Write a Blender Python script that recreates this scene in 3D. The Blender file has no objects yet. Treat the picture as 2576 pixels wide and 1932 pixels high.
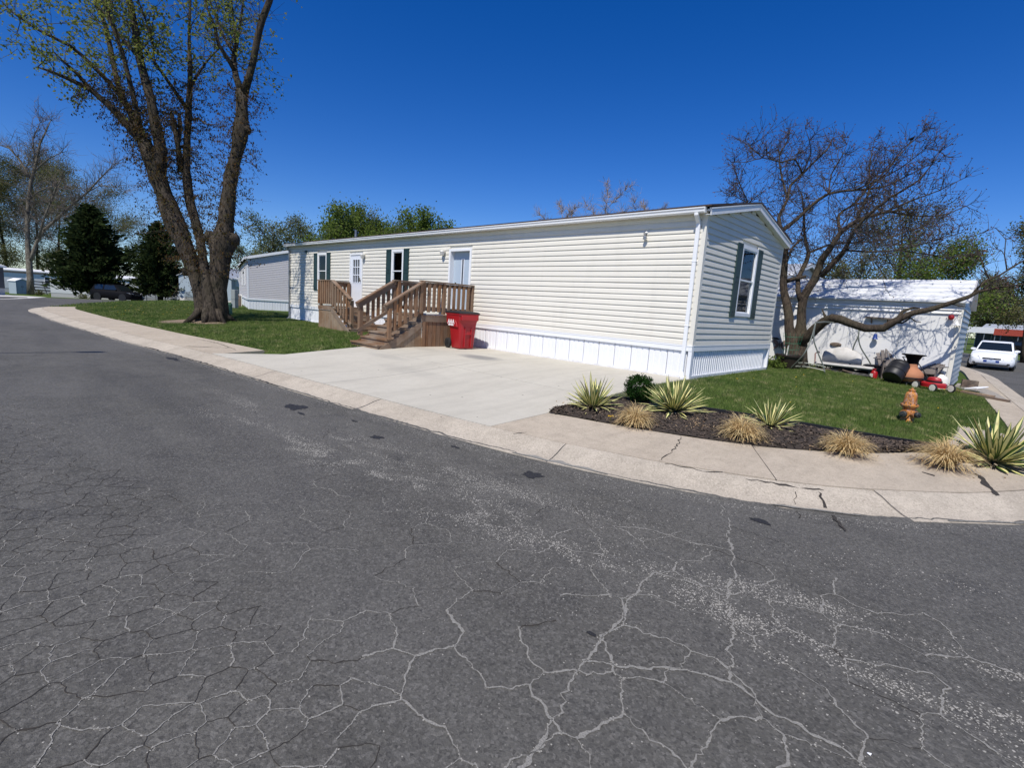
import bpy, math, random
import numpy as np
from mathutils import Vector, Matrix, noise as mnoise

R = math.radians
SC = bpy.context.scene
COL = SC.collection

# ------------------------------------------------------------------ camera, sky, sun, exposure
YAW, PITCH, ROLL = 0.7586, 0.1515, 0.0656
CAM = Vector((4.187, -9.320, 1.1537))
cam_data = bpy.data.cameras.new('camera')
cam = bpy.data.objects.new('camera', cam_data)
COL.objects.link(cam)
SC.camera = cam
fwd = Vector((-math.sin(YAW) * math.cos(PITCH), math.cos(YAW) * math.cos(PITCH), -math.sin(PITCH)))
rgt0 = Vector((math.cos(YAW), math.sin(YAW), 0))
upv0 = rgt0.cross(fwd)
rgt = math.cos(ROLL) * rgt0 + math.sin(ROLL) * upv0
upv = -math.sin(ROLL) * rgt0 + math.cos(ROLL) * upv0
mw = Matrix((rgt, upv, -fwd)).transposed().to_4x4()
mw.translation = CAM
cam.matrix_world = mw
cam_data.sensor_width = 36.0
cam_data.lens = 1269.57 / 2576 * 36
cam_data.clip_start = 0.05
cam_data.clip_end = 3000

TO_SUN = Vector((0.34, -1.0, 1.55)).normalized()
world = bpy.data.worlds.new('World')
SC.world = world
world.use_nodes = True
wn = world.node_tree.nodes
wl = world.node_tree.links
wn.clear()
sky = wn.new('ShaderNodeTexSky')
sky.sky_type = 'NISHITA'
sky.sun_disc = False
sky.sun_elevation = math.asin(TO_SUN.z)
sky.sun_rotation = math.atan2(TO_SUN.x, TO_SUN.y)
sky.altitude = 300
sky.air_density = 0.85
sky.dust_density = 0.15
sky.ozone_density = 4.5
hsv = wn.new('ShaderNodeHueSaturation')
hsv.inputs['Saturation'].default_value = 1.35
hsv.inputs['Hue'].default_value = 0.516
bg = wn.new('ShaderNodeBackground')
bg.inputs['Strength'].default_value = 0.115
wo = wn.new('ShaderNodeOutputWorld')
wl.new(sky.outputs[0], hsv.inputs['Color'])
wl.new(hsv.outputs[0], bg.inputs[0])
wl.new(bg.outputs[0], wo.inputs[0])

sun_data = bpy.data.lights.new('sun', 'SUN')
sun_data.energy = 4.6
sun_data.angle = R(0.53)
sun_data.color = (1.0, 0.955, 0.88)
sun = bpy.data.objects.new('sun', sun_data)
COL.objects.link(sun)
sun.location = (20, -50, 77)
sun.rotation_euler = TO_SUN.to_track_quat('Z', 'Y').to_euler()

SC.view_settings.view_transform = 'Standard'
SC.view_settings.look = 'None'
SC.view_settings.exposure = 0.12
SC.view_settings.gamma = 1.0
SC.view_settings.use_curve_mapping = False
SC.render.engine = 'CYCLES'
SC.cycles.use_denoising = True
SC.cycles.max_bounces = 5
SC.cycles.transparent_max_bounces = 8

# ------------------------------------------------------------------ helpers
rnd = random.Random(11)
nrg = np.random.default_rng(7)
DEP = lambda px, py, t: CAM + t * (fwd + rgt * ((px - 1288) / 1269.57) - upv * ((py - 966) / 1269.57))


def lin(r, g, b):
    f = lambda c: c / 12.92 if c <= 0.04045 else ((c + 0.055) / 1.055) ** 2.4
    return (f(r / 255), f(g / 255), f(b / 255))


class MB:
    """collects polygons; build() links them as one mesh object"""

    def __init__(s):
        s.v = []
        s.f = []

    def add(s, vs, fs):
        o = len(s.v)
        s.v.extend(tuple(p) for p in vs)
        s.f.extend(tuple(i + o for i in f) for f in fs)
        return s

    def box(s, x0, x1, y0, y1, z0, z1):
        vs = [(x, y, z) for z in (z0, z1) for y in (y0, y1) for x in (x0, x1)]
        return s.add(vs, [(0, 2, 3, 1), (4, 5, 7, 6), (0, 1, 5, 4), (2, 6, 7, 3), (0, 4, 6, 2), (1, 3, 7, 5)])

    def bar(s, p, q, w, h, up=(0, 0, 1)):
        p = Vector(p)
        q = Vector(q)
        d = (q - p).normalized()
        u = Vector(up)
        a = d.cross(u)
        if a.length < 1e-4:
            a = d.cross(Vector((1, 0, 0)))
        a.normalize()
        b = a.cross(d)
        a *= w / 2
        b *= h / 2
        vs = [e + i * a + j * b for e in (p, q) for i, j in ((-1, -1), (1, -1), (1, 1), (-1, 1))]
        return s.add(vs, [(3, 2, 1, 0), (4, 5, 6, 7), (0, 1, 5, 4), (1, 2, 6, 5), (2, 3, 7, 6), (3, 0, 4, 7)])

    def tube(s, pts, rad, n=8, caps=True, squash=None):
        pts = [Vector(p) for p in pts]
        if not hasattr(rad, '__len__'):
            rad = [rad] * len(pts)
        o = len(s.v)
        a = None
        for i, p in enumerate(pts):
            d = (pts[min(i + 1, len(pts) - 1)] - pts[max(i - 1, 0)])
            if d.length < 1e-9:
                d = Vector((0, 0, 1))
            d.normalize()
            if a is None:
                a = d.cross(Vector((0, 0, 1)))
                if a.length < 0.05:
                    a = d.cross(Vector((0, 1, 0)))
            a = (a - d * a.dot(d)).normalized()
            b = d.cross(a)
            for k in range(n):
                t = 2 * math.pi * k / n
                s.v.append(tuple(p + rad[i] * (math.cos(t) * a + math.sin(t) * b)))
        for i in range(len(pts) - 1):
            for k in range(n):
                k2 = (k + 1) % n
                s.f.append((o + i * n + k, o + i * n + k2, o + (i + 1) * n + k2, o + (i + 1) * n + k))
        if caps:
            s.f.append(tuple(o + k for k in reversed(range(n))))
            s.f.append(tuple(o + (len(pts) - 1) * n + k for k in range(n)))
        return s

    def lathe(s, prof, n=20, c=(0, 0, 0), M=None):
        o = len(s.v)
        for r, z in prof:
            for k in range(n):
                t = 2 * math.pi * k / n
                p = Vector((r * math.cos(t), r * math.sin(t), z))
                if M is not None:
                    p = M @ p
                s.v.append((p[0] + c[0], p[1] + c[1], p[2] + c[2]))
        for i in range(len(prof) - 1):
            for k in range(n):
                k2 = (k + 1) % n
                s.f.append((o + i * n + k, o + i * n + k2, o + (i + 1) * n + k2, o + (i + 1) * n + k))
        s.f.append(tuple(o + k for k in reversed(range(n))))
        s.f.append(tuple(o + (len(prof) - 1) * n + k for k in range(n)))
        return s

    def prism(s, poly, axis, a, b):
        """poly 2D points extruded along axis between a and b"""
        def P(u, v, w):
            return {'x': (w, u, v), 'y': (u, w, v), 'z': (u, v, w)}[axis]
        n = len(poly)
        vs = [P(u, v, a) for u, v in poly] + [P(u, v, b) for u, v in poly]
        fs = [tuple(reversed(range(n))), tuple(range(n, 2 * n))]
        fs += [(i, (i + 1) % n, n + (i + 1) % n, n + i) for i in range(n)]
        return s.add(vs, fs)

    def loft(s, rings, cap=True):
        n = len(rings[0])
        o = len(s.v)
        for r in rings:
            s.v.extend(tuple(p) for p in r)
        for i in range(len(rings) - 1):
            for k in range(n):
                k2 = (k + 1) % n
                s.f.append((o + i * n + k, o + i * n + k2, o + (i + 1) * n + k2, o + (i + 1) * n + k))
        if cap:
            s.f.append(tuple(o + k for k in reversed(range(n))))
            s.f.append(tuple(o + (len(rings) - 1) * n + k for k in range(n)))
        return s

    def mesh(s, name, mat, smooth=False):
        me = bpy.data.meshes.new(name)
        me.from_pydata(s.v, [], s.f)
        if mat is not None:
            me.materials.append(mat)
        if smooth:
            me.shade_smooth()
        me.update()
        return me

    def build(s, name, mat, parent=None, smooth=False, local=False, bevel=0, fixn=True, auto=0):
        if parent is not None and not local:
            L, pp = Vector(), parent
            while pp is not None:
                L += pp.location
                pp = pp.parent
            s.v = [(x - L.x, y - L.y, z - L.z) for x, y, z in s.v]
        me = s.mesh(name, mat, smooth)
        if fixn:
            import bmesh
            bm = bmesh.new()
            bm.from_mesh(me)
            bmesh.ops.recalc_face_normals(bm, faces=bm.faces[:])
            if bevel:
                bmesh.ops.bevel(bm, geom=bm.edges[:], offset=bevel, segments=1, affect='EDGES', profile=0.5, clamp_overlap=True)
            bm.to_mesh(me)
            bm.free()
        if auto:
            me.shade_smooth()
            try:
                me.set_sharp_from_angle(angle=R(auto))
            except Exception:
                pass
        return link(name, me, parent)


def link(name, me, parent=None):
    o = bpy.data.objects.new(name, me)
    COL.objects.link(o)
    if parent is not None:
        o.parent = parent
    return o


def tag(o, label=None, cat=None, group=None, kind=None):
    if label:
        o['label'] = label
    if cat:
        o['category'] = cat
    if group:
        o['group'] = group
    if kind:
        o['kind'] = kind
    return o


def thing(name, label, cat, loc=(0, 0, 0), rz=0, group=None):
    o = bpy.data.objects.new(name, None)
    o.empty_display_size = 0.2
    COL.objects.link(o)
    o.location = loc
    o.rotation_euler = (0, 0, rz)
    return tag(o, label, cat, group)


def struct(o):
    o['kind'] = 'structure'
    return o


def copy_tree(o, parent=None):
    c = o.copy()
    COL.objects.link(c)
    c.parent = parent
    for ch in list(o.children):
        copy_tree(ch, c)
    return c


# ------------------------------------------------------------------ materials
class NT:
    def __init__(s, name):
        s.m = bpy.data.materials.new(name)
        s.m.use_nodes = True
        s.n = s.m.node_tree.nodes
        s.l = s.m.node_tree.links
        s.n.clear()
        s.out = s.n.new('ShaderNodeOutputMaterial')
        s.p = s.n.new('ShaderNodeBsdfPrincipled')
        s.l.new(s.p.outputs[0], s.out.inputs[0])
        g = s.n.new('ShaderNodeNewGeometry')
        s.pos = g.outputs['Position']

    def put(s, sock, v):
        if isinstance(v, bpy.types.NodeSocket):
            s.l.new(v, sock)
        elif isinstance(v, (tuple, list)):
            sock.default_value = tuple(v) + ((1.0,) if len(v) == 3 and sock.type == 'RGBA' else ())
        else:
            sock.default_value = v

    def map(s, scale=(1, 1, 1), vec=None, rot=(0, 0, 0), loc=(0, 0, 0)):
        n = s.n.new('ShaderNodeMapping')
        s.put(n.inputs['Vector'], vec or s.pos)
        n.inputs['Scale'].default_value = scale
        n.inputs['Rotation'].default_value = rot
        n.inputs['Location'].default_value = loc
        return n.outputs[0]

    def noise(s, scale, detail=3, rough=0.55, vec=None, out='Fac', dist=0):
        n = s.n.new('ShaderNodeTexNoise')
        s.put(n.inputs['Vector'], vec or s.pos)
        n.inputs['Scale'].default_value = scale
        n.inputs['Detail'].default_value = detail
        n.inputs['Roughness'].default_value = rough
        n.inputs['Distortion'].default_value = dist
        return n.outputs[out]

    def vor(s, scale, feature='DISTANCE_TO_EDGE', vec=None, rand=1.0, out='Distance'):
        n = s.n.new('ShaderNodeTexVoronoi')
        n.feature = feature
        s.put(n.inputs['Vector'], vec or s.pos)
        n.inputs['Scale'].default_value = scale
        n.inputs['Randomness'].default_value = rand
        return n.outputs[out]

    def ramp(s, fac, stops):
        n = s.n.new('ShaderNodeValToRGB')
        s.put(n.inputs[0], fac)
        e = n.color_ramp.elements
        while len(e) < len(stops):
            e.new(0.5)
        for i, (p, c) in enumerate(stops):
            e[i].position = p
            e[i].color = (c, c, c, 1) if not isinstance(c, tuple) else c + (1,)
        return n.outputs[0]

    def mix(s, fac, a, b, mode='MIX'):
        n = s.n.new('ShaderNodeMix')
        n.data_type = 'RGBA'
        n.blend_type = mode
        s.put(n.inputs[0], fac)
        s.put(n.inputs[6], a)
        s.put(n.inputs[7], b)
        return n.outputs[2]

    def math(s, op, a, b=0.0, c=None, clamp=False):
        n = s.n.new('ShaderNodeMath')
        n.operation = op
        n.use_clamp = clamp
        s.put(n.inputs[0], a)
        s.put(n.inputs[1], b)
        if c is not None:
            s.put(n.inputs[2], c)
        return n.outputs[0]

    def xyz(s):
        n = s.n.new('ShaderNodeSeparateXYZ')
        s.l.new(s.pos, n.inputs[0])
        return n.outputs

    def smooth(s, v, lo, hi):
        n = s.n.new('ShaderNodeMapRange')
        n.interpolation_type = 'SMOOTHSTEP'
        s.put(n.inputs[0], v)
        n.inputs[1].default_value = lo
        n.inputs[2].default_value = hi
        return n.outputs[0]

    def bump(s, h, strength=0.3, dist=0.01, prev=None):
        n = s.n.new('ShaderNodeBump')
        n.inputs['Strength'].default_value = strength
        n.inputs['Distance'].default_value = dist
        s.put(n.inputs['Height'], h)
        if prev is not None:
            s.l.new(prev, n.inputs['Normal'])
        return n.outputs[0]

    def objrand(s):
        n = s.n.new('ShaderNodeObjectInfo')
        return n.outputs['Random']

    def done(s, col, rough=0.7, normal=None, metal=0.0, spec=0.5):
        s.put(s.p.inputs['Base Color'], col)
        s.put(s.p.inputs['Roughness'], rough)
        s.put(s.p.inputs['Metallic'], metal)
        s.p.inputs['Specular IOR Level'].default_value = spec
        if normal is not None:
            s.l.new(normal, s.p.inputs['Normal'])
        return s.m


def scl(c, k):
    return tuple(min(1.0, x * k) for x in c)


def plain(name, c, rough=0.6, metal=0.0, var=0.12, nscale=6.0, bump=0.0, bscale=60, spec=0.5, rand=0.0):
    t = NT(name)
    col = t.mix(t.noise(nscale, 4), scl(c, 1 - var), scl(c, 1 + var))
    if rand:
        col = t.mix(t.objrand(), col, t.mix(0.5, col, scl(c, 1 - rand)))
    nm = t.bump(t.noise(bscale, 4), bump, 0.01) if bump else None
    return t.done(col, rough, nm, metal, spec)


def leafmat(name, c1, c2, trans=0.35, scale=3.0, c3=None):
    t = NT(name)
    f = t.ramp(t.noise(scale, 3, 0.7), [(0.35, 0.0), (0.65, 1.0)])
    col = t.mix(f, c1, c2)
    if c3:
        col = t.mix(t.ramp(t.noise(scale * 7.3, 2), [(0.55, 0.0), (0.68, 1.0)]), col, c3)
    d = t.n.new('ShaderNodeBsdfDiffuse')
    tr = t.n.new('ShaderNodeBsdfTranslucent')
    mx = t.n.new('ShaderNodeMixShader')
    mx.inputs[0].default_value = trans
    t.put(d.inputs[0], col)
    t.put(tr.inputs[0], col)
    t.l.new(d.outputs[0], mx.inputs[1])
    t.l.new(tr.outputs[0], mx.inputs[2])
    t.l.new(mx.outputs[0], t.out.inputs[0])
    return t.m


def asphalt():
    t = NT('asphalt')
    x, y, z = t.xyz()
    along = t.map((0.22, 1.3, 1), rot=(0, 0, -0.115))
    agg = t.n.new('ShaderNodeSeparateColor')
    t.l.new(t.vor(105, 'F1', out='Color'), agg.inputs[0])
    agg2 = t.n.new('ShaderNodeSeparateColor')
    t.l.new(t.vor(60, 'F1', out='Color'), agg2.inputs[0])
    col = t.mix(t.ramp(t.noise(1.0, 6, 0.65, vec=along), [(0.33, 0.0), (0.67, 1.0)]), (0.052, 0.0495, 0.042), (0.096, 0.091, 0.077))
    col = t.mix(t.ramp(t.noise(1.3, 6, 0.7), [(0.38, 0.0), (0.7, 0.8)]), col, (0.115, 0.110, 0.097))
    col = t.mix(t.ramp(t.noise(2.4, 5, 0.7, vec=t.map((1, 1, 1), loc=(7, 3, 0))), [(0.52, 0.0), (0.72, 0.6)]), col, (0.036, 0.035, 0.034))
    col = t.mix(t.math('MULTIPLY', t.ramp(t.noise(0.33, 4, 0.6, vec=t.map((0.5, 1.6, 1), loc=(2, 5, 0))), [(0.40, 0.0), (0.62, 1.0)]), 0.45), col, (0.115, 0.11, 0.10))
    col = t.mix(t.math('MULTIPLY', t.ramp(t.noise(0.5, 4, 0.6, vec=t.map((0.35, 1.8, 1), loc=(8, 1, 0))), [(0.52, 0.0), (0.70, 1.0)]), 0.55), col, (0.038, 0.037, 0.035))
    # bare stone showing in the binder
    col = t.mix(t.math('MULTIPLY', t.smooth(agg.outputs[0], 0.55, 1.0), 0.40), col, (0.21, 0.20, 0.18))
    col = t.mix(t.math('MULTIPLY', t.smooth(agg.outputs[1], 0.6, 1.0), 0.42), col, (0.022, 0.021, 0.020))
    col = t.mix(t.math('MULTIPLY', t.smooth(agg2.outputs[0], 0.80, 1.0), 0.25), col, (0.23, 0.22, 0.20))
    col = t.mix(t.math('MULTIPLY', t.smooth(agg2.outputs[1], 0.85, 1.0), 0.3), col, (0.024, 0.023, 0.022))
    h = t.math('ADD', t.math('MULTIPLY', t.noise(120, 4, 0.75), 0.7), t.math('MULTIPLY', t.noise(28, 4, 0.7), 0.6))
    h = t.math('ADD', h, t.math('MULTIPLY', t.noise(3.0, 3), 1.6))
    nm = t.bump(h, 0.75, 0.012)
    return t.done(col, t.math('MULTIPLY_ADD', t.noise(30, 3), 0.2, 0.66), nm, 0, 0.35)


def concrete(name, c, c2, speck=0.35, stain=(0.25, 0.24, 0.22), stain_at=(), wear=0.5):
    t = NT(name)
    col = t.mix(t.ramp(t.noise(0.9, 6, 0.65), [(0.32, 0.0), (0.68, 1.0)]), c, c2)
    col = t.mix(t.math('MULTIPLY', t.ramp(t.noise(5.5, 6, 0.7), [(0.45, 0.0), (0.75, 1.0)]), wear * 0.5), col, scl(c, 0.62))
    s = t.vor(95, 'F1', out='Color')
    sc = t.n.new('ShaderNodeSeparateColor')
    t.l.new(s, sc.inputs[0])
    col = t.mix(t.math('MULTIPLY', t.smooth(sc.outputs[0], 0.55, 1.0), speck), col, scl(c2, 1.25))
    col = t.mix(t.math('MULTIPLY', t.smooth(sc.outputs[1], 0.7, 1.0), speck), col, scl(c, 0.55))
    x, y, z = t.xyz()
    for (sx, sy, rx, ry, k) in stain_at:
        dx = t.math('DIVIDE', t.math('SUBTRACT', x, sx), rx)
        dy = t.math('DIVIDE', t.math('SUBTRACT', y, sy), ry)
        d = t.math('ADD', t.math('MULTIPLY', dx, dx), t.math('MULTIPLY', dy, dy))
        d = t.math('ADD', d, t.math('MULTIPLY', t.noise(3.0, 5, 0.7), 1.1))
        col = t.mix(t.math('MULTIPLY', t.math('SUBTRACT', 1.0, t.smooth(d, 0.55, 1.6)), k), col, stain)
    col = t.mix(t.math('MULTIPLY', t.ramp(t.noise(1.0, 5, 0.7, vec=t.map((2.2, 0.35, 1))), [(0.48, 0.0), (0.70, 1.0)]), 0.34), col, scl(c, 0.62))
    col = t.mix(t.math('LESS_THAN', t.vor(2.3, 'F1', out='Distance', vec=t.map((1, 1, 0))), 0.035), col, scl(c, 0.35))
    h = t.math('ADD', t.noise(90, 4, 0.7), t.math('MULTIPLY', t.noise(2.5, 3), 0.8))
    return t.done(col, 0.85, t.bump(h, 0.35, 0.006), 0, 0.3)


def wood(name, c1, c2, grey, k=0.45, axis='z'):
    t = NT(name)
    sc = {'z': (26, 26, 1.6), 'x': (1.6, 26, 26), 'y': (26, 1.6, 26)}[axis]
    g = t.noise(1.0, 5, 0.65, vec=t.map(sc), dist=0.6)
    col = t.mix(t.ramp(g, [(0.3, 0.0), (0.7, 1.0)]), c1, c2)
    col = t.mix(t.math('MULTIPLY', t.ramp(t.noise(2.3, 4, 0.6), [(0.42, 0.0), (0.68, 1.0)]), k), col, grey)
    col = t.mix(t.math('MULTIPLY', t.math('POWER', t.objrand(), 1.6), 0.55), col, scl(grey, 0.72))
    kn = t.math('LESS_THAN', t.vor(4.3, 'F1', out='Distance', vec=t.map((1.6, 1.6, 1.0))), 0.10)
    col = t.mix(t.math('MULTIPLY', kn, 0.5), col, scl(c1, 0.45))
    return t.done(col, 0.8, t.bump(g, 0.3, 0.006), 0, 0.3)


def bark(name, c1, c2, c3, scale=7.0, moss=0.3):
    t = NT(name)
    f = t.noise(1.0, 6, 0.72, vec=t.map((scale * 2.4, scale * 2.4, scale * 0.75)), dist=0.8)
    col = t.mix(t.ramp(f, [(0.34, 0.0), (0.62, 1.0)]), c1, c2)
    col = t.mix(t.math('MULTIPLY', t.ramp(t.noise(2.1, 4), [(0.45, 0.0), (0.66, 1.0)]), moss), col, c3)
    return t.done(col, 0.92, t.bump(f, 0.9, 0.03), 0, 0.2)


M = {}
M['asphalt'] = asphalt()
M['walk'] = concrete('walk_concrete', (0.40, 0.338, 0.258), (0.475, 0.408, 0.318), 0.35, wear=1.0)
M['gutter'] = concrete('gutter_concrete', (0.40, 0.348, 0.275), (0.475, 0.418, 0.336), 0.5, wear=1.1)
M['drive'] = concrete('driveway_concrete', (0.46, 0.43, 0.36), (0.51, 0.48, 0.405), 0.12,
                      stain_at=((-4.05, -1.72, 0.75, 0.38, 1.0), (-5.3, -3.3, 0.9, 0.25, 0.28), (-3.6, -3.9, 1.2, 0.3, 0.2), (-5.9, -1.9, 0.6, 0.25, 0.3)), wear=0.35)
M['farconc'] = concrete('pale_concrete', (0.55, 0.54, 0.50), (0.6, 0.58, 0.54), 0.1, wear=0.2)


def groundmat():
    t = NT('lawn_soil')
    f = t.noise(0.45, 5, 0.65)
    col = t.mix(t.ramp(f, [(0.35, 0.0), (0.65, 1.0)]), (0.035, 0.075, 0.012), (0.075, 0.125, 0.022))
    col = t.mix(t.ramp(t.noise(14, 4, 0.7), [(0.4, 0.0), (0.7, 0.75)]), col, (0.10, 0.105, 0.035))
    col = t.mix(t.ramp(t.noise(1.7, 4, 0.6, vec=t.map((1, 1, 1), loc=(5, 2, 0))), [(0.60, 0.0), (0.74, 0.8)]), col, (0.13, 0.105, 0.06))
    return t.done(col, 0.95, t.bump(t.noise(40, 5, 0.7), 0.8, 0.03), 0, 0.1)


M['ground'] = groundmat()
M['dirt'] = plain('bare_dirt', (0.20, 0.145, 0.10), 0.95, var=0.4, nscale=9, bump=0.8, bscale=40)
M['grass'] = leafmat('grass_blade', (0.084, 0.142, 0.036), (0.175, 0.225, 0.066), 0.36, 0.7, (0.36, 0.34, 0.16))
M['mulch'] = plain('mulch', (0.034, 0.025, 0.018), 0.95, var=0.6, nscale=45, bump=1.0, bscale=60)
M['chip'] = plain('mulch_chip', (0.085, 0.062, 0.045), 0.9, var=0.95, nscale=60)
M['soil'] = plain('crack_soil', (0.035, 0.030, 0.024), 0.95, var=0.5, nscale=30)
M['tar'] = plain('tar_patch', (0.016, 0.016, 0.017), 0.75, var=0.3, nscale=20, bump=0.5, bscale=90)
M['grit'] = plain('pale_grit', (0.245, 0.235, 0.21), 0.95, var=0.5, nscale=160, bump=0.8, bscale=150)
M['stone'] = plain('bare_pale_stone', (0.29, 0.278, 0.25), 0.9, var=0.45, nscale=90)
M['edging'] = plain('black_plastic_edging', (0.012, 0.012, 0.014), 0.45)


def sidingmat(name, c):
    t = NT(name)
    col = t.mix(t.noise(0.7, 4, 0.6), scl(c, 0.94), scl(c, 1.04))
    col = t.mix(t.math('MULTIPLY', t.ramp(t.noise(1.0, 4, 0.7, vec=t.map((3.0, 3.0, 0.5))), [(0.52, 0.0), (0.8, 1.0)]), 0.14), col, (0.33, 0.31, 0.27))
    return t.done(col, 0.48, t.bump(t.noise(1.0, 3, vec=t.map((0.9, 0.9, 5))), 0.20, 0.02), 0, 0.4)


M['siding'] = sidingmat('cream_vinyl', (0.728, 0.697, 0.612))
M['siding_grey'] = sidingmat('grey_vinyl', (0.62, 0.59, 0.585))
M['trim'] = plain('white_trim', (0.80, 0.81, 0.82), 0.42, var=0.05)
M['trim_cream'] = plain('cream_trim', (0.73, 0.70, 0.62), 0.45, var=0.05)
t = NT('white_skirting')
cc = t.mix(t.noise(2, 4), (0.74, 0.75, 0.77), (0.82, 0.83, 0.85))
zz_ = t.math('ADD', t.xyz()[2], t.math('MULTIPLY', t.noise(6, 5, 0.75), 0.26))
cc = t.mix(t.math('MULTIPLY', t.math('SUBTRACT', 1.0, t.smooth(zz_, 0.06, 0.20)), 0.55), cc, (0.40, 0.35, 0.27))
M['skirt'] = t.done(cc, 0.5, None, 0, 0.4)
M['shingle'] = plain('brown_shingle', (0.055, 0.040, 0.036), 0.9, var=0.45, nscale=30, bump=0.8, bscale=50)
M['shutter'] = plain('dark_green_shutter', (0.016, 0.042, 0.042), 0.5, var=0.15)
M['glass'] = plain('dark_glass', (0.010, 0.014, 0.016), 0.03, var=0.1, spec=0.8)
M['blind'] = plain('window_blind', (0.10, 0.12, 0.11), 0.6, var=0.1)
M['blindg'] = plain('green_blind', (0.035, 0.060, 0.045), 0.5, var=0.3, nscale=5)
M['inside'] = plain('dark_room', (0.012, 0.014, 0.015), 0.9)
M['doorw'] = plain('white_door', (0.72, 0.75, 0.80), 0.4, var=0.06)
M['doorg'] = plain('blue_grey_door', (0.42, 0.50, 0.58), 0.4, var=0.05)
M['metal'] = plain('galvanised_metal', (0.30, 0.31, 0.32), 0.4, 0.6)
M['brass'] = plain('dull_brass', (0.13, 0.10, 0.06), 0.35, 0.8)
M['lampwhite'] = plain('lamp_white', (0.62, 0.61, 0.57), 0.4)
M['woodz'] = wood('weathered_wood_upright', (0.14, 0.064, 0.027), (0.30, 0.155, 0.074), (0.30, 0.24, 0.18), 0.35, 'z')
M['woodx'] = wood('weathered_wood_along_x', (0.12, 0.062, 0.030), (0.25, 0.14, 0.073), (0.33, 0.275, 0.215), 0.6, 'x')
M['woody'] = wood('weathered_wood_along_y', (0.12, 0.062, 0.030), (0.25, 0.14, 0.073), (0.33, 0.275, 0.215), 0.6, 'y')
M['woodgrey'] = wood('greyed_wood', (0.17, 0.095, 0.048), (0.28, 0.175, 0.098), (0.36, 0.29, 0.21), 0.7, 'z')
M['red'] = plain('red_plastic', (0.34, 0.008, 0.013), 0.42, var=0.12)
M['blackp'] = plain('black_plastic', (0.012, 0.012, 0.013), 0.5, var=0.2)
M['rubber'] = plain('rubber', (0.014, 0.014, 0.014), 0.85, var=0.3)
M['white'] = plain('white_paint', (0.80, 0.80, 0.80), 0.5, var=0.05)
M['carwhite'] = plain('white_car_paint', (0.80, 0.82, 0.85), 0.18, var=0.02)
M['carblack'] = plain('black_car_paint', (0.006, 0.006, 0.007), 0.5, var=0.05, spec=0.08)
M['lamp_glass'] = plain('headlight_glass', (0.42, 0.42, 0.42), 0.15, var=0.2)
M['plate'] = plain('number_plate', (0.45, 0.52, 0.66), 0.4, var=0.1)
M['blue'] = plain('blue_plastic', (0.015, 0.045, 0.22), 0.4)
M['terracotta'] = plain('terracotta', (0.40, 0.17, 0.085), 0.8, var=0.2, nscale=7, bump=0.3)
M['orange'] = None


def hydrantmat():
    t = NT('chipped_orange_paint')
    col = t.mix(t.ramp(t.noise(9, 4), [(0.35, 0.0), (0.65, 1.0)]), (0.40, 0.14, 0.022), (0.52, 0.22, 0.045))
    col = t.mix(t.ramp(t.noise(1.0, 5, 0.75, vec=t.map((38, 38, 9))), [(0.50, 0.0), (0.60, 1.0)]), col, (0.42, 0.26, 0.20))
    col = t.mix(t.ramp(t.noise(1.0, 5, 0.75, vec=t.map((30, 30, 14), loc=(3, 3, 0))), [(0.55, 0.0), (0.62, 1.0)]), col, (0.09, 0.035, 0.018))
    return t.done(col, 0.65, t.bump(t.noise(60, 4), 0.4, 0.006), 0, 0.4)


M['orange'] = hydrantmat()
M['hyddark'] = plain('dark_iron', (0.03, 0.032, 0.030), 0.6, var=0.4, nscale=15)

# ------------------------------------------------------------------ terrain: the block of land and the streets round it
KERB = [(-29.0, -7.45), (-27.2, -7.85), (-25.3, -8.0), (-22, -7.86), (-19, -7.69), (-14.5, -7.25), (-12, -7.0), (-9.16, -6.62), (-7.02, -6.39),
        (-5.17, -6.24), (-3.7, -6.13), (-1.74, -5.95), (0, -5.76), (1.19, -5.55), (2.07, -5.30), (2.69, -5.06), (3.19, -4.80), (3.54, -4.56),
        (3.91, -4.24), (4.56, -3.52), (5.10, -2.6), (5.42, -1.2), (5.48, 1), (5.30, 4), (4.95, 8.5), (4.62, 13), (4.15, 18.7), (3.0, 25),
        (1.2, 32), (-2, 42), (-8, 58), (-15, 76)]
FARK = [(-90, 80), (-84, 45), (-77, 25), (-66, 10), (-57, 3.5), (-47.5, -1.5), (-38, -4.6), (-33, -6.2)]


def catmull(pts, step):
    P = [Vector(p) for p in pts]
    out = []
    for i in range(len(P) - 1):
        a, b, c, d = P[max(i - 1, 0)], P[i], P[i + 1], P[min(i + 2, len(P) - 1)]
        n = max(1, int((c - b).length / step))
        for k in range(n):
            u = k / n
            out.append(0.5 * ((2 * b) + (c - a) * u + (2 * a - 5 * b + 4 * c - d) * u * u + (3 * b - a - 3 * c + d) * u ** 3))
    out.append(P[-1])
    return out


LINE = catmull([Vector((x, y, 0)) for x, y in FARK + KERB], 0.6)
LINE_XY = np.array([(p.x, p.y) for p in LINE])
SEG_A, SEG_B = LINE_XY[:-1], LINE_XY[1:]


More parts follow.
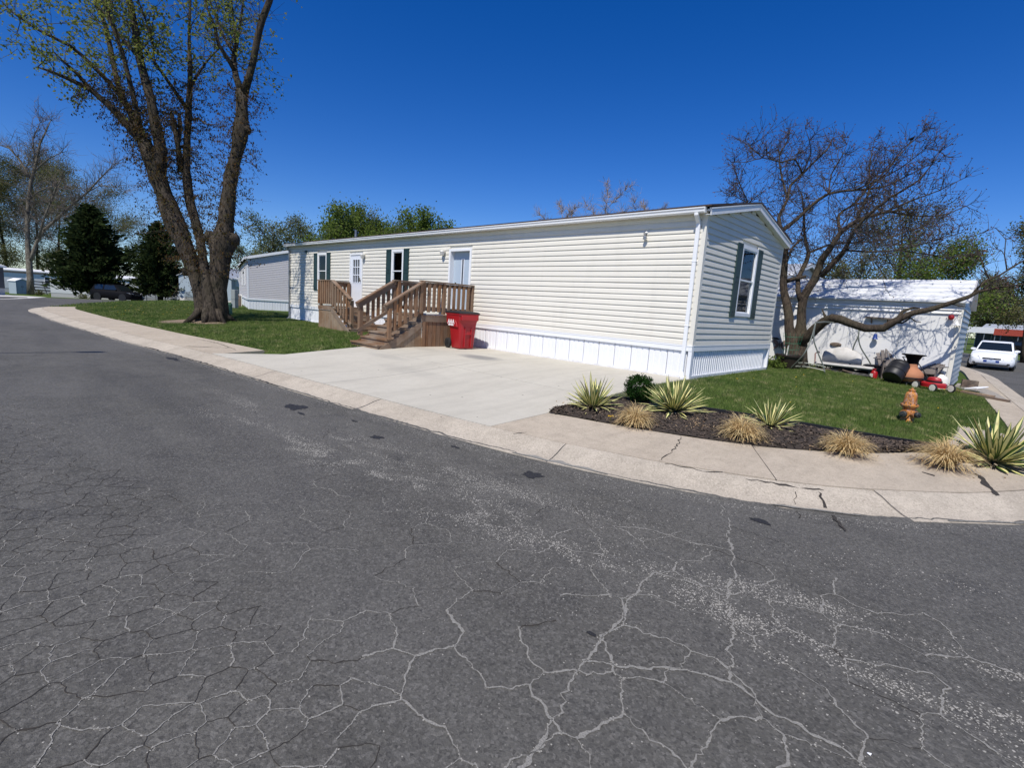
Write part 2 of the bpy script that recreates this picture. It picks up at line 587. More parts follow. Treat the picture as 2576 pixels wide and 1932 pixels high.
def sdist(xs, ys):
    """distance to the kerb line, positive on the lots"""
    xs = np.atleast_1d(np.asarray(xs, float))
    ys = np.atleast_1d(np.asarray(ys, float))
    out = np.empty(len(xs))
    d = SEG_B - SEG_A
    L2 = (d ** 2).sum(1)
    for i0 in range(0, len(xs), 4000):
        px = xs[i0:i0 + 4000, None] - SEG_A[None, :, 0]
        py = ys[i0:i0 + 4000, None] - SEG_A[None, :, 1]
        t = np.clip((px * d[:, 0] + py * d[:, 1]) / L2, 0, 1)
        ex = px - t * d[:, 0]
        ey = py - t * d[:, 1]
        q = ex * ex + ey * ey
        j = q.argmin(1)
        r = np.arange(len(j))
        side = d[j, 0] * py[r, j] - d[j, 1] * px[r, j]
        out[i0:i0 + 4000] = np.sqrt(q[r, j]) * np.where(side > 0, 1, -1)
    return out


def dz(x):
    u = np.clip(-25 - np.asarray(x, float), 0, 55)
    return -0.00036 * u * u


PROF_S = np.array([-99, 0.0, 0.10, 0.28, 0.46, 1.55, 2.4, 3.4, 4.4, 99])
PROF_Z = np.array([-0.35, -0.35, -0.345, -0.30, -0.25, -0.20, -0.13, -0.05, 0.0, 0.0])


def Hs(s, x):
    return np.interp(s, PROF_S, PROF_Z) + dz(x)


def H(x, y):
    return float(Hs(sdist([x], [y]), [x])[0])


def onground(px, py, off=0.0):
    """the ground point seen through a source pixel"""
    d = fwd + rgt * ((px - 1288) / 1269.57) - upv * ((py - 966) / 1269.57)
    t = 0.5
    z = -0.2
    for _ in range(40):
        t = (z - CAM.z) / d.z
        p = CAM + t * d
        z = 0.5 * z + 0.5 * (H(p.x, p.y) + off)
    return p


def axis_lines(lo, hi, fine_lo, fine_hi, step, grow=1.35):
    a = list(np.arange(fine_lo, fine_hi + 1e-6, step))
    s = step
    while a[-1] < hi:
        s *= grow
        a.append(min(hi, a[-1] + s))
    s = step
    while a[0] > lo:
        s *= grow
        a.insert(0, max(lo, a[0] - s))
    return np.array(a)


gx = axis_lines(-900, 900, -32, 8, 0.3)
gy = axis_lines(-900, 900, -10, 12, 0.3)
GX, GY = np.meshgrid(gx, gy)
S = sdist(GX.ravel(), GY.ravel())
Z = Hs(S, GX.ravel())
hard = (S < 1.7) | ((GX.ravel() > -8.2) & (GX.ravel() < 0.3) & (GY.ravel() < 0.3) & (S < 7))
Z = np.where(hard, Z - 0.07, Z)
verts = np.stack([GX.ravel(), GY.ravel(), Z], 1)
nx_, ny_ = len(gx), len(gy)
idx = np.arange(nx_ * ny_).reshape(ny_, nx_)
fc = np.stack([idx[:-1, :-1], idx[:-1, 1:], idx[1:, 1:], idx[1:, :-1]], -1).reshape(-1, 4)


def npmesh(name, v, f, mat, smooth=False):
    v = np.ascontiguousarray(v, np.float32)
    f = np.ascontiguousarray(f, np.int32)
    me = bpy.data.meshes.new(name)
    k = f.shape[1]
    me.vertices.add(len(v))
    me.vertices.foreach_set('co', v.ravel())
    me.loops.add(f.size)
    me.loops.foreach_set('vertex_index', f.ravel())
    me.polygons.add(len(f))
    me.polygons.foreach_set('loop_start', np.arange(0, f.size, k, dtype=np.int32))
    me.polygons.foreach_set('loop_total', np.full(len(f), k, np.int32))
    if mat:
        me.materials.append(mat)
    if smooth:
        me.polygons.foreach_set('use_smooth', np.ones(len(f), bool))
    me.update(calc_edges=True)
    return me


struct(link('ground', npmesh('ground', verts, fc, M['ground'], True)))

# normals of the kerb line, pointing onto the lots
T_ = np.gradient(LINE_XY, axis=0)
T_ /= np.linalg.norm(T_, axis=1)[:, None]
N_ = np.stack([-T_[:, 1], T_[:, 0]], 1)
ARC = np.concatenate([[0], np.cumsum(np.linalg.norm(np.diff(LINE_XY, axis=0), axis=1))])


def ribbon(i0, i1, offs, zs, lift=0.0):
    mb = MB()
    for i in range(i0, i1 + 1):
        for o, z in zip(offs, zs):
            x, y = LINE_XY[i] + N_[i] * o
            mb.v.append((x, y, z + lift + float(dz(x))))
    k = len(offs)
    for i in range(i1 - i0):
        for j in range(k - 1):
            a = i * k + j
            mb.f.append((a, a + k, a + k + 1, a + 1))
    return mb


offs = [0.03, -0.4, -1.2, -2.2, -3.2, -4.2, -5.4, -6.6, -7.8]
struct(ribbon(0, len(LINE_XY) - 1, offs, [-0.352, -0.352, -0.345, -0.338, -0.335, -0.335, -0.340, -0.348, -0.35]).build('road', M['asphalt'], smooth=True, fixn=False))
mb = MB()
for x0 in range(9, 69, 4):
    mb.add([(x0, -13.6, -.356), (x0 + 4, -13.6, -.356), (x0 + 4, -6.0, -.356), (x0, -6.0, -.356)], [(0, 1, 2, 3)])
struct(mb.build('side_road', M['asphalt'], fixn=False))


def arc_index(x, y=None):
    q = LINE_XY - np.array([x, -6.0 if y is None else y])
    return int((q ** 2).sum(1).argmin())


I_DL, I_DR = arc_index(-7.85, -6.5), arc_index(0.22, -5.72)


def slab_strip(name, label, mat, o0, o1, z0, z1, i0, i1, length, gap, parent, profile=None, joint_skew=0.0):
    """a strip of separate slabs along the kerb line"""
    a0, a1 = ARC[i0], ARC[i1]
    n = max(1, int((a1 - a0) / length))
    for k in range(n):
        s0 = a0 + (a1 - a0) * k / n + gap / 2
        s1 = a0 + (a1 - a0) * (k + 1) / n - gap / 2
        m = max(2, int((s1 - s0) / 0.4))
        tilt = rnd.uniform(-0.006, 0.006)
        mb = MB()
        pr = profile or [(o0, z0), (o1, z1)]
        for q in range(m + 1):
            s = s0 + (s1 - s0) * q / m
            cx = np.interp(s, ARC, LINE_XY[:, 0])
            cy = np.interp(s, ARC, LINE_XY[:, 1])
            nx = np.interp(s, ARC, N_[:, 0])
            ny = np.interp(s, ARC, N_[:, 1])
            zz = float(dz(cx)) + tilt * (q / m - 0.5) * 2
            row = [(cx + nx * pr[0][0], cy + ny * pr[0][0], pr[0][1] + zz - 0.14)]
            row += [(cx + nx * o, cy + ny * o, z + zz) for o, z in pr]
            row += [(cx + nx * pr[-1][0], cy + ny * pr[-1][0], pr[-1][1] + zz - 0.14)]
            mb.v.extend(row)
        w = len(pr) + 2
        for q in range(m):
            for j in range(w - 1):
                a = q * w + j
                mb.f.append((a, a + w, a + w + 1, a + 1))
        mb.f.append(tuple(range(w)))
        mb.f.append(tuple(reversed(range(m * w, m * w + w))))
        mb.build(name, mat, parent, local=True, auto=30)


kerb = bpy.data.objects.new('kerb', None)
COL.objects.link(kerb)
struct(kerb)
gut_prof = [(0.0, -0.340), (0.12, -0.332), (0.24, -0.305), (0.36, -0.268), (0.46, -0.250)]
slab_strip('gutter_slab', None, M['gutter'], 0, 0.46, 0, 0, arc_index(-29.3, -7.4), arc_index(1.2, 32), 3.05, 0.012, kerb, gut_prof)
walk = bpy.data.objects.new('pavement', None)
COL.objects.link(walk)
struct(walk)
slab_strip('walk_slab', None, M['walk'], 0.475, 1.55, -0.246, -0.198, arc_index(-28.6, -7.5), I_DL, 3.1, 0.014, walk)
slab_strip('walk_slab', None, M['walk'], 0.475, 1.55, -0.246, -0.198, I_DR, arc_index(5.48, 1), 3.3, 0.014, walk)
slab_strip('walk_slab', None, M['walk'], 0.475, 0.95, -0.246, -0.225, arc_index(5.48, 1), arc_index(1.2, 32), 3.3, 0.014, walk)

# driveway: four big pours with joints between them
drive = bpy.data.objects.new('driveway', None)
COL.objects.link(drive)
struct(drive)


def drive_z(x, y):
    return H(x, y)


def drive_slab(x0, x1, ylo, yhi, nx, ny):
    """ylo, yhi: functions of x"""
    mb = MB()
    for j in range(ny + 1):
        for i in range(nx + 1):
            x = x0 + (x1 - x0) * i / nx
            a, b = ylo(x), yhi(x)
            y = a + (b - a) * j / ny
            mb.v.append((x, y, drive_z(x, y) + 0.004))
    w = nx + 1
    for j in range(ny):
        for i in range(nx):
            a = j * w + i
            mb.f.append((a, a + 1, a + w + 1, a + w))
    per = [i for i in range(w)] + [j * w + nx for j in range(1, ny + 1)] + [ny * w + i for i in range(nx - 1, -1, -1)] + [j * w for j in range(ny - 1, 0, -1)]
    o = len(mb.v)
    for p in per:
        x, y, z = mb.v[p]
        mb.v.append((x, y, z - 0.12))
    n = len(per)
    for k in range(n):
        mb.f.append((per[k], o + k, o + (k + 1) % n, per[(k + 1) % n]))
    return mb.build('concrete_slab', M['drive'], drive, local=True, auto=40)


kx = LINE_XY[:, 0]
near = (kx > -12) & (kx < 3) & (LINE_XY[:, 1] < 0)
KX = kx[near]
KY = LINE_XY[near, 1]
frontline = lambda x: float(np.interp(x, KX, KY)) + 0.478
g = 0.006
drive_slab(-3.45 + g, 0.05, frontline, lambda x: -3.02 - g, 8, 8)
drive_slab(-6.98, -3.45 - g, frontline, lambda x: -3.02 - g, 8, 8)
drive_slab(-3.45 + g, 0.05, lambda x: -3.02 + g, lambda x: -0.012, 8, 8)
drive_slab(-6.98, -3.45 - g, lambda x: -3.02 + g, lambda x: -0.012, 8, 8)
drive_slab(-7.85, -6.98 - g * 2, frontline, lambda x: frontline(x) + 0.05 + 1.05 * min(1, max(0.0, (x + 7.85) / 0.87) + 0.02), 3, 4)

# soil packed in the slab cracks
def roadz(x, y):
    s = float(sdist([x], [y])[0])
    return float(np.interp(-s, [0, .4, 1.2, 2.2, 3.2, 4.2, 5.4, 6.6], [-0.352, -0.352, -0.345, -0.338, -0.335, -0.335, -0.340, -0.348])) + float(dz(x))


def crack_strip(pts, w, z=0.006, mat='soil', parent=None, name='crack', k=1.0):
    P = catmull([Vector((x, y, 0)) for x, y in pts], 0.022 if mat == 'grit' else 0.05)
    mb = MB()
    for i, p in enumerate(P):
        d = (P[min(i + 1, len(P) - 1)] - P[max(i - 1, 0)]).normalized()
        n = Vector((-d.y, d.x, 0))
        e = math.sin(math.pi * (i + 0.3) / (len(P) + 0.3)) ** 0.5
        ww = w * e * rnd.uniform(0.25, 1.6) * (.62 if mat == 'grit' else 1)
        j = n * rnd.uniform(-0.014, 0.014) * k
        for s in (-1, 1):
            q = p + j + n * (s * ww / 2)
            mb.v.append((q.x, q.y, (roadz(q.x, q.y) if mat == 'grit' else H(q.x, q.y)) + z))
    for i in range(len(P) - 1):
        mb.f.append((2 * i, 2 * i + 1, 2 * i + 3, 2 * i + 2))
    return mb.build(name, M[mat], parent, local=True, fixn=False)


for pts, w in (([(1.7, -3.8), (1.82, -4.11), (1.92, -4.46), (1.97, -4.81)], .016), ([(2.04, -4.83), (2.22, -4.76), (2.37, -4.72), (2.52, -4.62)], .012),
               ([(2.72, -4.59), (2.91, -4.49), (3.07, -4.42), (3.27, -4.27)], .022), ([(3.08, -4.42), (3.18, -4.72), (3.27, -4.96)], .008),
               ([(3.25, -4.32), (3.39, -4.59), (3.47, -4.74), (3.57, -4.94)], .02), ([(4.22, -2.36), (4.29, -2.64), (4.34, -2.87), (4.42, -3.08)], .05),
               ([(4.30, -3.27), (4.38, -3.20), (4.45, -3.09), (4.53, -2.99)], .05), ([(3.86, -3.75), (3.99, -3.63), (4.07, -3.53)], .014),
               ([(0.30, -5.60), (0.36, -5.38), (0.50, -5.12)], .014), ([(-8.6, -5.3), (-8.9, -5.7), (-9.4, -6.1)], .03), ([(-8.2, -5.4), (-9.6, -5.35), (-10.8, -5.5)], .02)):
    crack_strip(pts, w, parent=walk)
road_o = bpy.data.objects['road']


# ---- the web of cracks in the asphalt: cell borders of a scattered point set, as ragged strips
def roadz_np(x, y):
    s = sdist(x, y)
    return np.interp(-s, [0, .4, 1.2, 2.2, 3.2, 4.2, 5.4, 6.6], [-0.352, -0.352, -0.345, -0.338, -0.335, -0.335, -0.340, -0.348]) + dz(x)


def crack_web():
    from mathutils.geometry import delaunay_2d_cdt
    q = random.Random(8)

    def zone(x, y):
        """cell size, chance of a border being open, sort"""
        v = y - .115 * x
        n = mnoise.noise(Vector((x * .9, y * .9, 2.2))) * .28
        if v + n < -8.66 - max(0, x - 2.5) * .6:
            return (.125 + .07 * q.random() ** 2 + max(0, .2 - x) * .02, .97, 'a')
        if x > 2.15 + n and v < -6.35:
            return (.31, .80, 'b')
        if x > .4 and v + n < -6.7:
            return (.28, .58, 'c')
        return (.50, .13 if v < -6.5 else .03, 'd')
    P, Rr = [], []
    grid = {}
    tries = 0
    for stage in range(3):
        for _ in range((18000, 9000, 26000)[stage]):
            if stage == 2:
                x, y = q.uniform(-2.2, 3.1), q.uniform(-10.6, -8.2)
            elif stage == 0:
                x, y = q.uniform(-4.5, 5.6), q.uniform(-11.0, -5.2)
            else:
                x, y = q.uniform(1.2, 5.2), q.uniform(-9.6, -6.2)
            r = zone(x, y)[0] * .78
            gi, gj = int(x / .25), int(y / .25)
            ok = True
            for i in range(gi - 3, gi + 4):
                for j in range(gj - 3, gj + 4):
                    for k in grid.get((i, j), ()):
                        if (P[k][0] - x) ** 2 + (P[k][1] - y) ** 2 < (min(r, Rr[k]) if abs(r - Rr[k]) > .1 else max(r, Rr[k])) ** 2:
                            ok = False
                            break
                    if not ok:
                        break
                if not ok:
                    break
            if ok:
                grid.setdefault((gi, gj), []).append(len(P))
                P.append((x, y))
                Rr.append(r)
    vs, es, fs, *_ = delaunay_2d_cdt([Vector(p) for p in P], [], [], 0, 1e-6)
    cen, ed = [], {}
    for fi, f in enumerate(fs):
        a, b, c = (vs[i] for i in f)
        d = 2 * (a.x * (b.y - c.y) + b.x * (c.y - a.y) + c.x * (a.y - b.y))
        if abs(d) < 1e-9:
            cen.append(None)
            continue
        ux = (a.length_squared * (b.y - c.y) + b.length_squared * (c.y - a.y) + c.length_squared * (a.y - b.y)) / d
        uy = (a.length_squared * (c.x - b.x) + b.length_squared * (a.x - c.x) + c.length_squared * (b.x - a.x)) / d
        cen.append(Vector((ux + .03 * mnoise.noise(Vector((ux * 3, uy * 3, 0))), uy + .03 * mnoise.noise(Vector((ux * 3, uy * 3, 9))))))
        for k in range(3):
            e = tuple(sorted((f[k], f[(k + 1) % 3])))
            ed.setdefault(e, []).append(fi)
    pale, dark, pebb = MB(), MB(), []
    keepn = lambda p: mnoise.noise(Vector((p.x * .7 + 5, p.y * .7, 4.0))) * .5 + .5
    major = []
    for path in ([(2.74, -5.20), (2.95, -5.55), (3.12, -5.98), (3.24, -6.25), (3.31, -6.52), (3.45, -6.85), (3.60, -7.25)], [(2.93, -6.68), (2.98, -6.95), (3.05, -7.2), (3.08, -7.45), (3.13, -7.7), (3.25, -8.04), (3.30, -8.3)],
                 [(3.6, -7.25), (3.42, -7.35), (3.25, -7.52), (3.10, -7.62)], [(3.31, -6.52), (3.15, -6.6), (2.93, -6.68)], [(3.12, -5.98), (2.9, -6.1), (2.66, -6.12), (2.4, -6.3)], [(3.6, -7.25), (3.8, -7.3), (4.0, -7.28), (4.2, -7.4)]):
        major += [(Vector(a), Vector(b)) for a, b in zip(path, path[1:])]
    todo = [(None, None, ab) for ab in major] + [(e, ff, None) for e, ff in ed.items()]
    for e, ff, ab in todo:
        if ab is None and len(ff) < 2:
            continue
        a, b = ab if ab else (cen[ff[0]], cen[ff[1]])
        if a is None or b is None or (a - b).length > 1.0 or (a - b).length < .01:
            continue
        m = (a + b) / 2
        if not (-4.4 < m.x < 5.5 and -10.9 < m.y < -5.35):
            continue
        size, ch, kind = zone(m.x, m.y)
        if ab:
            kind, ch = 'm', 1.0
        if q.random() > ch or (kind in 'cd' and keepn(m) < .40):
            continue
        L = (b - a).length
        n = max(3, int(L / .014))
        d = (b - a) / L
        nn = Vector((-d.y, d.x))
        amp = min(.05, L * .14)
        s1, s2 = q.uniform(0, 50), q.uniform(0, 50)
        w0 = {'a': q.uniform(.0028, .0062), 'm': q.uniform(.010, .016), 'b': q.choice((.004, .006, .008, .012)), 'c': q.uniform(.0028, .006), 'd': .004}[kind]
        junk = {'a': .34, 'm': 1.0, 'b': .95, 'c': .8, 'd': .45}[kind]
        if kind == 'a':
            junk = .10 + .55 * max(0, min(1, (m.x + .0) / 2.8))
        tgt = pale if q.random() < junk else dark
        if tgt is dark:
            w0 *= .75
        o = len(tgt.v)
        for i in range(n + 1):
            u = i / n
            en = math.sin(math.pi * u) ** .5
            off = amp * en * (mnoise.noise(Vector((u * L * 7, s1, 0))) + .5 * mnoise.noise(Vector((u * L * 26, s1, 3)))) + .0025 * q.gauss(0, 1) * en
            p = a + d * (u * L) + nn * off
            w = w0 * (.35 + 1.1 * abs(mnoise.noise(Vector((u * L * 16, s2, 0))) + .35)) + .0012
            for s in (-1, 1):
                ww = w * q.uniform(.45, 1.35) * .5
                tgt.v.append((p.x + nn.x * s * ww, p.y + nn.y * s * ww, 0))
            if tgt is pale and q.random() < .40:
                pebb.append((p.x + q.gauss(0, w * .7), p.y + q.gauss(0, w * .7), q.uniform(.0018, .0048)))
        for i in range(n):
            tgt.f.append((o + 2 * i, o + 2 * i + 1, o + 2 * i + 3, o + 2 * i + 2))
        # crumbled knots where borders meet
        if kind in 'abm' and q.random() < (.22 if tgt is pale else .08):
            for _ in range(q.randrange(2, 9)):
                r = abs(q.gauss(0, .010))
                t_ = q.uniform(0, 6.28)
                pebb.append((a.x + r * math.cos(t_), a.y + r * math.sin(t_), q.uniform(.0018, .0042)))
    for mb, mn in ((pale, 'grit'), (dark, 'soil')):
        xy = np.array([(v[0], v[1]) for v in mb.v])
        z = roadz_np(xy[:, 0], xy[:, 1]) + (.0028 if mn == 'grit' else .0022)
        mb.v = [(float(a), float(b), float(c)) for (a, b), c in zip(xy, z)]
        o = mb.build('cracks', M[mn], road_o, local=True, fixn=False)
        o['kind'] = 'stuff'
    return pebb


def stones(P, name, mat, lift=.001):
    """little flat five-sided stones"""
    P = np.asarray(P)
    n = len(P)
    z = roadz_np(P[:, 0], P[:, 1]) + lift
    k = 5
    a = nrg.uniform(0, 6.28, n)[:, None] + np.arange(k)[None, :] * (2 * np.pi / k)
    r = P[:, 2][:, None] * nrg.uniform(.55, 1.3, (n, k))
    V = np.zeros((n, k + 1, 3))
    V[:, :k, 0] = P[:, 0][:, None] + np.cos(a) * r
    V[:, :k, 1] = P[:, 1][:, None] + np.sin(a) * r
    V[:, :k, 2] = z[:, None]
    V[:, k, 0], V[:, k, 1] = P[:, 0], P[:, 1]
    V[:, k, 2] = z + P[:, 2] * nrg.uniform(.35, .8, n)
    f = np.array([(i, (i + 1) % k, k) for i in range(k)])
    F = (f[None] + (np.arange(n) * (k + 1))[:, None, None]).reshape(-1, 3)
    o = link(name, npmesh(name, V.reshape(-1, 3), F, mat), road_o)
    o['kind'] = 'stuff'
    return o


PEB = crack_web()
# pale stone laid bare in worn streaks along the kerb side
q = random.Random(4)
for (c, wd, x_lo, num) in ((-7.13, .15, -3.2, 34000), (-6.66, .10, -4.2, 20000), (-5.80, .06, 2.6, 2500), (-6.9, .42, 1.0, 13000), (-6.2, .45, -2.5, 8000)):
    got = 0
    while got < num:
        x = q.uniform(x_lo, 5.0) if q.random() < .75 else q.uniform(x_lo, x_lo + 5)
        v = c + q.gauss(0, wd)
        y = v + .115 * x + .05 * math.sin(x * 1.3)
        got += 1
        dn = mnoise.noise(Vector((x * 1.1, v * 3.2, c))) + .7 * mnoise.noise(Vector((x * 4.5, v * 9, c)))
        fade = min(1, max(.12, (x - x_lo) / 3.0))
        if dn + q.gauss(0, .20) < .22 or q.random() > fade:
            continue
        PEB.append((x, y, .0018 + .0046 * q.random() ** 1.8))
for _ in range(3800):
    x, y = q.uniform(-4, 5.2), q.uniform(-10.5, -5.7)
    PEB.append((x, y, q.uniform(.0015, .0042)))
for _ in range(5200):                      # grit washed to the gutter
    s_ = abs(q.gauss(0, .09))
    i = q.randrange(arc_index(-12, -7), arc_index(5, -2.6))
    u = q.random()
    p = LINE_XY[i] * (1 - u) + LINE_XY[i + 1] * u - N_[i] * (s_ + .0)
    PEB.append((p[0], p[1], q.uniform(.0018, .0055)))
stones(PEB, 'grit', M['stone'])

# ragged edge of the asphalt lapping onto the gutter, with a broken pale lip
for nm, mat, o_in, amp, thr, lift in (('asphalt_edge', 'asphalt', -.20, .085, -9, .004), ('spall', 'grit', .03, .10, .12, .0065), ('spall', 'tar', .01, .085, .20, .008)):
    mb = MB()
    a0, a1 = ARC[arc_index(-24, -8)], ARC[arc_index(5.48, 1)]
    n = int((a1 - a0) / .045)
    last = None
    for i in range(n):
        s = a0 + (a1 - a0) * i / n
        cx, cy = np.interp(s, ARC, LINE_XY[:, 0]), np.interp(s, ARC, LINE_XY[:, 1])
        nx, ny = np.interp(s, ARC, N_[:, 0]), np.interp(s, ARC, N_[:, 1])
        k = mnoise.noise(Vector((s * .9, lift * 900, 0)))
        f = .5 + .5 * mnoise.noise(Vector((s * 1.3, 3, 1))) + .45 * mnoise.noise(Vector((s * 7, 1, 2))) + .25 * mnoise.noise(Vector((s * 23, 1, 2)))
        o_out = .0 + amp * max(0, f)
        if nm == 'spall':
            o_out = o_in + .05 * max(0, f) * max(0, k - thr) * 4
        if thr > -5 and k < thr:
            last = None
            continue
        row = []
        for o_ in (o_in, min(o_in, 0) * .3 + o_out * .3, o_out):
            zz = (-0.3516 if o_ < 0 else float(np.interp(o_, [0, .12, .24, .36], [-.340, -.332, -.305, -.268])) + lift) + float(dz(cx))
            row.append(len(mb.v))
            mb.v.append((cx + nx * o_, cy + ny * o_, zz))
        if last:
            for j in range(2):
                mb.f.append((last[j], row[j], row[j + 1], last[j + 1]))
        last = row
    if mb.f:
        o = mb.build(nm, M[mat], road_o, local=True, fixn=False)
        o['kind'] = 'stuff'


def blotch(cx, cy, r, ry, seed):
    q = random.Random(seed)
    mb = MB()
    n = 40
    mb.v.append((cx, cy, roadz(cx, cy) + 0.004))
    for k in range(n):
        a = 2 * math.pi * k / n
        rr = .85 + .5 * mnoise.noise(Vector((math.cos(a) * 1.6, math.sin(a) * 1.6, seed * 3.1))) + .22 * mnoise.noise(Vector((math.cos(a) * 6, math.sin(a) * 6, seed)))
        x, y = cx + r * rr * math.cos(a), cy + ry * rr * math.sin(a)
        mb.v.append((x, y, roadz(x, y) + 0.003))
    for k in range(n):
        mb.f.append((0, 1 + k, 1 + (k + 1) % n))
    return mb.build('tar_patch', M['tar'], road_o, local=True, fixn=False)


for i, (x, y, r, ry) in enumerate([(-2.38, -6.52, .24, .13), (1.31, -5.93, .12, .09), (-0.53, -6.42, .10, .06), (0.22, -5.95, .07, .03), (-1.32, -6.26, .07, .03),
                                   (-7.92, -6.68, .35, .10), (3.07, -5.28, .10, .04), (3.02, -7.44, .03, .012), (-2.0, -6.62, .10, .03)]):
    blotch(x, y, r, ry, i)

# bed of bark mulch with black edging along the lawn
i0, i1 = arc_index(.30, -5.70), arc_index(5.42, -1.2)
BED_F = [(0.06, float((LINE_XY[i0] + N_[i0] * 1.545)[1]))] + [tuple(float(c) for c in LINE_XY[i] + N_[i] * 1.545) for i in range(i0 + 1, i1)]
BED_F = [p for p in BED_F if p[0] >= .06 and p[1] < -.95]
BED_B = [(0.07, -4.0), (0.08, -3.3), (0.50, -2.80), (1.43, -2.52), (2.0, -2.32), (2.48, -2.14), (3.1, -1.88), (3.62, -1.60), (4.2, -1.15), (4.75, -0.6)]
bf = catmull([Vector((x, y, 0)) for x, y in BED_F], 0.1)
bb = catmull([Vector((x, y, 0)) for x, y in BED_B], 0.1)


def along(P, u):
    L = [0]
    for a, b in zip(P, P[1:]):
        L.append(L[-1] + (b - a).length)
    u *= L[-1]
    for i in range(len(P) - 1):
        if L[i + 1] >= u:
            return P[i].lerp(P[i + 1], (u - L[i]) / max(1e-6, L[i + 1] - L[i]))
    return P[-1]


NB, MBD = 60, 10
mb = MB()
for i in range(NB + 1):
    a, b = along(bf, i / NB), along(bb, i / NB)
    for j in range(MBD + 1):
        u = j / MBD
        p = a.lerp(b, u)
        z = H(p.x, p.y) + 0.012 + 0.05 * math.sin(math.pi * u) ** 0.6 + 0.012 * mnoise.noise(Vector((p.x * 6, p.y * 6, 0)))
        mb.v.append((p.x, p.y, z))
for i in range(NB):
    for j in range(MBD):
        a = i * (MBD + 1) + j
        mb.f.append((a, a + MBD + 1, a + MBD + 2, a + 1))
struct(mb.build('mulch_bed', M['mulch'], smooth=True))


def bedz(x, y):
    return H(x, y) + 0.055


# loose bark chips
n = 5200
u = nrg.random(n)
w = nrg.random(n) * 0.98 + 0.01
Pa = np.array([along(bf, k / 200)[:2] for k in range(201)])
Pb = np.array([along(bb, k / 200)[:2] for k in range(201)])
k = (u * 200).astype(int)
xy = Pa[k] * (1 - w[:, None]) + Pb[k] * w[:, None] + nrg.normal(0, .01, (n, 2))
zz = Hs(sdist(xy[:, 0], xy[:, 1]), xy[:, 0]) + 0.018 + 0.05 * np.sin(np.pi * w) ** 0.6
ang = nrg.random(n) * 6.28
ln = nrg.uniform(.008, .030, n)
wd = nrg.uniform(.003, .009, n)
til = nrg.normal(0, .35, n)
ca, sa = np.cos(ang), np.sin(ang)
V = np.zeros((n, 4, 3))
for q, (su, sv) in enumerate(((-1, -1), (1, -1), (1, 1), (-1, 1))):
    V[:, q, 0] = xy[:, 0] + su * ln * ca - sv * wd * sa
    V[:, q, 1] = xy[:, 1] + su * ln * sa + sv * wd * ca
    V[:, q, 2] = zz + su * ln * til + sv * .002
chips = link('bark_chips', npmesh('bark_chips', V.reshape(-1, 3), np.arange(n * 4).reshape(-1, 4), M['chip']))
tag(chips, 'dark brown bark chips spread over the planting bed', 'mulch', kind='stuff')
# black plastic edging
mb = MB()
ed = [along(bb, k / 80) for k in range(11, 81)]
for a, b in zip(ed, ed[1:]):
    mb.bar((a.x, a.y, H(a.x, a.y) + .025), (b.x, b.y, H(b.x, b.y) + .025), .02, .075)
tag(mb.build('bed_edging', M['edging']), 'black plastic edging strip between planting bed and lawn', 'edging')

# bare earth round the big tree's foot and a worn track to the pavement
mb = MB()
c0 = Vector((-16.0, -4.1))
n = 40
mb.v.append((c0.x, c0.y, H(c0.x, c0.y) + .10))
for k in range(n):
    a = 2 * math.pi * k / n
    r = (1.1 + .35 * math.sin(3 * a + 1) + .3 * mnoise.noise(Vector((math.cos(a) * 2, math.sin(a) * 2, 3))))
    x, y = c0.x + r * .95 * math.cos(a), c0.y + r * .85 * math.sin(a)
    mb.v.append((x, y, H(x, y) + .012))
for k in range(n):
    mb.f.append((0, 1 + k, 1 + (k + 1) % n))
struct(mb.build('bare_earth', M['dirt'], smooth=True))
# fallen pale driveway across the street on the far side
mb = MB()
q = [onground(-60, 737), onground(118, 748.5), onground(60, 752), onground(-60, 756)]
mb.add([(p.x, p.y, H(p.x, p.y) + .03) for p in q], [(0, 1, 2, 3)])
struct(mb.build('neighbour_driveway', M['farconc'], fixn=False))

# ------------------------------------------------------------------ the mobile home
HL, HW = 18.34, 4.47           # length, width
BZ0, BZ1 = 0.535, 0.650        # white band under the siding
CZ, NC = 0.1163, 21            # siding course height and count
WT = BZ1 + CZ * NC             # top of wall
RIDGE = 3.60
EO, GO = 0.13, 0.13            # overhangs

home = thing('mobile_home', 'long cream vinyl-sided single-wide mobile home with green shutters and white skirting', 'mobile home', (0, 0, 0))

# openings on the street side: x0, x1, z0, z1
W1 = (-15.60, -14.88, 1.36, 2.72)
D1 = (-13.03, -12.20, 0.80, 2.64)
W2 = (-10.33, -9.70, 1.36, 2.70)
D2 = (-7.36, -6.47, 0.80, 2.62)
FRONT = [W1, D1, W2, D2]
GW = (1.86, 2.74, 1.30, 2.74)   # gable window in y


def backing(mb, a0, a1, z0, z1, ops, put):
    """wall panel with rectangular holes"""
    a = a0
    for (o0, o1, p0, p1) in sorted(ops):
        put(mb, a, o0, z0, z1)
        put(mb, o0, o1, z0, p0)
        put(mb, o0, o1, p1, z1)
        a = o1
    put(mb, a, a1, z0, z1)


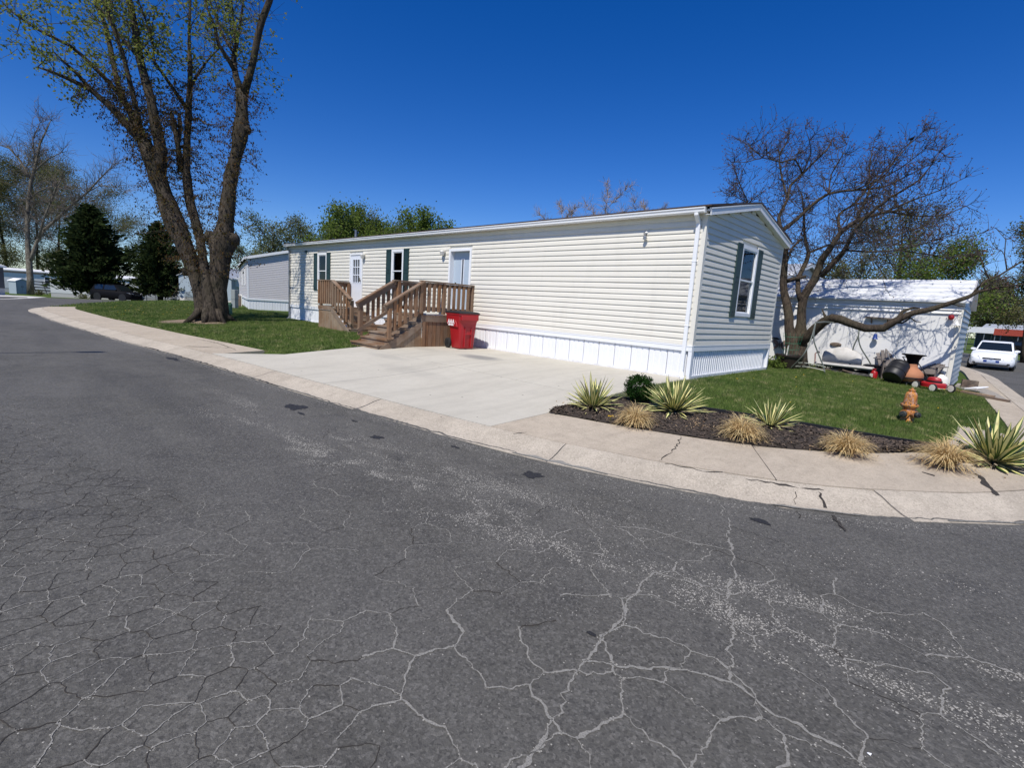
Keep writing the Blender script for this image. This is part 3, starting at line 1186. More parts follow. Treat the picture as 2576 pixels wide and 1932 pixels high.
mb = MB()
backing(mb, -HL + .02, -.02, BZ0, WT + .02, FRONT, lambda m, a, b, c, d: m.box(a, b, 0.012, 0.09, c, d))
mb.box(-HL + .02, -.02, HW - .08, HW - .012, BZ0, WT)
mb.box(-HL + .012, -HL + .08, 0.1, HW - .1, BZ0, WT)
backing(mb, .1, HW - .1, BZ0, WT, [GW], lambda m, a, b, c, d: m.box(-.09, -.012, a, b, c, d))
mb.prism([(0.05, WT), (HW - .05, WT), (HW / 2, RIDGE - .10)], 'x', -.085, -.012)
mb.prism([(0.05, WT), (HW - .05, WT), (HW / 2, RIDGE - .10)], 'x', -HL + .012, -HL + .08)
mb.box(-HL + .1, -.1, .1, HW - .1, BZ0 + .02, BZ0 + .08)
wall = mb.build('wall', M['siding'], home)

LAP = [(0.000, 0.000), (0.000, -.0225), (0.010, -.0234), (0.074, -.0178), (0.086, -.012), (CZ + .004, -.0015), (CZ + .004, 0.004), (0, 0.004)]   # (z, out)


def course_front(k):
    z = BZ1 + CZ * k
    x0, x1 = -HL + .055, -.055
    segs, a = [], x0
    for (o0, o1, p0, p1) in FRONT:
        if z + CZ > p0 - .04 and z < p1 + .03:
            segs.append((a, o0 - .035))
            a = o1 + .035
    segs.append((a, x1))
    for s0, s1 in segs:
        cuts = [s0]
        c = -HL + 3.66 * ((k // 2) * .37 % 1.0)
        while c < s1:
            if s0 + .5 < c < s1 - .5:
                cuts.append(c)
            c += 3.66
        cuts.append(s1)
        for j in range(len(cuts) - 1):           # 12-foot lengths, each lapping the next
            e = .0022 * (j % 2)
            dzj = rnd.uniform(-.0018, .0018)
            MB().prism([(o - (e if o < 0 else 0), z + q + dzj) for q, o in LAP], 'x', cuts[j], cuts[j + 1] + (.02 if j < len(cuts) - 2 else 0)).build('siding_course', M['siding'], wall, local=True)


def course_gable(k, sidex=0.0, mat='siding'):
    z = BZ1 + CZ * k
    def ylim(zz):
        if zz <= WT:
            return .055, HW - .055
        f = (zz - WT) / (RIDGE - .08 - WT)
        return .055 + f * (HW / 2 - .055), HW - .055 - f * (HW / 2 - .055)
    y0, y1 = ylim(z + CZ * .5)
    if y1 - y0 < .15:
        return
    segs, a = [], y0
    if z + CZ > GW[2] - .04 and z < GW[3] + .03:
        segs.append((a, GW[0] - .035))
        a = GW[1] + .035
    segs.append((a, y1))
    for s0, s1 in segs:
        MB().prism([(-o, z + q) for q, o in LAP], 'y', s0, s1).build('siding_course', M['siding'], wall, local=True)


for k in range(NC):
    course_front(k)
for k in range(NC + 4):
    course_gable(k)
# the far sides: plain laps, one mesh
mb = MB()
for k in range(NC):
    z = BZ1 + CZ * k
    mb.prism([(HW - o, z + q) for q, o in LAP], 'x', -HL + .055, -.055)
    mb.prism([(-HL + o, z + q) for q, o in LAP], 'y', .055, HW - .055)
o = mb.build('rear_siding', M['siding'], wall, local=True)

# corner posts
for (x, y, sx, sy) in ((0, 0, 1, -1), (0, HW, 1, 1), (-HL, 0, -1, -1), (-HL, HW, -1, 1)):
    mb = MB()
    mb.box(min(x, x + sx * .022), max(x, x + sx * .022), min(y + sy * .022, y - sy * .075), max(y + sy * .022, y - sy * .075), BZ0 - .01, WT + .01)
    mb.box(min(x - sx * .075, x - sx * .0001), max(x - sx * .075, x - sx * .0001), min(y, y + sy * .022), max(y, y + sy * .022), BZ0 - .01, WT + .01)
    mb.build('corner_post', M['trim_cream'], home)

# white band under the siding
mb = MB()
mb.box(-HL - .012, .024, -.034, 0.008, BZ0, BZ1 - .004)
mb.box(.0, .026, .009, HW + .02, BZ0, BZ1 - .004)
mb.box(-.008, .03, .009, HW + .02, BZ1 - .02, BZ1 - .001)
mb.box(-HL - .012, .024, -.040, -.0345, BZ1 - .03, BZ1 - .006)
mb.build('trim_band', M['trim'], home)

# skirting: ribbed vinyl panels
skirt = MB()
skirt.box(-HL + .03, -.03, 0.035, 0.06, -.10, BZ0 + .02)
skirt.box(-.06, -.035, .06, HW - .04, -.10, BZ0 + .02)
skirt.box(-HL + .035, -HL + .06, .06, HW - .04, -.1, BZ0 + .02)
skirt.box(-HL + .03, -.03, HW - .06, HW - .035, -.1, BZ0 + .02)
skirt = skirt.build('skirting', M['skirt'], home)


def rib_profile(wd, n, d, flat):
    pts = []
    p = wd / n
    for i in range(n):
        u = i * p
        pts += [(u, 0.0), (u + p * flat, 0.0), (u + p * (flat + .07), d), (u + p * .93, d)]
    pts += [(wd, 0.0)]
    return pts


pw = 0.405
prof = rib_profile(pw - .012, 3, .010, .72)
npan = int((HL - .1) / pw)
proto = None
for i in range(npan + 1):
    x = -HL + .05 + i * pw
    if x + pw > -.04:
        break
    if proto is None:
        mb = MB()
        for u, o in prof:
            mb.v += [(u, o, 0), (u, o, 1.0)]
        nn = len(prof)
        for j in range(nn - 1):
            mb.f.append((2 * j, 2 * j + 2, 2 * j + 3, 2 * j + 1))
        mb.add([(pw - .012, 0, 0), (pw - .012, 0, 1), (pw - .012, .02, 1), (pw - .012, .02, 0)], [(0, 1, 2, 3)])
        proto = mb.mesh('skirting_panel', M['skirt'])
    o = link('skirting_panel', proto, skirt)
    o.location = (x, 0.0, -.09)
    o.scale = (1, 1, BZ0 + .095)
prof2 = rib_profile(pw - .006, 4, .020, .42)
mb = MB()
for u, o in prof2:
    mb.v += [(-o, u, 0), (-o, u, 1.0)]
for j in range(len(prof2) - 1):
    mb.f.append((2 * j, 2 * j + 2, 2 * j + 3, 2 * j + 1))
proto2 = mb.mesh('skirting_panel', M['skirt'])
for i in range(int((HW - .1) / pw)):
    o = link('skirting_panel', proto2, skirt)
    o.location = (.004, .06 + i * pw, -.09)
    o.scale = (1, 1, BZ0 + .095)
mb = MB()
mb.box(-HL, -.02, -.028, -.004, -.10, .045)
mb.box(.006, .03, 0, HW, -.10, .06)
mb.box(-.045, .028, -.030, 0.055, -.06, BZ0 - .002)
mb.box(-.03, .03, HW - .05, HW + .01, -.06, BZ0 - .002)
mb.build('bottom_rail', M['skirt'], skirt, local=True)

# roof
mb = MB()
ys, yr, yn = -EO - .02, HW / 2, HW + EO + .02
ze = WT + .075
zr = RIDGE + .07
pts = [(ys - .045, ze + .028), (yr, zr + .012), (yn + .04, ze + .028), (yn + .04, ze - .004), (yr, zr - .03), (ys - .045, ze - .004)]
mb.prism(pts, 'x', -HL - GO - .012, GO + .012)
roof = mb.build('roof', M['shingle'], home)
mb = MB()   # shingle butts along the slopes
for k in range(1, 14):
    for sgn in (-1, 1):
        u = k / 14
        y = (ys if sgn < 0 else yn) * (1 - u) + yr * u
        z = ze * (1 - u) + zr * u
        mb.box(-HL - GO - .01, GO + .01, y - .008, y + .008, z - .004, z + .008)
mb.build('shingle_course', M['shingle'], roof, local=True)
mb = MB()
mb.bar((-14.9, 1.2, 3.1), (-14.9, 1.2, 3.78), .06, .06)
mb.tube([(-14.9, 1.2, 3.1), (-14.9, 1.2, 3.62)], .045, 10)
mb.build('vent_pipe', M['metal'], roof, local=True)
# soffit, fascia
mb = MB()
mb.box(-HL - GO, GO, -EO + .004, .02, WT + .012, WT + .036)
mb.box(-HL - GO, GO, HW - .02, HW + EO, WT + .012, WT + .036)
mb.build('soffit', M['trim'], home)
for sgn in (-1, 1):
    for xg in (GO, -HL - GO):
        sx = 1 if xg > 0 else -1
        y0 = -EO - .01 if sgn < 0 else HW + EO + .01
        mb = MB()
        a = (xg - sx * .011, y0, ze - .085)
        b = (xg - sx * .011, HW / 2 - sgn * .0, zr - .085)
        mb.bar(a, b, .02, .13)
        # soffit of the rake
        mb.bar((xg - sx * .075, y0, ze - .135), (xg - sx * .075, HW / 2, zr - .135), .10, .012)
        mb.bar((xg - sx * .014, y0, ze - .03), (xg - sx * .014, HW / 2, zr - .03), .05, .022)
        mb.build('fascia', M['trim'], roof, local=True)
# gutter along the street side
mb = MB()
gp = [(-EO - .005, ze - .012), (-EO - .005, ze - .105), (-EO - .045, ze - .110), (-EO - .075, ze - .085), (-EO - .078, ze - .05), (-EO - .095, ze - .028), (-EO - .095, ze - .010),
      (-EO - .088, ze - .010), (-EO - .088, ze - .026), (-EO - .07, ze - .048), (-EO - .066, ze - .082), (-EO - .044, ze - .10), (-EO - .012, ze - .098), (-EO - .012, ze - .012)]
mb.prism(gp, 'x', -HL - GO - .01, GO - .10)
gut = mb.build('gutter', M['trim'], home)
mb = MB()
mb.box(GO - .10, GO - .092, -EO - .095, -EO - .006, ze - .108, ze - .012)
mb.build('gutter_cap', M['trim'], gut, local=True)
for gx_, mname, gtr in ((-.125, 'trim', 'downspout'), (-HL + .1, 'metal', 'downspout')):
    mb = MB()
    y = -.052
    mb.bar((gx_, -EO - .05, ze - .10), (gx_, -EO - .05, ze - .15), .075, .055, (0, 1, 0))
    mb.bar((gx_, -EO - .052, ze - .13), (gx_, y - .01, ze - .255), .075, .05, (0, 1, 0))
    mb.bar((gx_, y, ze - .235), (gx_, y, .10), .075, .05, (0, 1, 0))
    mb.bar((gx_, y + .005, .125), (gx_ + .045, y - .07, .035), .075, .05, (0, 1, 0))
    mb.bar((gx_ + .035, y - .055, .04), (gx_ + .09, y - .14, .025), .075, .05, (0, 0, 1))
    for z in (1.0, 2.2):
        mb.box(gx_ - .045, gx_ + .045, y - .03, 0.0, z, z + .025)
    mb.build(gtr, M[mname], home, bevel=.006)


# ---- windows, built in local frame: u along wall, w outwards, then mapped
def window(parent, ops, to, label_blind, upper='blind', shut=(.05, .33)):
    u0, u1, z0, z1 = ops
    zm = (z0 + z1) / 2 + .02
    def bx(mb, a, b, w0, w1, c, d):
        vs = [to(u, w, z) for z in (c, d) for w in (w0, w1) for u in (a, b)]
        mb.add(vs, [(0, 2, 3, 1), (4, 5, 7, 6), (0, 1, 5, 4), (2, 6, 7, 3), (0, 4, 6, 2), (1, 3, 7, 5)])
    mb = MB()
    f = .045
    for (a, b, c, d) in ((u0 - .03, u0 + f, z0 - .03, z1 + .03), (u1 - f, u1 + .03, z0 - .03, z1 + .03), (u0 + f, u1 - f, z0 - .03, z0 + f), (u0 + f, u1 - f, z1 - f, z1 + .03)):
        bx(mb, a, b, -.05, .034, c, d)
    w = mb.build('window', M['trim'], parent)
    mb = MB()   # sashes
    s = .03
    for (c, d, o) in ((z0 + f, zm + .012, .008), (zm - .012, z1 - f, .022)):
        for (a, b, e, g_) in ((u0 + f, u0 + f + s, c, d), (u1 - f - s, u1 - f, c, d), (u0 + f + s, u1 - f - s, c, c + s), (u0 + f + s, u1 - f - s, d - s, d)):
            bx(mb, a, b, o - .028, o, e, g_)
    mb.build('sash', M['trim'], w, local=True)
    for (c, d, o) in ((z0 + f, zm, -.012), (zm, z1 - f, .0)):
        mb = MB()
        bx(mb, u0 + f, u1 - f, o - .008, o, c, d)
        mb.build('pane', M['glass_w'], w, local=True)
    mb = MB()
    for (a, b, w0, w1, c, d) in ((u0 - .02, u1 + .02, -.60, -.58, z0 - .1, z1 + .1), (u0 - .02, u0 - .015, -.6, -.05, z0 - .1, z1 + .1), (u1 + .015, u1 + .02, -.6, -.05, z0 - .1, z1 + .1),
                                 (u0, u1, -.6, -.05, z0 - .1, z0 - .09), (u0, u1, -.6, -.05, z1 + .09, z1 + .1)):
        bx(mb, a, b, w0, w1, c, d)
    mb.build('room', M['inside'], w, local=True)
    # blind slats in the upper half (lowered a little further behind the lower pane)
    zb = z0 + .10 if upper == 'full' else zm - .05
    z = z1 - f - .02
    bm_ = MB()
    k = 0
    while z > zb:
        a = to(u0 + f, -.055, z)
        b = to(u1 - f, -.055, z)
        bm_.bar(a, b, .034, .0025, up=Vector(to(0, .5, 1)) - Vector(to(0, 0, 0)))
        z -= .036
        k += 1
    sl = bm_.build('blind', M['blindg'] if label_blind == 'green' else M['blind'], w, local=True)
    # shutters with two raised panels
    for (a, b) in ((u0 - .03 - shut[0] - shut[1], u0 - .03 - shut[0]), (u1 + .03 + shut[0], u1 + .03 + shut[0] + shut[1])):
        mb = MB()
        bx(mb, a, b, .012, .036, z0 - .06, z1 + .03)
        e = .05
        zmid = (z0 + z1) / 2
        for (c, d) in ((z0 - .06 + e, zmid - .06), (zmid + .06, z1 + .03 - e)):
            bx(mb, a + e, b - e, .036, .044, c, d)
        for (c, d) in ((z0 - .06, z0 - .06 + e * .8), (zmid - .045, zmid + .045), (z1 + .03 - e * .8, z1 + .03)):
            bx(mb, a + .002, b - .002, .036, .047, c, d)
        for (p, q) in ((a, a + e * .8), (b - e * .8, b)):
            bx(mb, p, q, .036, .046, z0 - .06, z1 + .03)
        sh = mb.build('shutter', M['shutter'], parent)
        mb = MB()
        for zz in (z0 + .04, zmid + .02, z1 - .06):
            bx(mb, (a + b) / 2 - .012, (a + b) / 2 + .012, .044, .052, zz, zz + .024)
        mb.build('screw_cap', M['blackp'], sh, local=True)
    return w


t = NT('window_glass')
gl = t.n.new('ShaderNodeBsdfGlossy')
gl.inputs['Roughness'].default_value = 0.02
gl.inputs[0].default_value = (0.85, 0.9, 0.95, 1)
tp = t.n.new('ShaderNodeBsdfTransparent')
tp.inputs[0].default_value = (0.62, 0.68, 0.66, 1)
mx = t.n.new('ShaderNodeMixShader')
fr = t.n.new('ShaderNodeFresnel')
fr.inputs[0].default_value = 1.33
t.l.new(fr.outputs[0], mx.inputs[0])
t.l.new(tp.outputs[0], mx.inputs[1])
t.l.new(gl.outputs[0], mx.inputs[2])
t.l.new(mx.outputs[0], t.out.inputs[0])
M['glass_w'] = t.m

front_to = lambda u, w, z: (u, -w, z)
gable_to = lambda u, w, z: (w, u, z)
window(home, W1, front_to, 'grey', shut=(.01, .29))
window(home, W2, front_to, 'grey', upper='full', shut=(.01, .28))
window(home, GW, gable_to, 'green', shut=(.015, .26))


def fbox(mb, a, b, w0, w1, c, d):
    mb.box(a, b, -w1, -w0, c, d)


# far door: white with a nine-pane light
x0, x1, z0, z1 = D1
mb = MB()
for (a, b, c, d) in ((x0 - .03, x0 + .04, z0, z1 + .03), (x1 - .04, x1 + .03, z0, z1 + .03), (x0 + .04, x1 - .04, z1 - .03, z1 + .03), (x0 - .03, x1 + .03, z0 - .03, z0 + .03)):
    fbox(mb, a, b, -.05, .04, c, d)
frame = mb.build('door_frame', M['trim'], home)
gx0, gx1, gz0, gz1 = -12.84, -12.37, 1.64, 2.46
mb = MB()
backing(mb, x0 + .04, x1 - .04, z0 + .03, z1 - .03, [(gx0, gx1, gz0, gz1)], lambda m, a, b, c, d: m.box(a, b, -.02, .025, c, d))
door = mb.build('door', M['doorw'], home)
mb = MB()
for i in range(4):
    x = gx0 + (gx1 - gx0) * i / 3
    fbox(mb, x - .014, x + .014, -.02, .027, gz0 - .02, gz1 + .02)
    z = gz0 + (gz1 - gz0) * i / 3
    for j in range(3):
        a = gx0 + (gx1 - gx0) * j / 3 + .014
        b = gx0 + (gx1 - gx0) * (j + 1) / 3 - .014
        fbox(mb, a, b, -.02, .026, z - .014, z + .014)
mb.build('muntin', M['doorw'], door, local=True)
for i in range(3):
    for j in range(3):
        mb = MB()
        a = gx0 + (gx1 - gx0) * j / 3 + .013
        b = gx0 + (gx1 - gx0) * (j + 1) / 3 - .013
        c = gz0 + (gz1 - gz0) * i / 3 + .013
        d = gz0 + (gz1 - gz0) * (i + 1) / 3 - .013
        fbox(mb, a, b, -.012, -.004, c, d)
        mb.build('pane', M['glass'], door, local=True)
mb = MB()
mb.tube([(-12.30, -.02, 1.72), (-12.30, -.07, 1.72)], .018, 8)
mb.bar((-12.30, -.065, 1.69), (-12.30, -.065, 1.82), .02, .02)
mb.build('door_handle', M['brass'], door, local=True)

# near door: white storm frame round a recessed blue-grey door with a narrow light
x0, x1, z0, z1 = D2
mb = MB()
for (a, b, c, d) in ((x0 - .035, x0 + .035, z0, z1 + .04), (x1 - .035, x1 + .035, z0, z1 + .04), (x0 + .035, x1 - .035, z1 - .03, z1 + .04), (x0 - .03, x1 + .03, z0 - .03, z0 + .03)):
    fbox(mb, a, b, -.16, .045, c, d)
mb.build('door_frame', M['trim'], home)
gx0, gx1, gz0, gz1 = -6.965, -6.90, 1.68, 2.38
mb = MB()
backing(mb, x0 + .035, x1 - .035, z0 + .03, z1 - .03, [(gx0, gx1, gz0, gz1)], lambda m, a, b, c, d: m.box(a, b, .10, .145, c, d))
door = mb.build('door', M['doorg'], home)
mb = MB()
fbox(mb, gx0, gx1, -.13, -.12, gz0, gz1)
mb.build('pane', M['glass'], door, local=True)
mb = MB()
for (a, b, c, d) in ((gx0 - .03, gx0, gz0 - .03, gz1 + .03), (gx1, gx1 + .03, gz0 - .03, gz1 + .03), (gx0, gx1, gz0 - .03, gz0), (gx0, gx1, gz1, gz1 + .03)):
    fbox(mb, a, b, -.105, -.09, c, d)
mb.build('light_trim', M['doorw'], door, local=True)
mb = MB()
mb.lathe([(.0, 0), (.03, .0), (.034, .03), (.02, .045), (0.0, .05)], 12, (-7.22, .10, 1.60), Matrix.Rotation(R(90), 3, 'X'))
mb.lathe([(.0, 0), (.022, .0), (.022, .02), (0.0, .025)], 12, (-7.22, .10, 1.72), Matrix.Rotation(R(90), 3, 'X'))
mb.build('door_handle', M['brass'], door, local=True)


# porch lanterns and the bare flood holder
def lantern(x, z):
    root = MB()
    root.box(x - .055, x + .055, -.03, -.012, z - .09, z + .05)
    lan = root.build('porch_light', M['lampwhite'], home)
    mb = MB()
    mb.lathe([(.0, 0), (.075, .0), (.085, -.02), (.055, -.12), (.04, -.13), (.0, -.13)], 10, (x, -.10, z + .06))
    mb.bar((x, -.02, z + .07), (x, -.11, z + .065), .03, .02)
    mb.build('shade', M['lampwhite'], lan, local=True)


lantern(-12.06, 2.55)
lantern(-7.63, 2.55)
mb = MB()
mb.lathe([(.0, 0), (.045, .0), (.045, .015), (.02, .03), (.02, .05), (0, .05)], 12, (-1.22, -.012, 2.78), Matrix.Rotation(R(90), 3, 'X'))
mb.bar((-1.22, -.05, 2.78), (-1.19, -.10, 2.73), .03, .03)
mb.lathe([(.018, 0), (.03, .02), (.045, .07), (.04, .07), (0, .03)], 12, (-1.19, -.10, 2.73), Matrix.Rotation(R(200), 3, 'X'))
mb.build('flood_light', M['metal'], home)
mb = MB()
mb.box(-16.75, -16.57, -.05, -.010, 2.78, 2.86)
mb.prism([(-.05, 2.86), (-.012, 2.90), (-.012, 2.86)], 'x', -16.76, -16.56)
mb.build('dryer_vent', M['shutter'], home)


# ------------------------------------------------------------------ porches
def newel(p, x, y, z0, z1, w=.085):
    mb = MB()
    mb.box(x - w / 2, x + w / 2, y - w / 2, y + w / 2, z0, z1)
    return mb.build('post', M['woodz'], p, bevel=.004)


def near_porch():
    xr, xl = -6.30, -7.55
    yd, zf = -1.72, 0.80           # front edge of deck, floor
    root = thing('wooden_porch', 'brown weathered wooden porch with front stairs and slatted rails beside the red bin', 'porch', (-6.9, -1.4, 0))
    g0 = -.06
    # skirt boards on the right side: upright planks under deck and stringer
    n = 12
    for i in range(n):
        a, b = -1.60 + i * (1.52 / n), -1.60 + (i + 1) * (1.52 / n) - .012
        mb = MB()
        mb.box(xr - .02, xr - .002, a, b, H(xr, a) - .01, .65)
        mb.build('skirt_board', M['woodz'], root)
    def sz(y):                       # underside line of the stringer
        return -.085 + (y + 2.66) * (.51 + .085) / (2.66 - 1.73)
    n = 9
    for i in range(n):
        a, b = -2.60 + i * (0.92 / n), -2.60 + (i + 1) * (0.92 / n) - .006
        mb = MB()
        za, zb_ = sz(a), sz(b)
        g_ = H(xr, a)
        mb.prism([(a, g_ - .02), (b, g_ - .02), (b, max(zb_ + .03, g_ + .01)), (a, max(za + .03, g_))], 'x', xr - .02, xr - .003)
        mb.build('skirt_board', M['woodgrey'], root)
    mb = MB()
    mb.box(xr - .004, xr + .016, -1.68, -1.585, H(xr, -1.6) - .01, .638)
    mb.build('post', M['woodz'], root)
    # rim boards
    mb = MB()
    mb.box(xr - .04, xr + .018, yd, -.02, .64, .775)
    mb.box(xl - .018, xl + .04, yd, -.02, .64, .775)
    mb.build('rim_board', M['woody'], root)
    mb = MB()
    mb.box(xl + .041, xr - .041, yd - .001, yd + .035, .60, .775)
    mb.build('rim_board', M['woodx'], root)
    # floor boards
    n = 11
    for i in range(n):
        a = yd - .02 + i * ((-.02 - yd + .02) / n)
        mb = MB()
        mb.box(xl - .02, xr + .02, a, a + (-.02 - yd) / n - .007, .776, zf + .008)
        mb.build('floor_board', M['woodx'], root)
    # treads and risers
    steps = [(-2.93, .060), (-2.66, .185), (-2.43, .315), (-2.20, .470), (-1.965, .625)]
    prev = None
    for i, (y, z) in enumerate(steps):
        y2 = steps[i + 1][0] if i + 1 < len(steps) else yd
        mb = MB()
        mb.box(xl - .015, xr + .015, y - .025, y2 + .02, z - .038, z)
        mb.build('tread', M['woodx'], root)
        zb_ = steps[i - 1][1] if i else H(-6.9, y) - .02
        mb = MB()
        mb.box(xl, xr - .001, y, y + .025, zb_ + .001, z - .039)
        mb.build('riser', M['woodx'], root)
        mb = MB()       # stepped carriage cheek at each side
        for xx in (xr - .035, xl + .004):
            mb.box(xx, xx + .031, y + .026, y2 + .022, max(sz(y) - .02, H(xr, y) - .02), z - .040)
        mb.build('cheek', M['woody'], root)
    mb = MB()
    mb.box(xl + .041, xr - .041, yd - .004, yd - .0015, .62, .774)
    mb.build('riser', M['woodx'], root)
    # stringers
    for xx in (xr + .004, xl - .024):
        mb = MB()
        mb.prism([(-2.93, -.10), (-2.62, -.10), (-1.70, .50), (-1.70, .625), (-1.76, .625), (-2.86, -.0)], 'x', xx, xx + .02)
        mb.build('stringer', M['woody'], root)
    # posts
    newel(root, xr + .047, -2.66, .19, .93)
    newel(root, xl - .047, -2.66, .19, .97, .10)
    newel(root, xr - .045, -1.69, .8, 1.60)
    newel(root, xl + .045, -1.60, .8, 1.64)
    newel(root, xr - .045, -.08, .8, 1.60)
    newel(root, xl + .045, -.08, .8, 1.60)
    # deck side rails with slats outside
    for xx, sgn in ((xr, 1), (xl, -1)):
        mb = MB()
        mb.bar((xx - sgn * .02, yd - .03, 1.645), (xx - sgn * .02, -.03, 1.645), .135, .034)
        mb.build('rail_cap', M['woody'], root)
        mb = MB()
        mb.bar((xx - sgn * .02, yd, 1.575), (xx - sgn * .02, -.03, 1.575), .034, .085)
        mb.build('rail', M['woody'], root)
        mb = MB()
        mb.bar((xx - sgn * .02, yd, .955), (xx - sgn * .02, -.03, .955), .034, .085)
        mb.build('rail', M['woody'], root)
        n = 11
        for i in range(n):
            y = yd + .045 + i * ((-.055 - yd - .045) / (n - 1))
            mb = MB()
            mb.box(min(xx - sgn * .002, xx + sgn * .034), max(xx - sgn * .002, xx + sgn * .034), y - .042, y + .042, .885 + rnd.uniform(-.006, .006), 1.615 + rnd.uniform(-.005, .005))
            mb.build('baluster', M['woodz'], root, bevel=.004)
    # stair rails
    for xx, sgn in ((xr + .03, 1), (xl - .03, -1)):
        y0, z0, y1, z1 = -2.78, .945, -1.69, 1.605
        mb = MB()
        mb.bar((xx, y0, z0 + .05), (xx, y1, z1 + .03), .14, .034)
        mb.build('rail_cap', M['woody'], root)
        mb = MB()
        mb.bar((xx - sgn * .02, y0, z0 - .035), (xx - sgn * .02, y1, z1 - .055), .034, .13)
        mb.build('rail', M['woody'], root)
        mb = MB()
        mb.bar((xx - sgn * .02, -2.76, .30), (xx - sgn * .02, y1, .93), .034, .085)
        mb.build('rail', M['woody'], root)
        n = 6
        for i in range(n):
            y = -2.52 + i * .152
            if sgn < 0:
                y = -2.45 + i * .15
            f = (y - y0) / (y1 - y0)
            zt = z0 + f * (z1 - z0)
            zb_ = .30 + f * .63
            mb = MB()
            mb.box(min(xx, xx + sgn * .034), max(xx, xx + sgn * .034), y - .042, y + .042, zb_ - .04, zt + (.035 if sgn > 0 else 0))
            mb.build('baluster', M['woodz'], root, bevel=.004)
    # door mat of pale board on the deck
    return root


near_porch()
mb = MB()
mb.box(-6.85, -6.31, -1.55, -1.02, .809, .832)
mb.box(-6.85, -6.31, -1.56, -1.545, .809, .85)
tag(mb.build('door_mat', M['trim_cream'], bevel=.004), 'pale flat board lying on the porch deck by the blue-grey door', 'board')


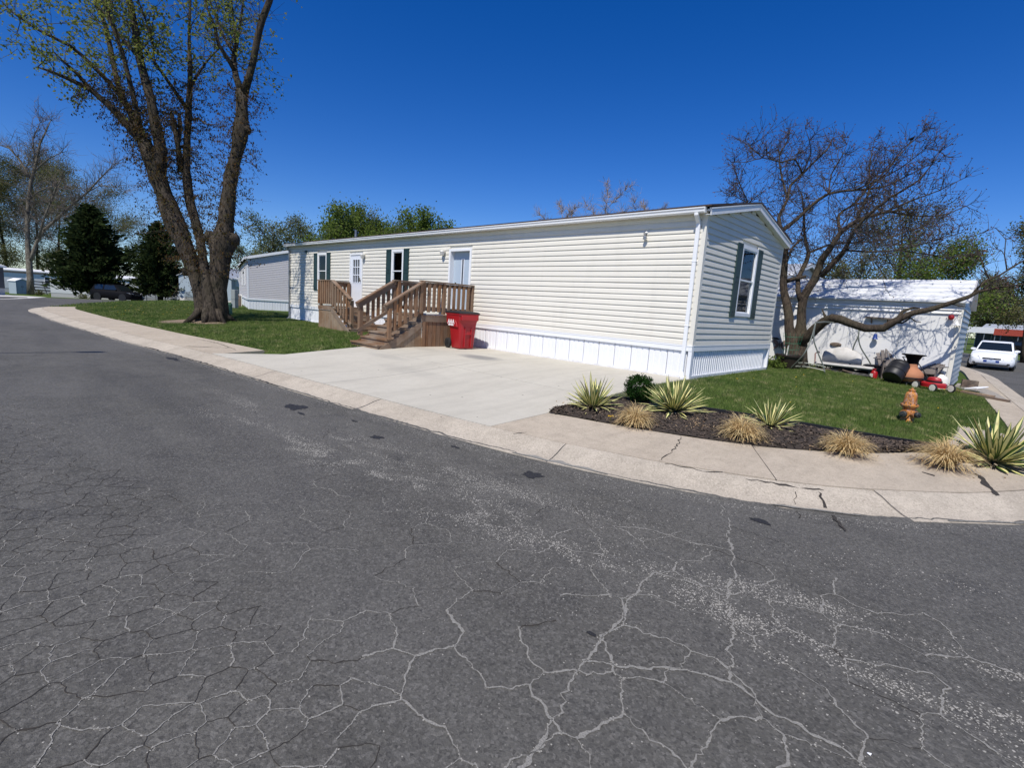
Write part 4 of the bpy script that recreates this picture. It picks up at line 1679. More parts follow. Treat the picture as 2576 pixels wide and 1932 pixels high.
def far_porch():
    x0, x1 = -13.02, -12.04
    xe = -10.82
    yf, zf = -1.20, .78
    root = thing('wooden_porch', 'weathered wooden porch with side stairs below the white nine-pane door', 'porch', (-12.0, -.6, 0))
    n = 9
    for i in range(n):
        a = x0 + i * ((x1 - x0) / n)
        mb = MB()
        mb.box(a, a + (x1 - x0) / n - .006, yf + .001, yf + .02, -.04, .64)
        mb.build('skirt_board', M['woodgrey'], root)
    n = 10
    def sl(x):
        return .66 + (x - x1) * (-.66) / (xe - x1)
    for i in range(n):
        a = x1 + i * ((xe - x1) / n)
        b = a + (xe - x1) / n - .006
        mb = MB()
        mb.prism([(a, -.04), (b, -.04), (b, max(-.02, sl(b) - .04)), (a, max(-.0, sl(a) - .04))], 'y', yf + .001, yf + .02)
        mb.build('skirt_board', M['woodgrey'], root)
    mb = MB()
    mb.box(x0, x1 + .02, yf - .02, yf + .018, .645, .75)
    mb.build('rim_board', M['woodx'], root)
    n = 6
    for i in range(n):
        a = x0 - .02 + i * ((x1 - x0 + .03) / n)
        mb = MB()
        mb.box(a, a + (x1 - x0 + .03) / n - .006, yf - .02, -.045, .752, zf)
        mb.build('floor_board', M['woody'], root)
    mb = MB()
    mb.prism([(x1 - .02, .60), (x1 - .02, .74), (x1 + .05, .72), (xe + .02, .02), (xe + .02, -.05), (xe - .14, -.05)], 'y', yf - .024, yf - .004)
    mb.build('stringer', M['woodx'], root)
    ns = 5
    for i in range(ns):
        x = x1 + (i + 1) * ((xe - x1) / (ns))
        z = zf - (i + 1) * (zf / (ns + 1)) + .0
        mb = MB()
        mb.box(x - (xe - x1) / ns - .01, x + .025, yf + .024, -.06, z - .038, z)
        mb.build('tread', M['woody'], root)
        mb = MB()
        mb.box(x - (xe - x1) / ns - .001, x - (xe - x1) / ns + .02, yf + .03, -.065, z + .001, z + zf / (ns + 1) - .04)
        mb.build('riser', M['woody'], root)
    mb = MB()
    mb.box(xe, xe + .02, yf + .03, -.065, -.04, zf / (ns + 1) - .04)
    mb.build('riser', M['woody'], root)
    newel(root, x0 + .05, yf + .065, .78, 1.60)
    newel(root, x1 - .05, yf + .065, .78, 1.60)
    newel(root, x0 + .05, -.11, .78, 1.60, .10)
    newel(root, xe - .06, yf + .09, .10, 1.02, .095)
    mb = MB()
    mb.bar((x0 - .02, yf + .02, 1.635), (x1 + .02, yf + .02, 1.635), .13, .034)
    mb.build('rail_cap', M['woodx'], root)
    for z in (1.575, .93):
        mb = MB()
        mb.bar((x0, yf + .02, z), (x1, yf + .02, z), .034, .085)
        mb.build('rail', M['woodx'], root)
    mb = MB()
    mb.bar((x0 + .02, yf + .09, 1.55), (x0 + .02, -.06, 1.55), .034, .15)
    mb.bar((x0 + .02, yf + .09, .93), (x0 + .02, -.06, .93), .034, .085)
    mb.build('rail', M['woody'], root)
    mb = MB()
    mb.bar((x0 + .02, yf + .02, 1.645), (x0 + .02, -.06, 1.645), .12, .03)
    mb.build('rail_cap', M['woody'], root)
    for i in range(6):
        y = yf + .22 + i * .15
        mb = MB()
        mb.box(x0 - .032, x0 + .002, y - .042, y + .042, .88, 1.62)
        mb.build('baluster', M['woodz'], root)
    for i in range(7):
        x = x0 + .045 + i * ((x1 - x0 - .07) / 6)
        mb = MB()
        mb.box(x - .042, x + .042, yf - .036, yf - .001, .84, 1.61)
        mb.build('baluster', M['woodz'], root, bevel=.004)
    a, b = (x1, 1.60), (xe + .02, 1.02)
    mb = MB()
    mb.bar((a[0], yf + .02, a[1] + .035), (b[0], yf + .02, b[1] + .035), .13, .034)
    mb.build('rail_cap', M['woodx'], root)
    mb = MB()
    mb.bar((a[0], yf + .02, a[1] - .05), (b[0], yf + .02, b[1] - .05), .034, .12)
    mb.build('rail', M['woodx'], root)
    mb = MB()
    mb.bar((a[0], yf + .02, .88), (b[0] + .01, yf + .02, .25), .034, .085)
    mb.build('rail', M['woodx'], root)
    for i in range(6):
        x = x1 + .10 + i * .185
        f = (x - a[0]) / (b[0] - a[0])
        mb = MB()
        mb.box(x - .042, x + .042, yf - .036, yf - .001, .84 - f * .63, a[1] + f * (b[1] - a[1]) + .01)
        mb.build('baluster', M['woodz'], root, bevel=.004)
    return root


far_porch()

# ------------------------------------------------------------------ vegetation
def randdir(q, up=0.0):
    while True:
        v = Vector((q.uniform(-1, 1), q.uniform(-1, 1), q.uniform(-1, 1)))
        if 0.05 < v.length < 1:
            v.normalize()
            v.z += up
            return v.normalized()


def leaf_mesh(name, pts, size, mat, aspect=0.55, q=None, flat=0.0, dirs=None):
    """small four-cornered leaves at the given points"""
    q = q or nrg
    P = np.asarray(pts, float)
    n = len(P)
    a = q.normal(size=(n, 3)) if dirs is None else np.asarray(dirs, float) + q.normal(0, .35, (n, 3))
    a /= np.linalg.norm(a, axis=1)[:, None]
    b = q.normal(size=(n, 3))
    b[:, 2] *= (1 - flat)
    b -= (b * a).sum(1)[:, None] * a
    b /= np.linalg.norm(b, axis=1)[:, None]
    s = (size * q.uniform(0.6, 1.35, n))[:, None]
    V = np.stack([P - a * s * .5, P + b * s * aspect * .5 - a * s * .05, P + a * s * .5, P - b * s * aspect * .5 - a * s * .05], 1)
    return npmesh(name, V.reshape(-1, 3), np.arange(n * 4).reshape(-1, 4), mat)


def limb(mb, pts, rad, n=9, rough=0.12, q=rnd, step=0.35):
    """tapered, slightly knobbly limb through points"""
    P = [Vector(p) for p in pts]
    L = [0]
    for a, b in zip(P, P[1:]):
        L.append(L[-1] + (b - a).length)
    C = catmull(P, step)
    M_ = [0]
    for a, b in zip(C, C[1:]):
        M_.append(M_[-1] + (b - a).length)
    k = L[-1] / max(1e-6, M_[-1])
    rr = [float(np.interp(m * k, L, rad)) * (1 + rough * mnoise.noise(Vector((m * 2.3 + P[0].x * 7, P[0].y * 5, 1.7)))) for m in M_]
    o = len(mb.v)
    mb.tube(C, rr, n)
    if rough > 0.05:
        for i in range(o, len(mb.v)):
            p = Vector(mb.v[i])
            d = mnoise.noise(p * 5.0) * rough * .5
            c = C[min(len(C) - 1, (i - o) // n)]
            mb.v[i] = tuple(c + (p - c) * (1 + d))
    return C, rr


def twig(mb, p, d, length, r0, q, segs=4, droop=0.0, wander=0.25, n=3, r1=None):
    pts = [Vector(p)]
    d = Vector(d).normalized()
    for i in range(segs):
        d = (d + wander * randdir(q) + Vector((0, 0, droop))).normalized()
        pts.append(pts[-1] + d * (length / segs))
    r1 = r0 * .3 if r1 is None else r1
    mb.tube(pts, [r0 + (r1 - r0) * i / segs for i in range(segs + 1)], n, caps=False)
    return pts, d


M['bark_grey'] = bark('grey_brown_bark', (0.005, 0.004, 0.003), (0.088, 0.070, 0.052), (0.028, 0.026, 0.013), 5.0, .45)
M['bark_pale'] = bark('pale_bark', (0.05, 0.043, 0.034), (0.23, 0.205, 0.165), (0.07, 0.06, 0.04), 3.0, .5)
M['bark_crab'] = bark('dark_cherry_bark', (0.018, 0.014, 0.011), (0.095, 0.072, 0.052), (0.065, 0.062, 0.034), 9.0, 0.4)
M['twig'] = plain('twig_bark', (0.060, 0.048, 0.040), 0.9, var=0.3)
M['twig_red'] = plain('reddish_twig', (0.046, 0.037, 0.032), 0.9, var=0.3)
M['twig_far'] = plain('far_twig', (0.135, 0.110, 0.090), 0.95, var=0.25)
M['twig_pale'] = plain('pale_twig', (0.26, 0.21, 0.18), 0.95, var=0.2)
M['bud'] = leafmat('pink_bud', (0.17, 0.082, 0.08), (0.12, 0.08, 0.055), 0.3, 2)
M['leaf_new'] = leafmat('new_maple_leaf', (0.15, 0.19, 0.035), (0.27, 0.29, 0.075), 0.5, 1.2)
M['leaf_shoot'] = leafmat('brown_shoot_leaf', (0.060, 0.052, 0.018), (0.115, 0.060, 0.026), 0.35, 2.0, (0.09, 0.11, 0.03))
M['leaf_dark'] = leafmat('cedar_foliage', (0.014, 0.028, 0.010), (0.050, 0.066, 0.024), 0.25, 2.5)
M['leaf_bright'] = leafmat('fresh_green_leaf', (0.095, 0.145, 0.026), (0.17, 0.225, 0.055), 0.45, 0.6)
M['leaf_olive'] = leafmat('olive_leaf', (0.105, 0.115, 0.042), (0.18, 0.18, 0.075), 0.45, 0.4)
M['leaf_pale'] = leafmat('pale_green_leaf', (0.11, 0.145, 0.06), (0.19, 0.215, 0.10), 0.4, 0.5)
M['box'] = leafmat('boxwood_leaf', (0.010, 0.032, 0.008), (0.026, 0.062, 0.014), 0.2, 8)


# ---- the big maple on the lawn
def big_maple():
    q = random.Random(5)
    base = Vector((-15.6, -3.85, 0.03))
    T0 = (base - CAM).dot(fwd)
    K = .32550
    root = thing('maple_tree', 'huge many-stemmed maple with rough bark and leafy shoots on the left lawn', 'tree', base)
    def at(x, y, d=0.0):
        return DEP(x * K, y * K, T0 + d)
    wr = T0 / 1269.57 * K / 2            # crop px width -> radius
    mb = MB()
    limbs = []
    py0 = lambda p: (966 - (p - CAM).dot(upv) / (p - CAM).dot(fwd) * 1269.57) / K
    def L(pts, ws, n=12, rough=.14, twiggy=0):
        P = [at(*p) for p in pts]
        kk = 1.0 if ws[0] > 120 else .84
        C, rr = limb(mb, P, [w * wr * (kk if py0(p) < 1300 else 1.0) for w, p in zip(ws, P)], n, rough, q)
        limbs.append((C, rr, twiggy))
        return C
    # crop y values are offset by 1413 for the lower picture
    o = 1413
    L([(1585, o + 1120, .0), (1575, o + 1040), (1560, o + 930), (1545, o + 820), (1505, o + 700), (1455, o + 560), (1400, o + 420), (1330, o + 260), (1270, o + 90), (1225, 1390, -.1), (1160, 1200, -.2), (1110, 1090, -.2)],
      [165, 122, 104, 102, 108, 116, 126, 140, 120, 124, 126, 88], 16, .24, 2)
    L([(1700, o + 1120, .2), (1690, o + 1000, .1), (1690, o + 820), (1700, o + 640), (1720, o + 470), (1745, o + 300), (1765, o + 110, .1), (1800, 1300, .2), (1855, 1060, .2), (1870, 900, .2), (1865, 700, .2)],
      [165, 122, 112, 135, 190, 126, 98, 90, 110, 98, 82], 16, .26, 2)
    L([(1640, o + 1120, -.25), (1625, o + 960, -.25), (1600, o + 780, -.2), (1570, o + 600, -.1), (1545, o + 430, .15), (1500, o + 260, .3), (1462, 1530, .35), (1440, 1300, .35), (1450, 1000, .4), (1462, 750, .4), (1470, 560, .4), (1462, 300, .5), (1470, 0, .6), (1478, -350, .7)],
      [130, 96, 74, 66, 66, 72, 72, 56, 52, 42, 36, 26, 18, 8], 14, .18, 1)
    # burl bumps
    for (x, y, d, r) in ((1800, o + 440, 0, 105), (1905, 1000, .2, 75), (1620, o + 420, -.1, 90), (1130, 1120, -.2, 85), (1450, o + 680, 0, 80)):
        c = at(x, y, d)
        s0 = len(mb.v)
        mb.lathe([(.01, -1), (.5, -.85), (.85, -.5), (1, 0), (.85, .5), (.5, .85), (.01, 1)], 12)
        for i in range(s0, len(mb.v)):
            p = Vector(mb.v[i])
            mb.v[i] = tuple(c + p * (r * wr) * (1 + .3 * mnoise.noise(p * 2 + c)))
    # roots
    for a in range(7):
        t = a / 7 * 6.28 + .3
        d = Vector((math.cos(t), math.sin(t), 0))
        b = Vector((base.x, base.y, 0)) + d * .34
        e = Vector((base.x, base.y, 0)) + d * (.66 + .2 * q.random())
        limb(mb, [b + Vector((0, 0, .38)), b + d * .16 + Vector((0, 0, .14)), (e.x, e.y, H(e.x, e.y) - .03)], [.15, .12, .05], 8, .2, q)
    # upper limbs
    L([(1120, 1110, -.2), (1030, 1010, -.4), (930, 900, -.6), (830, 800, -.8), (700, 690, -1.0), (560, 620, -1.3), (420, 560, -1.6), (290, 515, -1.9)], [95, 85, 66, 54, 42, 32, 22, 10], 10, .1, 3)
    L([(700, 690, -1.0), (600, 570, -1.2), (500, 480, -1.5), (420, 400, -1.7)], [34, 28, 20, 8], 8, .08, 3)
    L([(1100, 1060, -.1), (1030, 900, 0), (960, 780, .1), (905, 620, .3), (865, 430, .5), (815, 200, .7), (735, 0, .9), (640, -300, 1.2)], [80, 66, 58, 48, 42, 40, 36, 14], 10, .1, 3)
    L([(960, 780, .1), (850, 640, .0), (740, 530, -.3), (640, 430, -.6), (540, 350, -.9), (400, 280, -1.2), (270, 215, -1.4), (60, 60, -1.8)], [46, 42, 36, 32, 28, 24, 18, 8], 8, .08, 3)
    L([(1085, 1000, -.3), (1050, 820, -.5), (1000, 620, -.7), (950, 420, -.9), (880, 220, -1.1), (815, 30, -1.3), (760, -200, -1.5)], [50, 42, 38, 34, 30, 26, 12], 8, .08, 3)
    L([(1225, 1330, -.1), (1240, 1150, -.2), (1200, 950, -.3), (1165, 760, -.4), (1125, 620, -.4), (1075, 430, -.5), (1045, 220, -.6), (1000, 0, -.7), (930, -330, -.8)], [110, 96, 84, 76, 70, 62, 54, 48, 20], 10, .1, 1)
    L([(1070, 440, -.5), (990, 340, -.3), (900, 240, -.1), (810, 110, .1), (740, 10, .3), (640, -200, .5)], [38, 34, 30, 26, 22, 8], 8, .08, 3)
    L([(1440, 830, .4), (1350, 700, .2), (1260, 570, 0), (1200, 480, -.2), (1110, 370, -.4), (1040, 300, -.5)], [40, 32, 26, 20, 14, 6], 8, .08, 3)
    L([(1475, 670, .4), (1520, 580, .6), (1590, 480, .8), (1690, 375, 1.0), (1780, 320, 1.2)], [30, 24, 18, 12, 6], 7, .08, 3)
    L([(1400, 1330, .3), (1375, 1120, .1), (1345, 960, 0), (1325, 880, 0)], [48, 44, 40, 34], 8, .12, 2)
    L([(1375, 1120, .1), (1395, 980, .2), (1385, 880, .3)], [38, 36, 30], 8, .12, 2)
    L([(1870, 720, .2), (1825, 600, .3), (1808, 450, .5), (1830, 320, .6), (1800, 120, .8), (1780, -150, .9)], [72, 60, 46, 40, 18, 8], 9, .1, 2)
    L([(1825, 330, .6), (1860, 160, .5), (1880, 0, .4), (1900, -200, .3)], [26, 20, 16, 8], 7, .08, 2)
    L([(1812, 540, .3), (1760, 450, .1), (1690, 340, -.1), (1655, 190, -.3), (1600, 60, -.5), (1560, -200, -.6)], [44, 38, 32, 26, 20, 8], 8, .08, 3)
    L([(1805, 400, .5), (1740, 300, .8), (1680, 160, 1.1), (1620, 0, 1.3), (1560, -260, 1.6)], [30, 26, 22, 16, 6], 8, .08, 3)
    L([(1880, 730, .2), (1920, 610, .1), (1955, 480, 0), (1985, 320, -.1), (2025, 150, -.2), (2085, 0, -.3), (2150, -260, -.4)], [80, 68, 60, 58, 58, 52, 22], 10, .12, 2)
    L([(1460, 930, .4), (1530, 910, .2), (1600, 960, 0), (1680, 960, -.2)], [18, 16, 12, 6], 6, .08, 2)
    L([(1195, 400, -.5), (1165, 260, -.7), (1110, 110, -.9), (1070, 0, -1.0), (1030, -200, -1.2)], [18, 16, 14, 12, 6], 6, .05, 3)
    trunk = mb.build('trunk', M['bark_grey'], root, smooth=True, fixn=False)
    # twigs and leaves
    tw = MB()
    new, shoot, sdir = [], [], []
    px = lambda p: ((p - CAM).dot(rgt) / (p - CAM).dot(fwd) * 1269.57 + 1288) / K
    py = lambda p: (966 - (p - CAM).dot(upv) / (p - CAM).dot(fwd) * 1269.57) / K
    for C, rr, kind in limbs:
        n = len(C)
        for i, c in enumerate(C):
            if kind == 0:
                continue
            y_ = py(c)
            low = y_ > 640
            if y_ > 1413 + 700:
                continue
            cnt = (11 if low else 2) if rr[i] > .05 else 3
            for _ in range(cnt):
                d = randdir(q, .1 if low else .35)
                ax = (C[min(i + 1, n - 1)] - C[max(0, i - 1)]).normalized()
                d = (d - ax * d.dot(ax) * (.9 if low else .2)).normalized()
                if low:
                    pts, _d = twig(tw, c + d * rr[i] * .8, d, q.uniform(.35, 1.15), .007, q, 5, -.05, .3)
                    for k_ in range(1, 6):
                        for _2 in range(q.choice((1, 2, 3))):
                            shoot.append(pts[k_] + randdir(q) * .05)
                            sdir.append((q.uniform(-.4, .4), q.uniform(-.4, .4), -1))
                    for _s in range(2):
                        j = q.randrange(2, 5)
                        p2, _d2 = twig(tw, pts[j], (d + randdir(q)).normalized(), q.uniform(.15, .45), .005, q, 3, -.08, .3)
                        for k_ in range(1, 4):
                            shoot.append(p2[k_] + randdir(q) * .04)
                            sdir.append((q.uniform(-.4, .4), q.uniform(-.4, .4), -1))
                else:
                    pts, d2 = twig(tw, c, d, q.uniform(.6, 1.7), .014, q, 4, .03, .28)
                    for _s in range(4):
                        j = q.randrange(1, 5)
                        p2, d3 = twig(tw, pts[j], (d2 + .9 * randdir(q)).normalized(), q.uniform(.3, .9), .008, q, 3, .0, .3)
                        if kind == 3:
                            for k_ in range(1, 4):
                                for _l in range(4):
                                    new.append(p2[k_] + randdir(q) * q.uniform(.02, .24))
                        elif q.random() < .5:
                            for _l in range(3):
                                new.append(p2[-1] + randdir(q) * .12)
        # bark-hugging tufts on the stems
        if kind == 2:
            for i, c in enumerate(C):
                if rr[i] > .09 and 600 < py(c) < 1413 + 560:
                    for _ in range(70):
                        d = randdir(q)
                        shoot.append(c + d * rr[i] * q.uniform(.95, 1.3))
                        sdir.append(tuple(d * .6 + Vector((0, 0, -.7))))
    tw.build('twigs', M['twig'], root, fixn=False)
    crown = link('crown', leaf_mesh('crown', np.array([tuple(p - base) for p in new]), .105, M['leaf_new'], .6), root)
    sh = link('shoot_leaves', leaf_mesh('shoot_leaves', np.array([tuple(p - base) for p in shoot]), .074, M['leaf_shoot'], .5, dirs=np.array(sdir)), root)
    sh['kind'] = 'stuff'
    crown['kind'] = 'stuff'
    return root


big_maple()


# ---- the bare fruit tree behind the gable
def crab_tree():
    q = random.Random(21)
    base = Vector((0.15, 6.3, 0.0))
    T0 = (base - CAM).dot(fwd)
    root = thing('fruit_tree', 'bare spreading fruit tree with budding twigs and one long low limb behind the gable', 'tree', base)
    a5 = lambda x, y, d=0.0: DEP(1760 + .36889 * x, 260 + .36889 * y, T0 + 1.2 * d - max(0, x - 700) * .0009)
    a6 = lambda x, y, d=0.0: DEP(1860 + .32369 * x, 660 + .32369 * y, T0 + d)
    a3 = lambda x, y, d=0.0: DEP(1860 + .18088 * x, 640 + .18088 * y, T0 + d)
    w3 = T0 / 1269.57 * .18088 / 2
    mb = MB()
    limbs = []
    def L(P, ws, n=10, rough=.1, t=1):
        C, rr = limb(mb, P, [w * w3 for w in ws], n, rough, q, .22)
        limbs.append((C, rr, t))
    L([a3(790, 1600), a3(775, 1480), a3(770, 1330), a3(720, 1180), a3(690, 1000, .05), a3(690, 860, .1), a3(660, 700, .15), a3(620, 520, .2), a3(610, 380, .2), a3(625, 200, .15), a3(630, 60, .1)],
      [330, 260, 230, 150, 125, 120, 115, 100, 95, 90, 80], 14, .16)
    L([a3(800, 1560, .02), a3(815, 1330), a3(840, 1150), a3(860, 960), a3(865, 760, -.05), a3(890, 600, -.1), a3(970, 460, -.15), a3(1050, 340, -.2), a3(1090, 220, -.25), a3(1150, 60, -.3), a5(890, 990, -.4), a5(965, 875, -.45), a5(1070, 800, -.5), a5(1250, 745, -.7), a5(1450, 720, -.9)],
      [300, 230, 190, 125, 110, 125, 105, 105, 100, 90, 75, 60, 48, 30, 12], 12, .12)
    L([a3(855, 640, -.1), a3(815, 500, .0), a3(815, 330, .1), a3(870, 220, .15), a3(930, 100, .2), a3(960, 0, .2), a5(740, 1010, .2), a5(715, 900, .2), a5(710, 730, .1), a5(690, 600, 0)], [80, 62, 58, 60, 62, 58, 45, 36, 28, 10], 9, .1)
    L([a3(640, 380, .2), a3(720, 350, .1), a3(820, 330, .0), a3(930, 305, -.1)], [60, 60, 50, 34], 8, .1, 0)
    L([a3(1130, 300, -.3), a3(1240, 190, -.5), a3(1330, 90, -.6), a3(1420, 0, -.7), a5(1010, 960, -.8), a5(1050, 870, -.9), a5(1130, 780, -1.1), a5(1300, 640, -1.3), a5(1500, 520, -1.5), a5(1640, 330, -1.6)], [85, 80, 75, 62, 50, 42, 36, 26, 18, 7], 9, .1)
    L([a3(630, 60, .1), a3(640, -60, .1), a5(560, 870, .0), a5(650, 800, -.1), a5(760, 700, -.2), a5(880, 615, -.3), a5(1060, 590, -.4), a5(1250, 570, -.5), a5(1400, 500, -.6), a5(1600, 400, -.7)], [82, 78, 62, 52, 42, 36, 28, 22, 16, 6], 9, .1)
    L([a5(560, 870, .0), a5(540, 780, .2), a5(600, 650, .4), a5(620, 560, .5), a5(700, 480, .6), a5(800, 380, .7), a5(870, 310, .8), a5(910, 230, .9)], [60, 48, 42, 36, 30, 26, 20, 8], 8, .1)
    L([a5(600, 650, .4), a5(560, 500, .6), a5(545, 360, .8), a5(600, 250, 1.0), a5(620, 170, 1.1)], [32, 26, 20, 14, 6], 7, .08)
    L([a5(700, 480, .6), a5(650, 380, .3), a5(560, 400, .1), a5(430, 370, -.1), a5(320, 400, -.3), a5(240, 400, -.4)], [24, 20, 18, 14, 10, 5], 7, .08)
    L([a5(400, 900, .4), a5(330, 680, .5), a5(270, 540, .6), a5(240, 440, .7)], [26, 20, 14, 6], 7, .08)
    L([a5(960, 880, -.45), a5(950, 760, -.2), a5(1060, 680, 0), a5(1150, 560, .2), a5(1160, 420, .4), a5(1190, 250, .6)], [44, 36, 28, 22, 16, 6], 7, .08)
    L([a5(1070, 800, -.5), a5(1140, 640, -.3), a5(1180, 540, -.1), a5(1300, 430, .1), a5(1420, 290, .3), a5(1560, 160, .4)], [34, 26, 20, 16, 12, 5], 7, .08)
    L([a5(740, 1020, .2), a5(900, 960, .5), a5(1050, 950, .8), a5(1250, 930, 1.0), a5(1450, 860, 1.2), a5(1650, 800, 1.4)], [36, 30, 26, 22, 16, 6], 7, .08)
    L([a5(980, 1000, -.6), a5(1150, 1010, -.9), a5(1350, 1000, -1.1), a5(1550, 950, -1.3), a5(1720, 900, -1.5)], [28, 22, 18, 14, 6], 7, .08)
    for P_, W_ in (([a5(1250, 745, -.7), a5(1450, 660, -.9), a5(1640, 590, -1.0), a5(1780, 520, -1.1)], [24, 18, 12, 5]), ([a5(1300, 740, -.7), a5(1520, 770, -.6), a5(1700, 750, -.5), a5(1820, 700, -.5)], [22, 17, 11, 5]),
                   ([a5(1350, 1000, -1.1), a5(1560, 1030, -1.2), a5(1700, 1060, -1.3), a5(1800, 1040, -1.4)], [18, 14, 10, 5]), ([a5(430, 370, -.1), a5(340, 290, .0), a5(310, 270, .1), a5(280, 270, .1)], [13, 10, 8, 4]),
                   ([a5(330, 680, .5), a5(240, 630, .5), a5(200, 630, .4), a5(170, 610, .4)], [15, 11, 8, 4]), ([a5(880, 615, -.3), a5(900, 480, -.1), a5(980, 340, .1), a5(1020, 230, .2)], [22, 17, 12, 5]), ([a5(1060, 590, -.4), a5(1300, 480, -.6), a5(1450, 380, -.8), a5(1600, 250, -.9)], [20, 15, 11, 5]),
                   ([a5(700, 480, .6), a5(760, 340, .5), a5(750, 250, .4), a5(720, 170, .3)], [20, 15, 11, 5])):
        L(P_, W_, 7, .08)
    L([a5(690, 930, .2), a5(620, 1000, .0), a5(600, 1080, -.1)], [34, 26, 16], 7, .08)
    # the long low limb
    L([a3(830, 1250, -.1), a3(960, 1130, -.3), a3(1060, 1030, -.5), a3(1180, 930, -.7), a3(1290, 885, -.9), a3(1400, 900, -1.1), a3(1548, 960, -1.3), a6(980, 512, -1.4), a6(1120, 512, -1.6), a6(1220, 450, -1.8), a6(1350, 392, -2.0), a6(1500, 362, -2.2), a6(1620, 322, -2.4), a6(1780, 268, -2.6), a6(1860, 225, -2.7), a6(1960, 205, -2.8), a6(2100, 180, -3.0), a6(2300, 160, -3.2)],
      [130, 140, 130, 115, 110, 108, 100, 96, 98, 84, 70, 60, 52, 46, 30, 26, 20, 8], 11, .14, 2)
    L([a6(1800, 262, -2.6), a6(1850, 200, -2.6), a6(1920, 140, -2.6), a6(2020, 100, -2.7), a6(2120, 40, -2.8), a6(2230, -30, -2.9)], [30, 26, 24, 20, 16, 8], 7, .08, 3)
    L([a6(1940, 125, -2.6), a6(1900, 40, -2.5), a6(1880, -20, -2.4), a6(1850, -110, -2.3), a6(1760, -190, -2.2)], [16, 14, 11, 8, 4], 6, .08, 3)
    L([a6(1900, 205, -2.75), a6(1940, 170, -2.7), a6(2020, 140, -2.7), a6(2120, 110, -2.8), a6(2260, 80, -2.9)], [14, 14, 12, 9, 5], 6, .06, 3)
    L([a6(2080, 60, -2.75), a6(2060, -60, -2.7), a6(2070, -180, -2.6), a6(1990, -270, -2.5)], [14, 11, 8, 4], 6, .06, 3)
    # stubs on the low limb
    L([a3(1215, 925, -.7), a3(1185, 850, -.7), a3(1150, 760, -.7)], [40, 30, 14], 7, .1, 0)
    L([a6(1220, 450, -1.8), a6(1270, 380, -1.7), a6(1350, 352, -1.7), a6(1400, 355, -1.7)], [46, 36, 28, 16], 7, .1, 0)
    L([a6(1180, 470, -1.7), a6(1270, 470, -1.8), a6(1330, 430, -1.9), a6(1370, 460, -1.9), a6(1410, 465, -1.9)], [30, 22, 20, 14, 8], 6, .1, 0)
    L([a6(1640, 320, -2.4), a6(1700, 335, -2.5), a6(1760, 345, -2.6)], [20, 14, 8], 6, .1, 0)
    mb.build('trunk', M['bark_crab'], root, smooth=True, fixn=False)
    tw = MB()
    buds = []
    cen = a5(1000, 700)
    for C, rr, t in limbs:
        if t == 0:
            continue
        n = len(C)
        for i, c in enumerate(C):
            if c.z < 2.1 or rr[i] > .085:
                continue
            if t == 2 and i < n * .62:
                continue
            out = (c - Vector((base.x, base.y, 2.2))).normalized()
            for _ in range(3 if t == 1 else 1):
                d = (.35 * out + randdir(q, .1)).normalized()
                tipk = .95 if i < n * .5 else (.55 if i < n * .75 else .26)
                pts, d2 = twig(tw, c, d, q.uniform(.5, 1.25) * (tipk if t == 1 else .5), .0100, q, 6, .02, .30)
                for _s in range(5):
                    j = q.randrange(1, 6)
                    p2, d3 = twig(tw, pts[j], (d2 + .9 * randdir(q, .2)).normalized(), q.uniform(.22, .60) * (.6 + .4 * tipk), .0066, q, 4, .02, .35)
                    for _b in range(2):
                        buds.append(p2[-1] + randdir(q) * .012)
                    if q.random() < .6:
                        p3, d4 = twig(tw, p2[2], (d3 + randdir(q)).normalized(), q.uniform(.1, .3), .0055, q, 3, .02, .3)
                        buds.append(p3[-1])
                buds.append(pts[-1])
                buds.append(pts[-1] + randdir(q) * .02)
    tw.build('twigs', M['twig_red'], root, fixn=False)
    b = link('buds', leaf_mesh('buds', np.array([tuple(p - base) for p in buds]), .034, M['bud'], .8), root)
    b['kind'] = 'stuff'
    return root


crab_tree()


